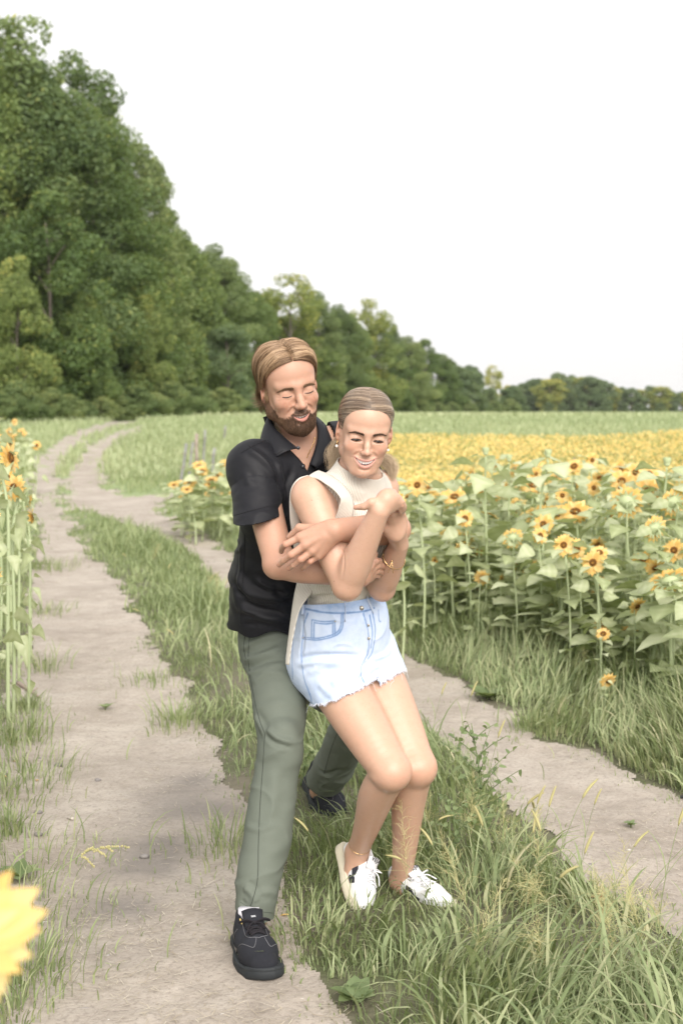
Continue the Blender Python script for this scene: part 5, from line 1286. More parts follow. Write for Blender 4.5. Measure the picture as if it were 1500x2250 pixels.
# --- shoes
def sneaker(parent, fr, L, W, mats, fem=False, name='sneaker'):
    """low sneaker in its own frame: x to its right side, y from toe (-) to heel (+), z up, sole at z=0"""
    Mu, Ms, Ml, Mst, Mlogo = mats; k = L / .30; w = W / .11
    def outline(y, g=0):                        # half widths left/right of the sole at y (-.15..+.15)
        t = (y / k + .15) / .30
        h = np.interp(t, [0, .04, .12, .28, .42, .58, .75, .90, .97, 1], [.012, .031, .045, .0535, .051, .041, .0375, .0375, .027, .008]) * k * w
        c = np.interp(t, [0, .3, .5, .7, 1], [.012, .003, -.005, -.002, 0]) * k
        return c, h + g
    ys = np.linspace(-.15, .15, 46) * k
    # sole: closed loop outline, extruded with slightly rounded edges
    pts = []
    for y in ys: c, h = outline(y); pts.append((c + h, y))
    for y in ys[::-1]: c, h = outline(y); pts.append((c - h, y))
    pts = np.array(pts); cen = pts.mean(0); n = len(pts); th = .030 * k
    mb = MB(); levels = [(0, .93), (.003, .985), (.012, 1.0), (.020, 1.0), (.0215, .988), (.0225, .988), (.026, 1.0), (th / k, .985), (.031, .93)]
    toe = lambda y: .012 * k * sstep(.09 * k, .15 * k, -y)
    G = np.array([[[cen[0] + (p[0] - cen[0]) * s_, cen[1] + (p[1] - cen[1]) * (1 - (1 - s_) * .5), z * k + toe(p[1])] for p in np.vstack([pts, pts[:1]])] for z, s_ in levels])
    mb.grid(fr.w(G)); bot = np.vstack([G[0][:-1], [[cen[0], cen[1], 0.001]]]); i = np.arange(n)
    mb.add(fr.w(bot), np.stack([(i + 1) % n, i, np.full(n, n)], -1)); topv = np.vstack([G[-1][:-1], [[cen[0], cen[1], .031 * k]]]); mb.add(fr.w(topv), np.stack([i, (i + 1) % n, np.full(n, n)], -1))
    sole = mb.build('sole', Ms, parent)
    # upper as implicit surface
    U = SDF()
    U.chain([(.004 * k, -.108 * k, .040 * k), (.001 * k, -.060 * k, .047 * k), (-.003 * k, 0, .052 * k), (-.001 * k, .055 * k, .050 * k), (0, .105 * k, .048 * k)], [.034 * k * w, .043 * k * w, .038 * k * w, .0335 * k * w, .033 * k * w], k=.02)
    U.cone((-.002 * k, .0, .070 * k), (0, .06 * k, .082 * k), .028 * k, .030 * k, k=.03); U.cone((0, .06 * k, .085 * k), (0, .106 * k, .090 * k), .031 * k, .028 * k, k=.02)
    U.func(lambda p: .026 * k + 0 * p[..., 2] - p[..., 2], (-1, -1, -1), (1, 1, 1), k=0, op=2)
    def hole(p):
        q = np.stack([(p[..., 0]) / .024, (p[..., 1] - .062 * k) / .048, (p[..., 2] - .105 * k) / .032], -1) / k
        return (np.sqrt((q * q).sum(-1)) - 1) * .024 * k
    U.func(hole, (-1, -1, -1), (1, 1, 1), k=.004, op=-1)
    Vu, Fu = U.mesh(.0030 * k); Vu = relax(Vu, Fu, 2, .5)
    up = mesh_obj('upper', fr.w(Vu), Fu, Mu, parent)
    bvu = bvh_of(Vu, Fu)
    def top(x, y, lift=.0015):
        h = bvu.ray_cast(Vector((x, y, .3)), Vector((0, 0, -1)));
        return None if h[0] is None else np.array(h[0] + h[1] * lift)
    def side(sx, y, z, lift=.001):
        h = bvu.ray_cast(Vector((sx * .3, y, z)), Vector((-sx, 0, 0)));
        return None if h[0] is None else np.array(h[0] + h[1] * lift)
    # tongue
    tg = []
    for y, z in ((-.035, .096), (-.010, .107), (.012, .118), (.026, .133)): tg.append((y * k, z * k))
    T = np.array([[[x * (.021 + .006 * j / 3) * k, y, z - .006 * k * x * x - (.006 * k if j == 0 else 0)] for x in np.linspace(-1, 1, 7)] for j, (y, z) in enumerate(tg)])
    mb = MB(); mb.grid(fr.w(T)); tongue = mb.build('tongue', Mu if not fem else Mu, parent); thick(tongue, .006 * k)
    # laces
    mb = MB(); nl = 5
    for i in range(nl):
        y = (-.058 + .0150 * i) * k; hw = (.018 + .0016 * i) * k
        for sgn in (1, -1):
            P = []
            for u in np.linspace(-1, 1, 9):
                q = top(u * hw, y + sgn * u * .006 * k, .0025)
                if q is not None: P.append(q + np.array([0, 0, .0025 * (1 - u * u)]))
            if len(P) > 3: P = np.array(P); W_ = np.tile([0, .0032 * k, .0006], (len(P), 1)); mb.tube(fr.w(P), .0026 * k, 6)
    # bow
    b0_ = top(0, -.012 * k, .006); b0_ = np.array([0, -.012 * k, .102 * k]) if b0_ is None else b0_
    for sx in (-1, 1):
        L_ = smooth_poly([b0_, b0_ + np.array([sx * .022, -.006, .012]) * k, b0_ + np.array([sx * .040, .004, .002]) * k, b0_ + np.array([sx * .022, .010, .002]) * k, b0_], 6); mb.tube(fr.w(L_), .0024 * k, 6)
        L_ = smooth_poly([b0_, b0_ + np.array([sx * .014, -.020, .004]) * k, b0_ + np.array([sx * .030, -.044, -.012]) * k], 6); mb.tube(fr.w(L_), .0022 * k, 6)
    mb.sphere(fr.w(b0_), (.006 * k,) * 3, 8, 6)
    mb.build('laces', Ml, parent)
    # stitched panels
    mb = MB()
    def sline(P, r=.0007):
        P = [p for p in P if p is not None]
        if len(P) > 2: mb.tube(fr.w(np.array(P)), r, 5)
    for sx in (-1, 1):
        sline([top(sx * x * k * w, y * k, .0006) for x, y in smooth_poly([(.024, .02, 0), (.026, -.02, 0), (.022, -.062, 0), (.0, -.078, 0)], 6)[:, :2]])
        sline([top((sx * x + .003) * k * w, y * k, .0006) for x, y in smooth_poly([(.046, -.045, 0), (.036, -.075, 0), (.020, -.098, 0), (.012, -.085, 0), (.010, -.076, 0)], 6)[:, :2]])
        sline([side(sx, y * k, z * k, .0006) for y, z in smooth_poly([(.05, .036, 0), (.04, .060, 0), (.018, .085, 0)], 6)[:, :2]])
    if not fem: mb.build('stitching', Mst, parent)
    return up, sole, bvu, top, side
def patch(fr, pts2, side, lift, name, m, parent, sx):
    """flat logo panel laid onto the side of a shoe from a filled outline (y,z)"""
    pts2 = np.array(pts2); c = pts2.mean(0); rings = []
    for s_ in (1, .66, .33, .02):
        row = []
        for p in pts2:
            q = side(sx, *(c + (p - c) * s_), lift); row.append(q if q is not None else (row[-1] if row else np.zeros(3)))
        row.append(row[0]); rings.append(row)
    mb = MB(); mb.grid(fr.w(np.array(rings))); return mb.build(name, m, parent)
def shoe_frame(toe, heel, roll=0, upv=(0, 0, 1)):
    y = unit(heel - toe); z = unit(np.asarray(upv, float) - y * (np.asarray(upv) @ y)); x = np.cross(y, z)
    if roll: Mr = np.array(Matrix.Rotation(R(roll), 3, Vector(y))); x = Mr @ x; z = Mr @ z
    return Frame((toe + heel) / 2, np.stack([x, y, z], -1))
# --- the man's shoes
for (toe, heel, upv, which) in ((np.array([-.190, 3.435, .0]), np.array([-.262, 3.728, .0]), (0, 0, 1), 0), (pix(734, 1812, 4.84), pix(684, 1728, 5.06), (.1, 0, 1), 1)):
    fr = shoe_frame(toe, heel, 0, upv)
    sh = empty('shoe', tuple(fr.c)); sh.parent = man; sh.matrix_parent_inverse = Matrix.Translation(man.location).inverted()
    up, sole, bvu, top, side = sneaker(sh, fr, .305, .118, (M_suede, M_rubber, M_lace_b, M_stitch_b, M_bleath))
    # curved tick emblem on the outer side
    sx = -1 if which == 0 else 1
    for sx in (-1, 1):
        A = smooth_poly([(.060, .064, 0), (.030, .046, 0), (-.004, .036, 0), (-.024, .044, 0), (-.030, .054, 0)], 6)[:, :2]; B = smooth_poly([(-.030, .054, 0), (-.020, .050, 0), (-.002, .052, 0), (.028, .058, 0), (.060, .064, 0)], 6)[:, :2]
        patch(fr, np.vstack([A, B[1:-1]]), side, .0016, 'tick_emblem', M_bleath, sh, sx)
    if which == 0:
        mb = MB(); mb.tube(fr.w(np.array([(0, .070, .06), (0, .072, .120)])), [.028, .028], 18); mb.build('sock', M_sock, sh)
        mb = MB(); mb.tube(fr.w(smooth_poly([(-.030, .032, .108), (-.027, .020, .100), (-.024, .008, .094)], 6)), .0022, 6); mb.build('tongue_trim', M_tab, sh)
        mb = MB(); mb.strip(fr.w(np.array([(-.006, .004, .1225), (.006, .004, .1225)])), fr.d(np.tile([0, .004, .001], (2, 1)))); mb.build('tongue_label', mat('grey_label', (.35, .36, .38), .6), sh)
# ================================================================== WOMAN
woman = empty('person', (float(w_pelv[0]), float(w_pelv[1]), 0))
set_props(woman, 'woman with slicked-back hair in ribbed sleeveless top and denim shorts leaning back on the man', 'person')
SW = SDF(); hdW = head_sdf(True)
place_head(SW, hdW, WHd)
SW.cone(WHd.w((0, .022, -.062)), w_neck + np.array([0, .012, .0]), .044, .048, k=.024)
SW.cone(WHd.w((-.035, .0, -.055)), w_neck + np.array([-.005, -.030, .0]), .010, .012, k=.02)
def torW(s, g=0.0):
    s.cone(w_neck, w_chest, .060 + g, .118 + g, k=.05, n=w_n, sq=.74)
    for sh in (w_shR, w_shL): s.cone(w_neck + (sh - w_neck) * .35 + np.array([0, 0, -.01]), sh + np.array([0, 0, .004]), .050 + g, .042 + g, k=.04)
    s.limb([w_chest, w_waist, w_pelv], [.122 + g, .098 + g, .130 + g], k=.05, n=w_n, sq=.80)
    side_ = unit(np.cross(w_n, [0, 0, 1]))
    for sg in (-1, 1): s.ell(w_chest + w_n * .082 + side_ * sg * .062 + np.array([0, 0, -.022]), .050 + g, k=.035)
torW(SW)
limb_arm(SW, w_shR, w_elR, w_wrR, (.052, .0475, .038, .0400, .0250), k=.025)
limb_arm(SW, w_shL, w_elL, w_wrL, (.053, .044, .036, .0375, .0245), k=.025)
SW.ell(w_elR + np.array([.0, .004, -.010]), .031, k=.014); SW.ell(w_elL + np.array([.004, .004, -.012]), .029, k=.014)
bR = unit(np.array([-.72, .68, .10])); limb_leg(SW, w_hipR, w_knR, w_anR, (.080, .0740, .0520, .0500, .0315), bR)
limb_leg(SW, w_hipL, w_knL, w_anL, (.076, .0715, .0515, .0480, .0310), bR)
SW.ell(w_hipR + bR * .03, .078, k=.04); SW.ell(w_hipL + bR * .03, .078, k=.04)
SW.cone(w_anR, pix(772, 1950, 3.99), .030, .030, k=.02); SW.cone(w_anL, pix(905, 1975, 4.0), .030, .028, k=.02)
# right hand resting on her left hand
KW = P3((862, 1083, 3.500), (870, 1093, 3.488), (872, 1103, 3.492), (868, 1112, 3.500))
FW = [P3((877, 1094, 3.505), (884, 1104, 3.515), (888, 1112, 3.525)), P3((882, 1102, 3.496), (887, 1112, 3.512), (889, 1118, 3.53)), P3((881, 1110, 3.50), (885, 1119, 3.518), (886, 1124, 3.535)), P3((876, 1117, 3.508), (880, 1125, 3.522), (880, 1130, 3.535))]
TW = P3((816, 1104, 3.462), (800, 1113, 3.468), (781, 1115, 3.482))
hand(SW, w_wrR, KW, FW, TW, .0074, unit(np.array([-.1, 1., -.2])), wr=.0235)
SW.ell(pix(846, 1098, 3.478), .021, k=.02); SW.ell(pix(852, 1092, 3.480), .019, k=.015)
# left hand bent back at the wrist, lying under the right one
KL = P3((851, 1134, 3.545), (860, 1127, 3.535), (870, 1123, 3.540), (880, 1125, 3.552))
FL = [P3((846, 1112, 3.530), (850, 1098, 3.522), (853, 1086, 3.518)), P3((853, 1107, 3.522), (858, 1093, 3.518), (862, 1086, 3.520)), P3((866, 1108, 3.528), (870, 1098, 3.530), (872, 1092, 3.535)), P3((886, 1130, 3.560), (889, 1140, 3.575), (886, 1148, 3.585))]
TL = P3((845, 1160, 3.575), (838, 1146, 3.560), (836, 1130, 3.555))
hand(SW, w_wrL, KL, FL, TL, .0073, unit(np.array([.2, 1., 0])), wr=.024)
SW.ell(pix(870, 1162, 3.580), (.025, .016, .034), k=.022); 
for i in range(4): SW.cone(lerp(w_wrL, KL[i], .4) - np.array([0, .018, 0]), KL[i] - np.array([0, .007, 0]), .0030, .0028, k=.008)
zc = w_neck[2] + .030
Vh, Fh = SW.mesh(.0016, lo=np.array([-9, -9, zc - .006])); Vh = relax(Vh, Fh, 1, .4); Vh = face_lines(Vh, Fh, WHd, True)
Vb, Fb = SW.mesh(.0028, hi=np.array([9, 9, zc])); Vb = relax(Vb, Fb, 2, .5)
V = np.vstack([Vh, Vb]); F = np.vstack([Fh, Fb + len(Vh)])
at = skin_attrs(V, hdW, WHd, True); nl = np.zeros(len(V))
for c in [TW[2], FW[0][2], FL[0][2], FL[1][2]]: nl = np.maximum(nl, (np.linalg.norm(V - (c - np.array([0, .005, -.002])), axis=1) < .0055) * 1.0)
at['nail'] = nl; kn = np.zeros(len(V))
for c, r, w in ((w_knR + np.array([.02, -.03, 0]), .04, .55), (w_knL + np.array([.02, -.03, 0]), .04, .55), (w_elR, .035, .5), (w_elL, .03, .4)): kn = np.maximum(kn, w * np.exp(-(np.linalg.norm(V - c, axis=1) / r) ** 2))
for c in list(KW) + list(KL): kn = np.maximum(kn, .5 * np.exp(-(np.linalg.norm(V - c, axis=1) / .010) ** 2))
at['blush'] = np.clip(at['blush'] + kn, 0, 1)
bvF = bvh_of(V, F)
fW = folds(bvF, [([(751, 1268), (756, 1240), (756, 1215), (764, 1198)], .0035, -.0022), ([(800, 1700), (818, 1712), (830, 1720)], .010, .0015)])
N_ = vnormals(V, F); V = V + N_ * fW(V)[:, None]
bodyW = mesh_obj('body', V, F, M_skin_f, woman, attrs=at)
bvF = bvh_of(V, F)
hs_w = head_sdf(True, False)
make_teeth(WHd, True, woman, M_teeth); make_eyes(WHd, True, woman, M_eye, M_lash); make_brows(WHd, hdW, True, woman, M_brow_f)
hair_woman(WHd, hs_w, woman, tails=[dict(pts=[pix(752, 962, 3.80), pix(738, 985, 3.79), pix(732, 1008, 3.78), pix(726, 1030, 3.78)], w=.007), dict(pts=[pix(800, 985, 3.86), pix(838, 1005, 3.86), pix(854, 1025, 3.85), pix(858, 1052, 3.84)], w=.009)])
# moles
mb = MB()
for x, y in ((685, 1099), (678, 1263), (734, 1277)):
    q = on(bvF, x, y, .0)
    if q is not None: mb.sphere(q, .0011, 6, 4)
mb.build('mole', mat('mole_brown', (.16, .075, .045), .6), bodyW)
M_pearl = mat('pearl', (.85, .82, .78), .15, .7)
for sx, ly_ in ((-1, 1), (1, 1)):
    er = empty('earring', tuple(WHd.w((sx * .0745, .004, -.043)))); er.parent = woman; er.matrix_parent_inverse = Matrix.Translation(woman.location).inverted()
    mb = MB(); c = np.array([sx * .0755, .004, -.046]); th = np.linspace(0, 2 * np.pi, 20); mb.tube(WHd.w(np.stack([c[0] + 0 * th, c[1] + .008 * np.sin(th), c[2] + .008 * np.cos(th)], -1)), .0010, 6); mb.build('hoop', M_gold, er)
    mb = MB(); mb.sphere(WHd.w((sx * .0755, .002, -.058)) , .0042, 12, 8); mb.build('pearl', M_pearl, er)
# bracelet on her left forearm
wax = unit(w_wrL - w_elL); bc = lerp(w_elL, w_wrL, .70)
mb = MB(); pts = []
u_ = unit(np.cross(wax, [0, 0, 1.0])); v_ = np.cross(wax, u_)
for a in np.linspace(0, 2 * np.pi, 49):
    d = np.cos(a) * u_ + np.sin(a) * v_; q = bc + d * .06 - wax * .010 * np.cos(a - 2.2)
    h = bvF.ray_cast(Vector(q), Vector(-d)); pts.append(np.array(h[0]) + d * .0016 if h[0] is not None and (Vector(q) - h[0]).length < .055 else bc + d * .032)
pts = np.array(pts); mb.tube(pts, .0011, 6)
q0 = on(bvF, 861, 1232, .002)
if q0 is not None:
    mb.sphere(q0, .003, 8, 6)
    for dx in (-.008, .003): mb.tube(smooth_poly([q0, q0 + np.array([dx * .7, -.004, -.016]), q0 + np.array([dx * 1.2, -.003, -.031])], 6), .0008, 5)
mb.build('bracelet', M_gold, woman)
mb = MB(); q0 = on(bvF, 762, 1853, .001); ring = []
for a in np.linspace(0, 2 * np.pi, 41):
    ax_ = unit(w_anR - w_knR); uu = unit(np.cross(ax_, [0, 0, 1.0])); vv = np.cross(ax_, uu); d = np.cos(a) * uu + np.sin(a) * vv; c = lerp(w_knR, w_anR, .90); h = bvF.ray_cast(Vector(c + d * .06), Vector(-d)); ring.append(np.array(h[0]) + d * .001 if h[0] is not None else c + d * .03)
mb.tube(np.array(ring), .0006, 5); mb.build('anklet', M_gold, woman)
# --- ribbed knit top
def knit(N, p):
    u = (N.attr('rib'), 2)
    s_ = N.math('SINE', N.math('MULTIPLY', u, 2 * math.pi)); h = N.math('ADD', N.math('MULTIPLY', s_, .5), .5)
    fade = (N.attr('ribamt'), 2)
    f = N.math('MULTIPLY', N.math('SUBTRACT', 1.0, h), fade)
    c = N.mix(f, (.74, .705, .64), (.47, .43, .365)); N.link(c[0], p, 'Base Color', 2)
    bm = N.bump(N.math('MULTIPLY', h, fade), .6, .0016); b2 = N.bump(N.noise(700, 2), .2, .0006, bm); N.link(b2, p, 'Normal')
M_knit = mat('ribbed_knit', (.6, .56, .5), .85, .25, sheen=.15, build=knit)
M_knit_in = mat('knit_lining', (.55, .50, .43), .9, .2)
w_side = unit(np.cross(w_n, [0, 0, 1.0]))
def rib_attr(pitch=.0046):
    def f(V):
        ax = np.array([w_neck, w_chest, w_waist, w_pelv]); zz = ax[::-1, 2]; cx = np.interp(V[:, 2], zz, ax[::-1, 0]); cy = np.interp(V[:, 2], zz, ax[::-1, 1])
        q = V - np.stack([cx, cy, V[:, 2]], -1); fa = np.stack([q @ w_side, q @ w_n], -1); ang = np.arctan2(fa[:, 0], fa[:, 1])
        dn = np.linalg.norm(V - w_neck, axis=1); r = np.interp(V[:, 2] - w_neck[2], [-.05, 0.0, .03], [.105, .060, .052])
        return {'rib': ang * .100 / pitch, 'ribamt': np.where(np.abs(np.mod(ang, 2 * np.pi) - np.pi) < .1, 0, 1.0)}
    return f
TK = SDF(); torW(TK, .0065)
nb_top = pix(775, 1022, 3.735)
TK.cone(w_neck + np.array([0, .008, -.020]), WHd.w((0, .022, -.085)), .062, .0555, k=.030)
hd_ax = unit(WHd.w((0, .022, -.085)) - w_neck)
nA, nB, nC = pix(745, 998, 3.78), pix(777, 1036, 3.70), pix(809, 1041, 3.73)
def c_neckW(P):
    e = np.cross(nB - nA, nC - nA); e = unit(e); e = e * np.sign(e[2]); return np.where(P[:, 2] > w_neck[2] - .03, (P - nA) @ e + .000, -1)
def arm_cut(sh, el, r):
    ax_ = unit(el - sh); a = sh - ax_ * .012
    def g(P):
        q = P - a; t = q @ ax_; rad = np.linalg.norm(q - t[:, None] * ax_, axis=1)
        body_d = np.minimum(t + .028, .13 - t)
        return np.minimum(r - rad, body_d)
    return g
def c_armR(P):
    # armhole: seen from the shoulder outwards
    out = unit(w_shR - w_neck + np.array([0, 0, -.05])); q = P - (w_shR - out * .006); t = q @ out
    lim = .016 - .10 * np.maximum(0, .5 * np.abs(q[:, 2] + .03) - .04)
    return np.where(P[:, 2] > w_waist[2] + .05, np.minimum(t - (-.004), .075 - np.abs(q[:, 2] + .030)), -1)
def c_armL(P):
    out = unit(w_shL - w_neck + np.array([0, 0, -.05])); q = P - (w_shL - out * .012); t = q @ out
    return np.where(P[:, 2] > w_waist[2] + .05, np.minimum(t, .075 - np.abs(q[:, 2] + .030)), -1)
wz = pix(752, 1350, 3.9)[2]
def c_wst(P): return wz - P[:, 2]
V0, F0 = TK.mesh(.007); bv0 = bvh_of(V0, F0)
fk = folds(bv0, [([(700, 1050), (740, 1085), (775, 1120), (800, 1140)], .010, .006), ([(720, 1048), (760, 1090), (800, 1110)], .008, -.004), ([(735, 1035), (770, 1070), (805, 1090)], .008, .003),
    ([(650, 1300), (690, 1290), (730, 1270)], .008, .004), ([(655, 1325), (690, 1302), (735, 1298)], .008, .005), ([(665, 1335), (700, 1312), (760, 1312)], .007, -.004), ([(790, 1300), (802, 1270), (812, 1255)], .008, .006), ([(805, 1310), (818, 1290), (820, 1270)], .007, -.005),
    ([(770, 1180), (765, 1200)], .008, -.004)])
topW, Vk, Fk = shell_mesh('knit_top', TK, .0028, 0, M_knit, woman, cuts=(c_neckW, c_armR, c_armL, c_wst), th=.0028, disp=lambda P, N: fk(P) + .0010 * fbm(P * 16, 2, 4), attrs=rib_attr(), relax_n=2)
bvK = bvh_of(Vk, Fk)
# gaping front armhole fold (cloth standing off the chest)
E = P3((678, 1046, 3.655), (700, 1054, 3.63), (722, 1068, 3.61), (744, 1088, 3.590), (748, 1102, 3.585), (742, 1122, 3.595), (735, 1142, 3.61))
I = P3((700, 1034, 3.69), (724, 1044, 3.665), (748, 1060, 3.64), (768, 1084, 3.625), (776, 1104, 3.62), (776, 1126, 3.615), (770, 1146, 3.615))
G = loft(E, I, 10, 9, .005, (0, -.8, .3)); mb = MB(); mb.grid(G); nn, mm = G.shape[:2]
ribv = (np.cumsum(np.concatenate([[0], np.linalg.norm(np.diff(I, axis=0), axis=1)]))[-1] * np.linspace(0, 1, nn))[:, None] * np.ones(mm) * .0 + (np.linspace(0, 1, mm)[None] * .050 + np.linspace(0, .018, nn)[:, None]) / .0042
fl = mb.build('armhole_fold', M_knit, topW, extra={'rib': ribv.ravel(), 'ribamt': np.ones(nn * mm)}); thick(fl, .0028)
# strip of the top showing behind the upper arm, edge band of the armhole
A = P3((676, 1044, 3.70), (655, 1052, 3.705), (640, 1072, 3.715), (636, 1100, 3.725), (637, 1140, 3.74), (642, 1180, 3.76), (648, 1230, 3.78)); B = P3((690, 1060, 3.71), (668, 1068, 3.72), (655, 1088, 3.73), (652, 1110, 3.74), (660, 1150, 3.75), (672, 1190, 3.77), (684, 1240, 3.79))
G = loft(A, B, 10, 6, .004, (-.5, -.6, 0)); mb = MB(); mb.grid(G); b_ = mb.build('armhole_back', M_knit, topW, extra={'rib': np.zeros(G.shape[0] * G.shape[1]), 'ribamt': np.zeros(G.shape[0] * G.shape[1])}); thick(b_, .003)
# untucked tail hanging over the side of the shorts
A = P3((655, 1268, 3.85), (647, 1306, 3.838), (641, 1345, 3.835), (636, 1385, 3.83), (631, 1425, 3.825), (628, 1459, 3.82)); B = P3((705, 1272, 3.83), (680, 1308, 3.808), (661, 1334, 3.800), (651, 1365, 3.80), (641, 1415, 3.80), (635, 1461, 3.805))
G = loft(A, B, 10, 10, .003, (-.2, -.9, 0)); nn, mm = G.shape[:2]; mb = MB(); mb.grid(G); rb = (np.linspace(0, 1, mm)[None] * np.linalg.norm(G[:, -1] - G[:, 0], axis=1)[:, None] / .0046)
tl = mb.build('untucked_tail', M_knit, topW, extra={'rib': rb.ravel(), 'ribamt': np.ones(nn * mm)}); thick(tl, .0028)
A = P3((636, 1395, 3.827), (631, 1425, 3.822), (628, 1459, 3.817)); 
# --- denim shorts
def denim(N, p):
    n1 = N.noise(7, 4, .6); n2 = N.noise(26, 3, .7); w = (N.attr('wear'), 2)
    f = N.math('ADD', N.math('MULTIPLY', n1, .55), N.math('MULTIPLY', n2, .35)); f = N.math('ADD', f, N.math('MULTIPLY', w, -.55))
    rp = N.ramp(f, [(.02, (.12, .21, .42)), (.20, (.34, .46, .68)), (.36, (.54, .63, .80)), (.55, (.66, .73, .86))])
    mp = N.n('Mapping'); N.inp(mp, 'Vector', (N.n('TexCoord'), 3)); mp.inputs['Rotation'].default_value = (0, 0, .8); mp.inputs['Scale'].default_value = (260, 260, 1500)
    tw = N.noise(1.0, 2, .5, vec=mp); c = N.mix(N.math('MULTIPLY', tw, .30), (rp, 0), (.30, .40, .62), 'MULTIPLY'); N.link(c[0], p, 'Base Color', 2)
    bm = N.bump(tw, .25, .0008); N.link(bm, p, 'Normal')
M_denim = mat('washed_denim', (.5, .6, .8), .85, .2, build=denim)
M_dstitch = mat('denim_seam', (.20, .29, .48), .85)
M_fray = mat('frayed_cotton', (.72, .76, .86), .9)
SD = SDF()
SD.cone(pix(747, 1318, 3.905), pix(750, 1360, 3.93), .111, .128, k=.04, n=w_n, sq=.84); SD.cone(pix(750, 1360, 3.93), pix(752, 1425, 3.965), .128, .146, k=.05, n=w_n, sq=.86)
SD.cone(w_hipR + bR * .002, lerp(w_hipR, w_knR, .42), .093, .084, k=.05); SD.cone(w_hipL + bR * .01, lerp(w_hipL, w_knL, .34), .092, .083, k=.03)
SD.ell(w_hipR + bR * .020 + np.array([.014, 0, 0]), .080, k=.05); SD.ell(w_hipL + bR * .03, .083, k=.04)
wp = [pix(672, 1322, 3.88), pix(757, 1325, 3.79), pix(815, 1311, 3.86)]
wnv = unit(np.cross(wp[1] - wp[0], wp[2] - wp[0])); wnv = wnv * np.sign(wnv[2])
def c_wb(P): return (P - wp[0]) @ wnv
tR = unit(w_knR - w_hipR); tL = unit(w_knL - w_hipL)
hR0 = pix(720, 1541, 3.80); hL0 = pix(850, 1494, 3.86)
split = pix(797, 1500, 3.86)
hRn = unit(np.cross(pix(768, 1523, 3.79) - pix(672, 1555, 3.86), np.array([.35, .9, .1]))); hRn = hRn * np.sign(-hRn[2])
hLn = unit(np.cross(pix(886, 1474, 3.90) - pix(806, 1522, 3.82), np.array([.45, .85, .1]))); hLn = hLn * np.sign(-hLn[2])
def legsel(P):
    def dl(a, b): ba = b - a; t = np.clip((P - a) @ ba / (ba @ ba), 0, 1); return np.linalg.norm(P - a - t[:, None] * ba, axis=1)
    return dl(w_hipR, w_knR) < dl(w_hipL, w_knL) + .012
def c_hemW(P):
    j = .004 * noise3(P * 130, 3) + .003 * noise3(P * 45, 6)
    return np.where(legsel(P), (P - hR0) @ hRn, (P - hL0) @ hLn) + j
V0, F0 = SD.mesh(.007); bv0 = bvh_of(V0, F0)
fd = folds(bv0, [([(655, 1448), (710, 1440), (790, 1442)], .008, -.0035), ([(652, 1462), (700, 1455), (770, 1452)], .009, .004), ([(670, 1480), (720, 1462), (775, 1466)], .009, .0035), ([(725, 1508), (755, 1492), (785, 1480)], .009, .004),
    ([(785, 1498), (800, 1480), (806, 1450)], .008, -.007), ([(812, 1470), (840, 1462), (862, 1462)], .009, .004), ([(815, 1490), (840, 1484), (868, 1475)], .010, .0045), ([(820, 1450), (845, 1440), (858, 1425)], .008, .003),
    ([(797, 1350), (806, 1395), (808, 1440)], .006, .004), ([(664, 1350), (667, 1400), (661, 1450)], .006, -.0025), ([(700, 1500), (720, 1520), (735, 1530)], .01, .003)])
shorts, Vd, Fd = shell_mesh('denim_shorts', SD, .0028, 0, M_denim, woman, cuts=(c_wb, c_hemW), th=.0030, disp=lambda P, N: fd(P) * 1.2 + .0012 * fbm(P * 22, 3, 14) + .0020 * crease(P, (7, 7, 13), 51, 4.5), relax_n=1)
bvD = bvh_of(Vd, Fd)
SEAMS = [[(672, 1338), (715, 1346), (757, 1347), (800, 1343), (822, 1336)], [(664, 1400), (700, 1402), (736, 1392), (748, 1376), (750, 1350)], [(666, 1404), (700, 1406), (738, 1396), (752, 1378), (753, 1350)],
         [(676, 1348), (668, 1372), (665, 1400), (662, 1440), (668, 1490), (682, 1530), (686, 1554)], [(686, 1362), (712, 1366), (735, 1364)], [(735, 1364), (736, 1396)], [(685, 1362), (684, 1400)], [(690, 1368), (713, 1371), (732, 1369)], [(690, 1366), (689, 1400)], [(731, 1366), (731, 1397)],
         [(798, 1348), (808, 1385), (810, 1420), (806, 1440)], [(806, 1440), (795, 1460), (792, 1480), (800, 1500)], [(818, 1345), (824, 1385), (818, 1430), (808, 1448)], [(812, 1352), (818, 1390), (814, 1424)],
         [(836, 1366), (832, 1362), (831, 1340)], [(645, 1400), (642, 1440), (643, 1492)]]
mb = MB()
for L in SEAMS: seam(bvD, L, '', None, None, .0005, .0002, mb=mb)
mb.build('seam', M_dstitch, shorts)
wear = np.zeros(len(Vd))
for L in SEAMS:
    q = line_on(bvD, L, 0, 6)
    if len(q) > 1: wear = np.maximum(wear, np.exp(-(polydist(Vd, q)[0] / .0028) ** 2))
edge = np.exp(-(np.abs(c_wb(Vd)) / .03) ** 2) * .35; wear = np.clip(wear * .55 + edge, 0, 1)
wa = shorts.data.attributes.new('wear', 'FLOAT', 'POINT'); wa.data.foreach_set('value', wear.astype(np.float32))
for L in ([(757, 1321), (758, 1342), (757, 1362)], [(803, 1312), (812, 1330), (818, 1344)], [(669, 1328), (668, 1350)]):
    q = line_on(bvD, L, .0035, 5)
    if len(q) > 1:
        mb = MB(); t_ = unit(q[-1] - q[0]); wv = unit(np.cross(t_, w_n)); mb.strip(q, np.tile(wv * .0058, (len(q), 1))); bl = mb.build('belt_loop', M_denim, shorts); thick(bl, .0022)
for (x, y) in ((793, 1336), (807, 1374), (809, 1402)):
    q = on(bvD, x, y, .002)
    if q is not None: mb = MB(); mb.sphere(q, (.0065, .0035, .0065) if y < 1350 else (.004, .002, .004), 12, 8); mb.build('button', mat('worn_brass', (.42, .38, .33), .4, metal=.9), shorts)
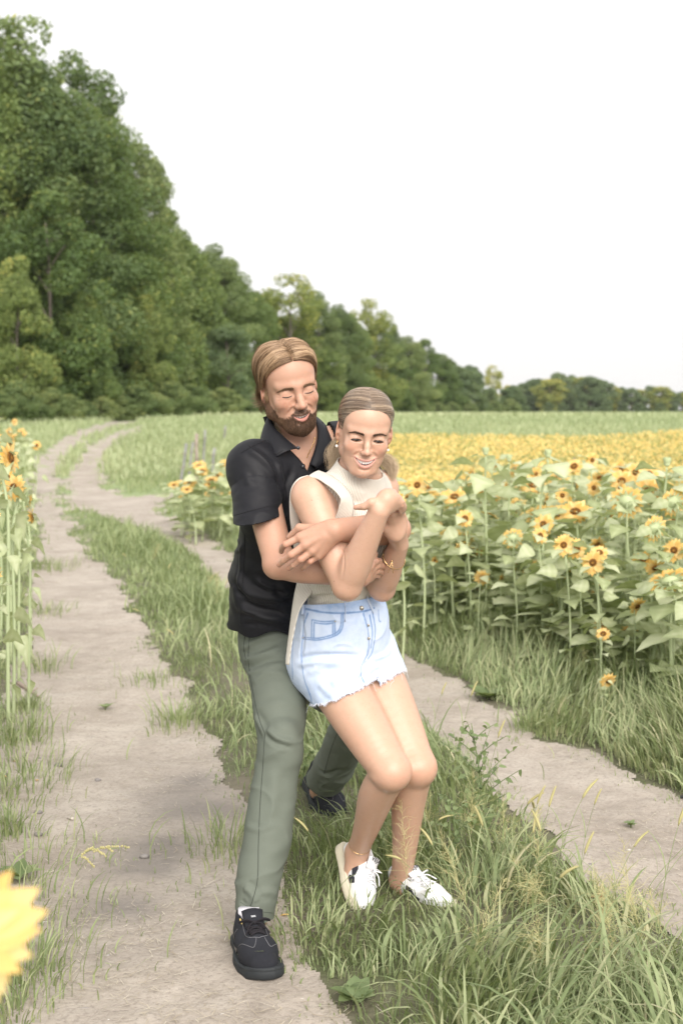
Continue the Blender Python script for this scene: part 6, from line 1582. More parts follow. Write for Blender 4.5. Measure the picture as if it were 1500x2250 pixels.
for (x, y) in ((666, 1401), (736, 1365)):
    q = on(bvD, x, y, .001)
    if q is not None: mb = MB(); mb.sphere(q, .0024, 8, 6); mb.build('rivet', mat('rivet_steel', (.5, .48, .45), .35, metal=.9), shorts)
# frayed threads along the hems
rng = np.random.default_rng(8); gv = c_hemW(Vd); idx = np.nonzero(np.abs(gv) < .0022)[0]; idx = rng.choice(idx, min(900, len(idx)), replace=False); S_ = []
for i in idx:
    p = Vd[i]; long_ = rng.random() < .035; ln = (.010 + .035 * rng.random()) if long_ else .0035 + .006 * rng.random()
    d = unit(np.array([rng.normal() * .45, rng.normal() * .3 - .25, -1])); pts = [p]
    for k in range(5): pts.append(pts[-1] + unit(d + rng.normal(size=3) * .35) * ln / 5)
    S_.append(pts)
curves_obj('frayed_hem', np.array(S_), np.linspace(1, .5, 6) * .00045, M_fray, shorts)
# --- her sneakers
M_wleath = mat('white_leather', (.78, .79, .82), .45, .45)
def _ml(N, p):
    n = N.noise(24, 4, .6); c = N.mix(N.math('MULTIPLY', n, .35), (.80, .81, .84), (.60, .62, .66)); N.link(c[0], p, 'Base Color', 2)
    v = N.n('TexVoronoi'); v.inputs['Scale'].default_value = 700; N.link(N.bump(v, .25, .0005), p, 'Normal')
M_wleath = mat('white_leather', (.78, .79, .82), .45, .45, build=_ml)
M_cream = fabric('cream_rubber', (.66, .61, .48), 200, rough=.7, var=.12)
M_wlace = fabric('white_lace', (.80, .80, .84), 700, rough=.9, var=.05)
M_vlogo = mat('black_emblem', (.02, .02, .03), .5)
M_text = mat('black_print', (.015, .015, .02), .6)
for which, (toe, heel, upv) in enumerate(((pix(782, 2012, 3.915), pix(748, 1872, 4.075), (.80, -.62, .28)), (pix(990, 2012, 3.90), pix(862, 1966, 4.07), (.05, -.30, 1)))):
    fr = shoe_frame(toe, heel, 0, upv); sh = empty('shoe', tuple(fr.c)); sh.parent = woman; sh.matrix_parent_inverse = Matrix.Translation(woman.location).inverted()
    L = float(np.linalg.norm(heel - toe)); up, sole, bvu, top, side = sneaker(sh, fr, .252, .104, (M_wleath, M_cream, M_wlace, M_vlogo, M_vlogo), fem=True); k = .252 / .30
    for sx in (-1, 1):
        # two-piece V emblem: slanted blade and block
        patch(fr, [((a - .030) * k, b * k) for a, b in ((.058, .058), (.050, .084), (.026, .080), (.010, .064), (.012, .050), (.032, .058))], side, .0012, 'emblem', M_vlogo, sh, sx)
        patch(fr, [((a - .030) * k, b * k) for a, b in ((.024, .044), (.006, .060), (-.014, .054), (-.004, .034), (.022, .034))], side, .0012, 'emblem', M_vlogo, sh, sx)
    cu = bpy.data.curves.new('lettering', 'FONT'); cu.body = 'VEJA'; cu.size = .0155; cu.align_x = 'CENTER'; cu.align_y = 'CENTER'; cu.extrude = .0002; cu.space_character = 1.25; cu.offset = .0003
    to = bpy.data.objects.new('lettering', cu); COL.objects.link(to); cu.materials.append(M_text)
    tc = np.array([0, .0195 * k, .1275 * k]); tn = unit(np.array([0, -.72, .68])); tx = np.array([1., 0, 0]); ty = np.cross(tn, tx)
    Mw = np.eye(4); Mw[:3, 0] = fr.d(tx); Mw[:3, 1] = fr.d(ty); Mw[:3, 2] = fr.d(tn); Mw[:3, 3] = fr.w(tc + tn * .0055)
    dg = bpy.context.evaluated_depsgraph_get(); me = bpy.data.meshes.new_from_object(to.evaluated_get(dg)); vv = np.empty(len(me.vertices) * 3, np.float32); me.vertices.foreach_get('co', vv); vv = vv.reshape(-1, 3) @ Mw[:3, :3].T + Mw[:3, 3]
    me.vertices.foreach_set('co', vv.ravel().astype(np.float32)); me.update(); bpy.data.objects.remove(to); lo_ = bpy.data.objects.new('lettering', me); COL.objects.link(lo_); attach(lo_, sh)
    if not me.materials: me.materials.append(M_text)
# ================================================================== SUNFLOWERS AND SMALL THINGS
rng = np.random.default_rng(31)
def _vein(N, col): return col
M_sleaf = leafmat('sunflower_leaf', [(0, (.29, .34, .17)), (.5, (.475, .525, .31)), (1, (.68, .71, .50))], .35, .6)
M_stem = leafmat('sunflower_stem', [(0, (.34, .42, .22)), (1, (.54, .60, .37))], .1, .6)
M_petal = leafmat('sunflower_petal', [(0, (.93, .50, .11)), (.5, (.97, .66, .26)), (1, (.98, .79, .44))], .40, .5)
M_disc = mat('sunflower_disc', (.2, .1, .04), .95, .1, build=lambda N, p: N.link(N.ramp((N.attr('tone'), 2), [(0, (.055, .028, .012)), (.45, (.16, .075, .022)), (.8, (.42, .22, .04)), (1, (.60, .36, .06))]), p, 'Base Color'))
def leaf_grid(L, W, curl, fold, nl=9, nw=5, heart=True):
    t = np.linspace(0, 1, nl); s = np.linspace(-1, 1, nw); T, S_ = np.meshgrid(t, s, indexing='ij')
    w = np.interp(T, [0, .06, .18, .35, .6, .85, 1], [.30, .72, 1, .95, .62, .20, .0]) if heart else np.sin(np.pi * np.clip(T, .02, 1) ** .75)
    x = S_ * w * W * .5; y = T * L * np.cos(curl * T * .6); z = -L * curl * T * T * .5 + fold * np.abs(S_) * w * W * .5 + .02 * W * np.sin(T * 17 + S_ * 3) * np.abs(S_)
    return np.stack([x, y, z], -1)
def rotz(a): c, s = math.cos(a), math.sin(a); return np.array([[c, -s, 0], [s, c, 0], [0, 0, 1]])
def frame_to(n, roll=0):
    n = unit(n); a = unit(np.cross([0, 0, 1.0], n)) if abs(n[2]) < .98 else np.array([1.0, 0, 0]); b = np.cross(n, a); M = np.stack([a, b, n], -1); c, s = math.cos(roll), math.sin(roll); return M @ np.array([[c, -s, 0], [s, c, 0], [0, 0, 1]])
def flower_head(rng, root, c, n, D=.14, state='open', disc_r=.30):
    """petals and disc facing along n, centred at c"""
    M = frame_to(n, rng.random() * 6); mb = MB(); pr = D / 2 * disc_r
    np_ = rng.integers(17, 23)
    for ring in (0, 1):
        for i in range(np_):
            a = 2 * np.pi * (i + .5 * ring + rng.normal() * .16) / np_; L = (D / 2 - pr * .8) * (.82 + .3 * rng.random()) * (1 if ring == 0 else .85); W = L * (.38 + .14 * rng.random())
            g = leaf_grid(L, W, rng.normal() * .35 + (.1 if state == 'open' else -.9), .10 + .2 * rng.random(), 5, 3, heart=False)
            tilt = rng.normal() * .13 + .12 * ring + (0 if state == 'open' else .9); y, z = g[..., 1].copy(), g[..., 2].copy(); g[..., 1] = y * math.cos(tilt) - z * math.sin(tilt); g[..., 2] = y * math.sin(tilt) + z * math.cos(tilt)
            g[..., 1] += pr * .78; g = g @ rotz(a).T; mb.grid(g @ M.T + c, np.clip(.5 + .22 * rng.normal(), 0, 1))
    petals = mb.build('petals', M_petal, root)
    mb = MB(); rr = np.linspace(0, 1, 8); ph = np.linspace(0, 2 * np.pi, 25); Rr, Ph = np.meshgrid(rr, ph, indexing='ij')
    z = .010 * (1 - Rr ** 2) * (D / .14) - .006 * np.exp(-(Rr / .35) ** 2) + .003
    g = np.stack([np.cos(Ph) * Rr * pr, np.sin(Ph) * Rr * pr, z + .0012 * noise3(np.stack([np.cos(Ph) * Rr * 9, np.sin(Ph) * Rr * 9, 0 * Rr], -1), 3)], -1)
    tone = np.clip(.25 + .30 * (Rr < .35) + .5 * sstep(.75, 1, Rr) + .25 * noise3(np.stack([np.cos(Ph) * Rr * 14, np.sin(Ph) * Rr * 14, 0 * Rr], -1), 5), 0, 1); mb.grid(g @ M.T + c, tone.ravel()); mb.build('disc', M_disc, root)
    mb = MB()                                   # green bracts behind
    for i in range(13):
        a = 2 * np.pi * i / 13 + rng.random() * .2; g = leaf_grid(D * .30, D * .11, .3, .1, 4, 3, heart=False); g[..., 2] -= .006; g[..., 1] += pr * .45; mb.grid((g @ rotz(a).T) @ M.T + c, .4 + .3 * rng.random())
    Rr2 = np.linspace(0, 1, 5); Rg, Pg = np.meshgrid(Rr2, ph, indexing='ij'); mb.grid(np.stack([np.cos(Pg) * Rg * pr * 1.1, np.sin(Pg) * Rg * pr * 1.1, -.004 - .016 * (1 - Rg ** 2)], -1) @ M.T + c, .5); mb.build('bracts', M_stem, root)
def sunflower(seed, H=1.2, face=(0, -1, .2), D=.135, nleaf=9, state='open', disc_r=.30, big=1.0, side_bud=True):
    rng = np.random.default_rng(seed); root = empty('sunflower'); n = unit(np.array(face, float)); top = np.array([rng.normal() * .03, rng.normal() * .03, H])
    neck = top - n * .02 * 1.5 + np.array([0, 0, .0]); stem = smooth_poly([(0, 0, 0), (rng.normal() * .015, rng.normal() * .015, H * .4), (top[0] * .6, top[1] * .6, H * .8), tuple(top - np.array([0, 0, .03]) - n * .045), tuple(top - n * .012)], 5)
    mb = MB(); mb.tube(stem, np.linspace(.0095, .0052, len(stem)), 7, a=.5); mb.build('stem', M_stem, root)
    mb = MB(); az = rng.random() * 6
    for i in range(nleaf):
        t = .10 + .84 * (i + rng.random() * .5) / nleaf; az += 2.4 + rng.normal() * .3; L = (.125 + .05 * math.sin(math.pi * min(1, t * 1.05)) + .02 * rng.normal()) * big * (1 - .35 * (t > .88)); W = L * (.80 + .18 * rng.random())
        j = t * (len(stem) - 1); p = stem[int(j)] + (stem[min(int(j) + 1, len(stem) - 1)] - stem[int(j)]) * (j % 1); pl = .05 + .05 * rng.random(); d = np.array([math.cos(az), math.sin(az), .35])
        q = p + unit(d) * pl; mb.tube(np.array([p, (p + q) / 2 + np.array([0, 0, .006]), q]), .0022, 4, a=.6, cap=False)
        g = leaf_grid(L, W, .45 + .5 * rng.random() + .4 * (1 - t), .07); tilt = rng.normal() * .35 + .12; y, z = g[..., 1].copy(), g[..., 2].copy(); g[..., 1] = y * math.cos(tilt) - z * math.sin(tilt); g[..., 2] = y * math.sin(tilt) + z * math.cos(tilt)
        rl = rng.normal() * .35; x, z = g[..., 0].copy(), g[..., 2].copy(); g[..., 0] = x * math.cos(rl) - z * math.sin(rl); g[..., 2] = x * math.sin(rl) + z * math.cos(rl)
        mb.grid(g @ rotz(az - np.pi / 2).T + q, np.clip(.42 + .2 * rng.normal() + .25 * t + (np.array([-.16, .0, .20, .0, -.16])[None, :] + .10 * np.sin(np.arange(9) * 2.6)[:, None] + .08 * rng.normal(size=(9, 5))), 0, 1).ravel())
    mb.build('leaves', M_sleaf, root)
    if state != 'bud': flower_head(rng, root, top, n, D, state, disc_r)
    else:
        mb = MB()
        for i in range(14):
            a = 2 * np.pi * i / 14; g = leaf_grid(.05, .018, -.8, .1, 4, 3, heart=False); M = frame_to((0, 0, 1)); tl = .9; y, z = g[..., 1].copy(), g[..., 2].copy(); g[..., 1] = y * math.cos(tl) - z * math.sin(tl) + .008; g[..., 2] = y * math.sin(tl) + z * math.cos(tl); mb.grid(g @ rotz(a).T + top, .6 + .2 * rng.random())
        mb.sphere(top + np.array([0, 0, .008]), (.016, .016, .014), 10, 6, .8); mb.build('bud', M_stem, root)
    return root
F_ = [((-.1, -1, .05), 'open'), ((.35, -.9, .1), 'open'), ((-.5, -.8, .25), 'open'), ((.9, -.3, .2), 'open'), ((-.8, -.1, .45), 'open'), ((.2, .9, .2), 'open'), ((.1, -.8, -.5), 'open'), ((.3, .3, .9), 'open'), ((0, 0, 1), 'bud'), ((-.3, -.7, .65), 'open'), ((0, 0, 1), 'bud'), ((.6, -.5, -.2), 'open')]
sp = [sunflower(100 + i, 1.2, f, .13 + .02 * ((i * 7) % 3) / 2, 13 + i % 3, st, .30 + .08 * (i % 2)) for i, (f, st) in enumerate(F_)]
used_s = set()
def put_sun(k, x, y, H, label, group, rot=0.0, fat=1.0, z=None):
    o = sp[k] if k not in used_s else copy_tree(sp[k]); used_s.add(k); s = H / 1.2
    o.location = (x, y, gz1(x, y) - .01 if z is None else z); o.scale = (fat, fat, s) if abs(fat - s) > .3 else (s * fat,) * 3; o.rotation_euler = (rng.normal() * .09, rng.normal() * .09, rot); set_props(o, label, 'sunflower', group); o.name = 'sunflower'; return o
SG = 'sunflowers in the field on the right'
# heads that stand out in the photo: pixel, distance, prototype, scale of the head, label
heroes = [(930, 1062, 8.3, 0, .0, 1.05, 'bright sunflower facing the camera just right of the woman\'s neck'), (1025, 1040, 8.8, 3, 0, .95, 'sunflower seen edge-on right of the bright one beside the woman\'s head'), (885, 1098, 7.9, 1, -.4, 1.0, 'orange sunflower half hidden behind the woman\'s hand'),
          (1032, 1135, 8.2, 1, -.3, .80, 'heart-shaped small sunflower with large brown centre, left part of the field'), (1130, 1180, 7.6, 5, .2, .85, 'sunflower with its back turned and pale centre in mid field'), (1252, 1193, 7.0, 0, .15, .92, 'left flower of the pair of brown-centred sunflowers touching each other'),
          (1277, 1200, 7.15, 1, -.3, .85, 'right flower of the touching brown-centred pair'), (1318, 1232, 6.8, 0, -.2, 1.0, 'large brown-centred sunflower just below the touching pair'), (1312, 1212, 6.95, 9, .2, .8, 'flower peeking out over the large brown-centred sunflower'), (1428, 1243, 6.9, 6, -.1, .82, 'sunflower with very dark centre near the right edge'),
          (1393, 1328, 6.7, 6, .3, .75, 'drooping orange sunflower with ragged petals low at the right'), (1320, 1390, 6.6, 9, .1, .62, 'small star-like yellow sunflower low among the leaves'), (1328, 1492, 6.2, 6, .2, .66, 'lowest small orange sunflower above the grass verge'), (1380, 1100, 7.2, 5, .0, 1.25, 'largest sunflower, seen from behind, with green centre'),
          (1440, 1075, 7.6, 2, .6, 1.15, 'large sunflower turned away beside the largest one'), (1490, 1100, 7.3, 5, .6, 1.1, 'sunflower cut by the right frame edge, seen from behind'), (1495, 1205, 6.8, 0, -.3, .95, 'sunflower at the right frame edge halfway up the field'), (1050, 1265, 7.9, 6, -.4, .80, 'low sunflower bending down on a long stalk, left of the field'),
          (1100, 1268, 7.9, 11, .3, .45, 'tiny orange sunflower beside the low bending one'), (955, 1228, 8.5, 11, .0, .42, 'small sunflower low at the left end of the field'), (1192, 1150, 7.7, 2, .1, .9, 'cluster-topping sunflower just left of the touching pair'), (1190, 1172, 7.5, 1, .0, .7, 'small brown-centred sunflower under the cluster-topping one'),
          (1245, 1085, 8.6, 0, .0, .8, 'small sunflower high in the field left of the thin post'), (1480, 1285, 6.5, 6, .6, .85, 'nodding sunflower low against the right frame edge'), (1355, 1070, 8.2, 4, .0, .8, 'upturned sunflower behind the largest one'), (1170, 1000, 8.2, 8, 0, 1, 'tall unopened bud standing above the field'),
          (1065, 995, 8.6, 10, .5, 1, 'tall thin unopened bud left of centre of the field'), (1452, 1020, 7.4, 8, 1., 1, 'tall unopened bud near the right edge, above the field'), (1120, 1010, 9, 10, 2, .9, 'unopened bud between the two tall ones')]
for (px, py, Y, k, rot, ds, lab) in heroes:
    c = pix(px, py, Y); g0 = gz1(c[0], Y); o = sp[k] if k not in used_s else copy_tree(sp[k]); used_s.add(k)
    H = c[2] - g0; o.location = (c[0], Y, g0 - .01); o.rotation_euler = (0, 0, rot); s = H / 1.2
    o.scale = (s, s, s)
    # keep the head's own size: scale the head children about the top
    for ch in o.children:
        if ch.name.split('.')[0] in ('petals', 'disc', 'bracts', 'bud'):
            f = ds / s; top = sum((v.co for v in ch.data.vertices), Vector()) / len(ch.data.vertices); top = Vector((0, 0, 1.2)); ch.scale = (f, f, f); ch.location = top * (1 - f)
    o.name = 'sunflower'; set_props(o, lab, 'sunflower', SG)
edge_r = np.array([GP(*p)[:2] for p in ((392, 1135), (470, 1160), (560, 1215), (700, 1290), (860, 1385), (960, 1420), (1080, 1465), (1200, 1515), (1350, 1575), (1520, 1640), (1750, 1760))])
n_ok = 0; tries = 0; placed = []
while n_ok < 195 and tries < 8000:
    tries += 1; y = 6.0 + 8.5 * rng.random() ** 1.1; x = rng.uniform(-.16, .275) * y
    if x < -.02 * y and y < 10.5: continue
    ye = np.interp(x, edge_r[:, 0], edge_r[:, 1], left=99) if x > edge_r[0, 0] else 99
    # boundary runs from far-left to near-right
    xe = np.interp(-y, -edge_r[:, 1], edge_r[:, 0], left=edge_r[0, 0], right=edge_r[-1, 0])
    if x < xe + .10: continue
    if any((x - a) ** 2 + (y - b) ** 2 < .030 for a, b in placed): continue
    if -.07 * y < x < .03 * y and y < 10: continue
    placed.append((x, y)); e = min(1, (x - xe) / .9); H = (1.31 - .0465 * y + .065 * rng.normal()) * (.70 + .30 * e); k = int(rng.choice([0, 1, 2, 3, 4, 5, 6, 7, 8, 9, 5, 11, 2, 9, 10]))
    if e < .4: k = int(rng.choice([8, 10, 11, 4, 5])); H *= .80
    lab = {8: 'sunflower plant with unopened green bud', 10: 'sunflower plant with closed bud tip', 5: 'sunflower turned away from the camera', 4: 'sunflower turned to the left', 3: 'sunflower turned to the right', 7: 'sunflower opening upwards', 6: 'sunflower nodding downwards', 9: 'sunflower tilted towards the sky', 11: 'drooping sunflower leaning right'}.get(k, 'open sunflower facing the camera')
    lab += ', %s %s' % (('front rows' if y < 9 else 'middle rows' if y < 11.5 else 'back rows'), ('near the couple' if x < .09 * y else 'centre' if x < .17 * y else 'towards the right edge'))
    if x < -.02 * y: lab = 'sunflower plant at the field corner by the leaning posts, left of the man'
    put_sun(k, x, y, H, lab, SG if x > -.02 * y else 'sunflowers by the posts left of the man', rot=rng.normal() * .5, fat=.92 + .15 * rng.random()); n_ok += 1
for i in range(46):
    y = 5.6 + 6.5 * rng.random(); xe = np.interp(-y, -edge_r[:, 1], edge_r[:, 0], left=edge_r[0, 0], right=edge_r[-1, 0]); x = xe + .05 + .5 * rng.random()
    if x > .28 * y or (-.09 * y < x < .03 * y and y < 11): continue
    put_sun(int(rng.choice([8, 10, 11, 4])), x, y, .30 + .38 * rng.random(), 'short leafy young sunflower plant at the front edge of the field, %s' % ('left of centre' if x < .14 * y else 'right of centre'), SG, rot=rng.normal() * 1.5, fat=1)
for i in range(20):
    px = 398 + 128 * ((i * 7) % 20) / 20; Y = 15.0 + 2.6 * rng.random(); py = (1072, 1035, 1085, 1052, 1015)[i % 5] + 8 * rng.normal(); c = pix(px, py, Y)
    if px < 440: py = max(py, 1060); c = pix(px, py, Y)
    o = put_sun((0, 1, 0, 9, 2)[i % 5], c[0], Y, max(.45, c[2] - gz1(c[0], Y)), 'yellow sunflower of the small cluster %s, left of the man' % ('beside the leaning posts' if px < 455 else 'by his elbow'), 'sunflowers by the posts left of the man', rot=rng.normal() * .3, fat=1)
# sunflowers on the left margin
LG = 'sunflowers along the left edge'
for (px, py, Y, k, rot, ds, lab) in [(0, 1112, 3.9, 9, .9, 1.15, 'large sunflower with pointed petals cut by the left frame edge'), (24, 1000, 6.2, 3, 0, 1.1, 'orange sunflower turned sideways high at the left edge'), (70, 1132, 6.6, 3, .4, .75, 'sunflower with hanging petals beside the track at the left'), (-8, 1150, 4.3, 1, .3, .9, 'lower sunflower tucked under the large pointed one at the left edge'),
                                (20, 1260, 4.2, 4, .4, .65, 'small orange pair-forming sunflower low at the left edge'), (-2, 1248, 4.0, 1, .4, .8, 'sunflower beside the low small one at the left edge'), (36, 1068, 6.4, 2, .2, .9, 'sunflower in the middle of the left edge cluster'), (48, 1072, 7.3, 3, .1, .7, 'narrow sunflower right of the left edge cluster'), (74, 1098, 8.0, 11, 1., .6, 'tiny round sunflower beside the track at the left'),
                                (5, 960, 8.5, 0, .1, 1, 'upper sunflower of the left edge cluster'), (30, 1045, 8.0, 1, .5, .8, 'background flower of the left edge cluster'), (-5, 1035, 5.6, 0, .5, 1.0, 'pale sunflower halfway up the left edge'), (-2, 1556, 2.9, 6, .5, .6, 'small orange flower poking in at the left edge above the dirt')]:
    c = pix(px, py, Y); g0 = gz1(c[0], Y); o = sp[k] if k not in used_s else copy_tree(sp[k]); used_s.add(k); H = c[2] - g0; s = H / 1.2
    o.location = (c[0] - (.06 if Y < 5 else .03), Y, g0 - .01); o.rotation_euler = (0, 0, rot); o.scale = (s, s, s); o.name = 'sunflower'; set_props(o, lab, 'sunflower', LG)
    for ch in o.children:
        if ch.name.startswith('leaves'): ch.scale = (.42, .42, 1) if Y < 5 else (.5, .5, 1)
    if Y < 5: o.rotation_mode = 'ZYX'; o.location.x -= .13 * H; o.rotation_euler = (0, .13, rot)
    for ch in o.children:
        if ch.name.split('.')[0] in ('petals', 'disc', 'bracts', 'bud'): f = ds / s; ch.scale = (f, f, f); ch.location = Vector((0, 0, 1.2)) * (1 - f)
for i in range(18):
    y = 7.5 + 9 * rng.random(); x = -.247 * y - .27 - .5 * rng.random()
    put_sun(int(rng.choice([0, 1, 2, 5, 8, 9, 4])), x, y, .85 + .3 * rng.random(), 'leafy sunflower plant of the row along the left edge', LG, rot=rng.normal() * .6)
for i in range(26):
    y = 3.2 + 7 * rng.random(); x = -.247 * y - .42 - 1.3 * rng.random()
    put_sun(int(rng.choice([0, 1, 2, 5, 8, 9, 4])), x, y, .85 + .3 * rng.random(), 'sunflower plant of the left field, just outside the frame', LG, rot=rng.normal() * .6)
for i in range(14):
    y = 19 + 11 * rng.random(); x = (-.245 + .028 * rng.random()) * y
    put_sun(int(rng.choice([0, 1, 2, 9])), x, y, .95 + .2 * rng.random(), 'distant sunflower by the bend of the track at the left', 'distant sunflowers left of the bend', rot=rng.normal() * .4)
# big out-of-focus bloom close to the lens
o = sunflower(333, 1.0, (.30, -.9, .25), .20, 1, 'open', .25, 1.0); c = pix(-82, 2112, .98); o.location = (c[0], c[1], 0); s = c[2] / 1.0; o.scale = (s, s, s); set_props(o, 'out-of-focus orange sunflower close to the lens at the lower left', 'sunflower', LG)
for ch in o.children:
    if ch.name.split('.')[0] in ('petals', 'disc', 'bracts'): f = .70 / s; ch.scale = (f,) * 3; ch.location = Vector((0, 0, 1.0)) * (1 - f)
# ------------------------------------------------------------------ far field of small yellow blossom
M_yel = leafmat('yellow_blossom', [(0, (.18, .24, .09)), (.28, (.30, .36, .13)), (.34, (.72, .52, .16)), (1, (.86, .68, .31))], .3)
n = 210000; y = np.exp(rng.uniform(math.log(15), math.log(42), n)); x = rng.uniform(-.06, .29, n) * y; x = np.where(y < 24, np.maximum(x, -.02 * y), x)
hb = .52 + .08 * noise3(np.column_stack([x * .4, y * .25, 0 * x]), 2); P = np.column_stack([x, y, rise(y) + hb * (rng.random(n) ** .55)])
keep = (x > -.02 * y) & (y < 38 + 3 * noise3(np.column_stack([x * .2, 0 * x, 0 * x]), 4)) ; P = P[keep]; n = len(P)
nrm = unit(rng.normal(size=(n, 3)) * .7 + np.array([0, -.5, .8])); a = unit(np.cross(nrm, rng.normal(size=(n, 3)))); b = np.cross(nrm, a); s = (.010 + .016 * rng.random(n)) * (P[:, 1] / 18) ** .6
V = np.stack([P - a * s[:, None], P - b * s[:, None], P + a * s[:, None], P + b * s[:, None]], 1).reshape(-1, 3); top = (P[:, 2] - rise(P[:, 1])) / .52
tone = np.clip(np.where(rng.random(n) < .20 + .70 * sstep(.35, .85, top), .55 + .25 * rng.normal(size=n), .15 + .1 * rng.random(n)) + .15 * noise3(P * np.array([.5, .5, 0]), 6), 0, 1)
o = mesh_obj('yellow_flower_field', V, np.arange(4 * n).reshape(-1, 4), M_yel, smooth=False, attrs={'tone': np.repeat(tone, 4)}); set_props(o, 'wide field of small yellow flowers behind the sunflowers', 'flower field', kind='stuff')
gV, gF, gT, gn = [], [], [], 0
P = scatter(rng, 26000, -.02, .29, 14.5, 38, lambda Q: np.ones(len(Q), bool), True); k = len(P)
addb(P, rng.uniform(.28, .50, k), rng.uniform(.015, .035, k), rng.uniform(.1, .6, k), rng.uniform(0, 2 * np.pi, k), rng.uniform(.4, .8, k), 1.0, 4)
flush('flower_field_stalks', 'green stalks and leaves of the yellow flower field', 'stalks')
# ------------------------------------------------------------------ posts
M_post = mat('weathered_post', (.30, .31, .33), .85, .2, build=lambda N, p: N.link(N.ramp(N.noise(5, 4, .7), [(.3, (.20, .20, .195)), (.7, (.33, .33, .32))]), p, 'Base Color'))
M_postw = mat('wooden_post', (.30, .25, .21), .9, .1, build=lambda N, p: N.link(N.ramp(N.noise(8, 4, .7), [(.3, (.22, .18, .15)), (.7, (.38, .32, .28))]), p, 'Base Color'))
def post(b, t, Y, w, m, label, wood=False):
    A = pix(b[0], b[1], Y); B = pix(t[0], t[1], Y); A[2] = min(A[2], gz1(A[0], Y)) - .02; root = empty('fence_post', tuple(A)); mb = MB(); P = np.array([A + (B - A) * u for u in np.linspace(0, 1, 6)]) + rng.normal(size=(6, 3)) * .004
    mb.tube(P, np.linspace(w * .62, w * .55, 6), 10 if wood else 4); mb.build('shaft', m, root)
    mb = MB()
    for u in (.55, .8): q = A + (B - A) * u; mb.tube(np.array([q + np.array([-w * 1.25, -w * .8, 0]), q + np.array([w * 1.25, -w * .8, .003])]), .005, 5)
    mb.build('wire_clip', M_postw, root); set_props(root, label, 'post', 'leaning fence posts by the sunflowers'); return root
post((394, 1066), (409, 974), 24, .045, M_post, 'leftmost grey post leaning right in the group left of the man'); post((412, 1040), (424, 972), 25, .04, M_post, 'second grey post, crossing behind the leftmost leaning one')
post((432, 1056), (433, 953), 25.5, .055, M_postw, 'thick brown wooden post in the middle of the group', True); post((446, 1000), (451, 945), 30, .045, M_post, 'grey post just right of the thick brown wooden post'); post((465, 1040), (471, 984), 27, .05, M_post, 'short stout grey post standing alone left of the man')
post((492, 968), (495, 936), 40, .05, M_post, 'small distant pale post nearest the man\'s shoulder'); post((1260, 1080), (1260, 1005), 17, .012, M_postw, 'thin dark stake rising from the yellow field on the right')
for i, (px, a, b) in enumerate(((976, 955, 925), (1163, 955, 930), (1300, 962, 930))): post((px, a), (px, b), 52, .022, M_postw, ['thin far stake right above the woman\'s ear in the meadow', 'thin far stake near the middle of the green meadow', 'thin far stake at the right of the green meadow'][i])
# ------------------------------------------------------------------ things lying on the ground
def on_g(px, py, dz=0): p = GP(px, py); p[2] = gz1(p[0], p[1]) + .004 + dz; return p
M_stick = mat('dead_stick', (.30, .24, .20), .9)
P = smooth_poly([on_g(40, 1509, .008), on_g(62, 1521, .010), on_g(88, 1536, .006)], 6); P = P[:, :]; mb = MB(); mb.tube(P, np.linspace(.011, .006, len(P)), 8); mb.tube(np.array([P[8], P[8] + np.array([.03, .01, .02])]), [.004, .002], 5); o = mb.build('stick', M_stick); set_props(o, 'short dead stick lying at the left of the track', 'stick')
def petal(px, py, name, m, L, W, label, cat, group=None, rot=0., lift=.004):
    c = on_g(px, py, lift); g = leaf_grid(L, W, .5, .35, 7, 5, heart=False) - np.array([0, L / 2, 0]); g = g @ rotz(rot).T + c; mb = MB(); mb.grid(g, .5); o = mb.build(name, m); thick(o, .0006) if 'thick' in globals() else None; set_props(o, label, cat, group); return o
PG = 'fallen orange petals'
for (px, py, r, lab) in ((47, 1546, .3, 'fallen orange petal on the dirt right below the dead stick'), (33, 1678, 1.2, 'fallen orange petal in the grass tuft left of the track'), (8, 1714, .8, 'fallen orange petal against the left frame edge'), (82, 1719, .2, 'fallen orange petal farthest onto the track at the left'), (622, 2022, 1.3, 'curled orange petal on the dirt between the man\'s and woman\'s shoes')): petal(px, py, 'petal', M_petal, .038, .013, lab, 'petal', PG, r)
petal(153, 1797, 'wood_chip', mat('pale_wood', (.62, .55, .48), .85), .055, .020, 'pale curled bark chip on the left track', 'wood chip', rot=.6)
M_red = leafmat('red_leaf', [(0, (.30, .06, .03)), (1, (.45, .12, .06))], .2); petal(1308, 1995, 'dead_leaf', M_red, .075, .05, 'reddish dead leaf at the right edge of the grass strip', 'leaf', rot=.9, lift=.02)
petal(1495, 1760, 'dead_leaf', mat('black_leaf', (.03, .03, .03), .7), .06, .03, 'dark leaf on the right track at the frame edge', 'leaf', rot=1.4)
for (px, py, s, lab) in ((318, 1880, .012, 'brown stone on the left track'), (130, 1684, .014, 'grey flat stone on the damp part of the track'), (85, 1787, .012, 'bluish stone beside the grass tuft at the left'), (215, 1716, .010, 'small dark stone near the middle of the left track'), (85, 1834, .012, 'grey stone below the bluish one at the left')):
    mb = MB(); c = on_g(px, py, s * .4); mb.add(iv * np.array([1.5, 1.1, .7]) * s * (1 + .15 * rng.normal(size=(len(iv), 1))) + c, ifc, .2); o = mb.build('stone', M_stone); set_props(o, lab, 'stone', 'stones on the left track')
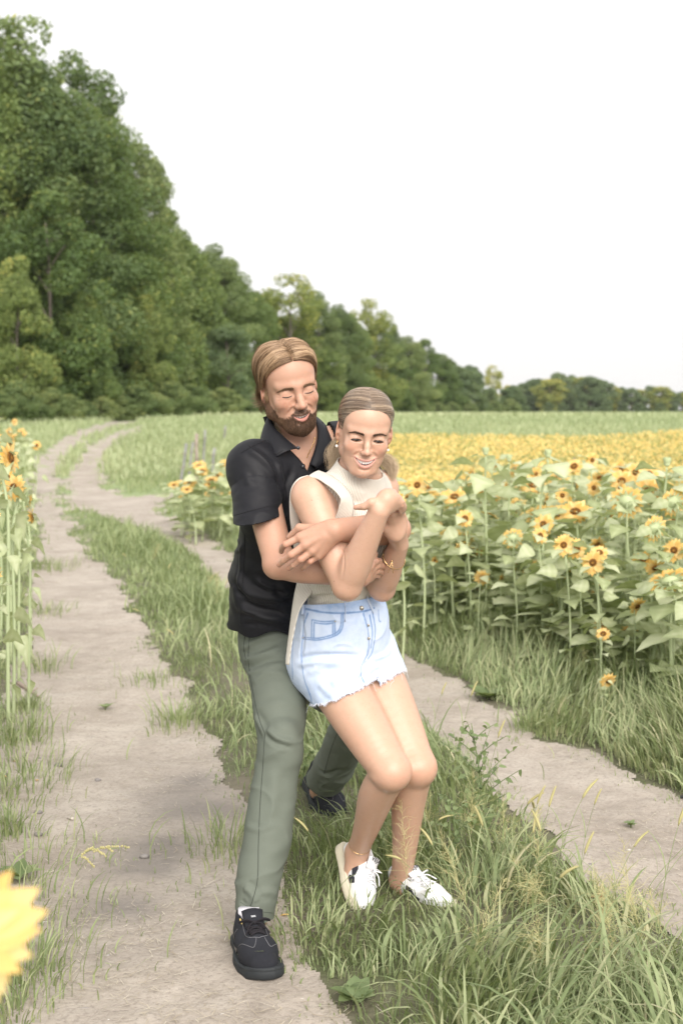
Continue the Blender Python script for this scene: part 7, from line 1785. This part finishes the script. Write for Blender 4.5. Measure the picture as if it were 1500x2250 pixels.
# foxtail seed heads
M_fox = leafmat('foxtail_seed', [(0, (.42, .38, .17)), (1, (.66, .60, .32))], .25)
def foxtail(seed, H, lean, L=.07):
    rng = np.random.default_rng(seed); root = empty('foxtail_grass'); P = smooth_poly([(0, 0, 0), (lean * .15 * H, 0, H * .5), (lean * .45 * H, 0, H * .85), (lean * .62 * H, 0, H)], 6); mb = MB(); mb.tube(P, np.linspace(.0014, .0009, len(P)), 5, a=.5)
    V_, F_2, T_ = blades(np.array([[0, 0, 0.], [0, 0, H * .25], P[8]]), np.array([.22, .2, .16]) * H / .4, np.array([.006, .006, .005]), np.array([1.6, 1.8, 1.4]), np.array([.4, 3.2, 1.8]), np.array([.5, .5, .5]), 6, 1.1, rng); mb.add(V_, F_2, .5); mb.build('stalk', M_grass, root)
    d = unit(P[-1] - P[-2]); Q = np.array([P[-1] + d * L * t + np.array([lean * .35, 0, -.35 * abs(lean)]) * L * t * t for t in np.linspace(0, 1, 9)]); mb = MB(); mb.tube(Q, np.array([.0015, .004, .0048, .005, .005, .0048, .0042, .0032, .001]), 8, a=.4); n = 260; t = rng.random(n); c = np.array([np.interp(t, np.linspace(0, 1, 9), Q[:, j]) for j in range(3)]).T
    D = unit(rng.normal(size=(n, 3)) - d * 0); D = unit(D - (D @ d)[:, None] * d + d * .7); w = np.cross(D, d) * .0004; tip = c + D * (.011 + .004 * rng.random(n))[:, None]; V = np.stack([c - w, c + w, tip], 1).reshape(-1, 3); mb.add(V, np.arange(3 * n).reshape(-1, 3), .9); mb.build('seed_head', M_fox, root); return root
fx = [foxtail(1, .40, .5, .085), foxtail(2, .36, -.6, .07), foxtail(3, .45, .25, .09), foxtail(4, .33, 1.0, .06)]; uf = set()
FP = [(742, 2050, 0, 3.1), (870, 1990, 3, .2), (925, 1985, 1, .3), (960, 1960, 1, .2), (1070, 2020, 1, 3.0), (1140, 2035, 2, .1), (1170, 2060, 2, .5), (1205, 2050, 0, .4), (1098, 2110, 2, 3.4), (1150, 2130, 2, 1.0), (1230, 2150, 0, 2.0), (1320, 2120, 0, .2), (1390, 2070, 3, .1), (1395, 2100, 3, .4), (1238, 2190, 2, .2), (1130, 2210, 1, 2.8), (985, 2095, 3, 3.0), (1010, 2140, 0, 2.5), (1440, 2150, 2, .3), (1270, 1990, 2, .0),
      (355, 1340, 0, 1), (480, 1400, 2, .3), (500, 1480, 3, .8), (945, 1700, 2, .2), (1003, 1740, 2, .1), (300, 1290, 1, .4), (420, 1500, 1, .4), (700, 1560, 1, 2.6), (660, 1600, 2, 0), (1480, 2200, 0, .4), (1060, 1860, 2, .3), (1180, 1975, 1, 1.3), (560, 1560, 3, .4), (720, 1640, 0, .8), (350, 1420, 3, 2.9)]
for i, (px, py, k, r) in enumerate(FP):
    p = on_g(px + (0), py, 0); o = fx[k] if k not in uf else copy_tree(fx[k]); uf.add(k); o.location = tuple(p); o.rotation_euler = (0, 0, r); o.scale = (.58 + .25 * rng.random(),) * 3; o.name = 'foxtail_grass'; set_props(o, 'single foxtail stalk with a bristly yellow-green seed head on the grass strip', 'foxtail', 'foxtail seed heads on the grass strip')
# airy witchgrass panicles as very fine strands
M_pan = hair_mat('panicle', [(0, (.38, .36, .17)), (1, (.62, .56, .30))], .7, .2); S_ = []
for (px, py) in ((1180, 2000), (1120, 2060), (1250, 2070), (1330, 2060), (1400, 2140), (1440, 2200), (1060, 2120), (1200, 2210), (1470, 2110), (900, 2060), (690, 1780), (560, 1470), (480, 1380), (1180, 1500), (1260, 1540), (1340, 1500), (430, 1330), (1110, 1940), (960, 1900), (1030, 1930), (640, 1520), (1290, 2150), (1370, 2230), (330, 1260), (1010, 2200)):
    b = on_g(px, py); H = .18 + .16 * rng.random(); ax = unit(np.array([rng.normal() * .35, rng.normal() * .3, 1])); 
    for i in range(75):
        t = .35 + .65 * rng.random(); p = b + ax * H * t; d = unit(rng.normal(size=3) * np.array([1, 1, .5]) + ax * 1.1); ln = (.05 + .09 * rng.random()) * (1.25 - t); q = [p]
        for k in range(4): q.append(q[-1] + unit(d + rng.normal(size=3) * .25 + np.array([0, 0, -.1 * k])) * ln / 4)
        S_.append(q)
    for i in range(2): S_.append([b + ax * H * t for t in np.linspace(0, 1, 5)])
o = curves_obj('panicle_grass', np.array(S_), np.linspace(1, .6, 5) * .00032, M_pan); set_props(o, 'fine airy seed panicles floating over the grass', 'grass', kind='stuff')
# leafy weeds
M_weed = leafmat('weed_leaf', [(0, (.10, .145, .065)), (.5, (.20, .26, .125)), (1, (.36, .41, .22))], .3)
def weed(px, py, H, nb, label, seed, L=.035, rosette=False, name='weed', W=.45):
    rng = np.random.default_rng(seed); b = on_g(px, py); root = empty(name, tuple(b)); mb = MB(); lf = MB()
    if rosette:
        for i in range(nb): a = i * 2.4; g = leaf_grid(L * (.7 + .5 * rng.random()), L * W * 1.2, .5, .2, 7, 5, heart=False); tl = .35 + .4 * rng.random(); y, z = g[..., 1].copy(), g[..., 2].copy(); g[..., 1] = y * math.cos(tl) - z * math.sin(tl); g[..., 2] = y * math.sin(tl) + z * math.cos(tl); lf.grid(g @ rotz(a).T + b + np.array([0, 0, .01]), np.clip(.5 + .2 * rng.normal(), 0, 1))
        mb.tube(np.array([b, b + np.array([0, 0, .02])]), .003, 5, a=.5)
    else:
        S = smooth_poly([b, b + np.array([.02, 0, H * .5]), b + np.array([-.01, .0, H])], 8); mb.tube(S, np.linspace(.0042, .0015, len(S)), 6, a=.5)
        for i in range(nb):
            t = .12 + .86 * (i / nb); p = S[int(t * (len(S) - 1))]; a = i * 2.3 + rng.random(); ln = (.10 + .16 * math.sin(math.pi * t)) * H / .5 * .8; d = unit(np.array([math.cos(a), math.sin(a), .9])); q = smooth_poly([p, p + d * ln * .5, p + d * ln + np.array([0, 0, -.012])], 4); mb.tube(q, np.linspace(.0018, .0008, len(q)), 4, a=.5, cap=False)
            for j in range(6): u = (j + 1) / 6; c = q[int(u * (len(q) - 1))]; g = leaf_grid(L * (.6 + .6 * rng.random()) * (1.15 - .4 * t), L * W, .7, .2, 5, 3, heart=False); g = g @ frame_to(unit(rng.normal(size=3) * .6 + np.array([0, -.3, 1])), rng.random() * 6).T + c; lf.grid(g, np.clip(.45 + .2 * rng.normal(), 0, 1))
    mb.build('stem', M_weed, root); lf.build('leaves', M_weed, root); set_props(root, label, 'weed', 'leafy weeds'); return root
weed(1040, 1905, .42, 20, 'tall branching leafy weed standing right of the woman\'s knees', 5, .034); weed(985, 1935, .22, 10, 'short leafy weed just left of the tall branching one', 6, .03)
weed(780, 2215, .05, 9, 'broad-leaved rosette weed at the bottom of the frame', 7, .075, True, W=.55); weed(42, 1932, .06, 6, 'young green seedling on the dirt at the left', 8, .09, True, W=.42); weed(232, 1557, .03, 6, 'flat pale weed in the middle of the left track', 9, .05, True)
weed(1070, 1545, .05, 8, 'broad pale weed at the far edge of the right track', 10, .11, True, W=.7); weed(1385, 1822, .04, 10, 'tiny grey-green sprig on the right track', 11, .03, True); weed(660, 1750, .2, 10, 'leafy weed behind the man\'s front leg', 12, .03); weed(820, 1760, .20, 12, 'dark leafy weed between the two pairs of legs', 13, .03)
weed(1160, 1960, .14, 9, 'leafy weed in the middle of the grass strip, right of the shoes', 14, .028)
# long seed stalk over the left track
b = on_g(-20, 2190); S = smooth_poly([pix(-30, 2060, 3.2), pix(75, 1958, 3.35), pix(140, 1905, 3.45), pix(180, 1878, 3.5), pix(215, 1864, 3.52), pix(262, 1864, 3.52)], 6); root = empty('seed_stalk', tuple(b)); mb = MB(); mb.tube(np.vstack([b, S]), .0011, 5, a=.6); mb.build('stalk', M_grass, root); mb = MB()
for (a0, a1) in (((180, 1880), (207, 1906)), ((205, 1868), (232, 1880)), ((222, 1863), (248, 1869)), ((180, 1880), (205, 1862)), ((215, 1864), (283, 1862))):
    q = np.array([pix(a0[0] + (a1[0] - a0[0]) * t, a0[1] + (a1[1] - a0[1]) * t - 3 * math.sin(3.1 * t), 3.5) for t in np.linspace(0, 1, 16)])
    for c in q: mb.sphere(c + rng.normal(size=3) * .001, (.0024, .0024, .0032), 5, 4, .6 * rng.random())
mb.build('seed_head', M_fox, root); set_props(root, 'long thin grass stalk with branched seed head arching over the left track', 'grass stalk')
# ================================================================== HAZE over the far wood
def haze_box():
    x0, x1, y0, y1, z0, z1 = -2600., 2600., -30., 2600., -1.5, 30.
    V = [(x, y, z) for x in (x0, x1) for y in (y0, y1) for z in (z0, z1)]; F = np.array([(0, 1, 3, 2), (4, 6, 7, 5), (0, 4, 5, 1), (2, 3, 7, 6), (0, 2, 6, 4), (1, 5, 7, 3)])
    m = bpy.data.materials.new('haze'); m.use_nodes = True; nt = m.node_tree; nt.nodes.remove(nt.nodes['Principled BSDF'])
    v = nt.nodes.new('ShaderNodeVolumePrincipled'); v.inputs['Color'].default_value = (1, 1, 1, 1); v.inputs['Density'].default_value = .00016; v.inputs['Anisotropy'].default_value = .2
    nt.links.new(v.outputs[0], nt.nodes['Material Output'].inputs['Volume'])
    o = mesh_obj('haze', V, F, m, smooth=False); set_props(o, 'thin pale haze over the meadow and the far trees', 'haze', kind='stuff')
haze_box()
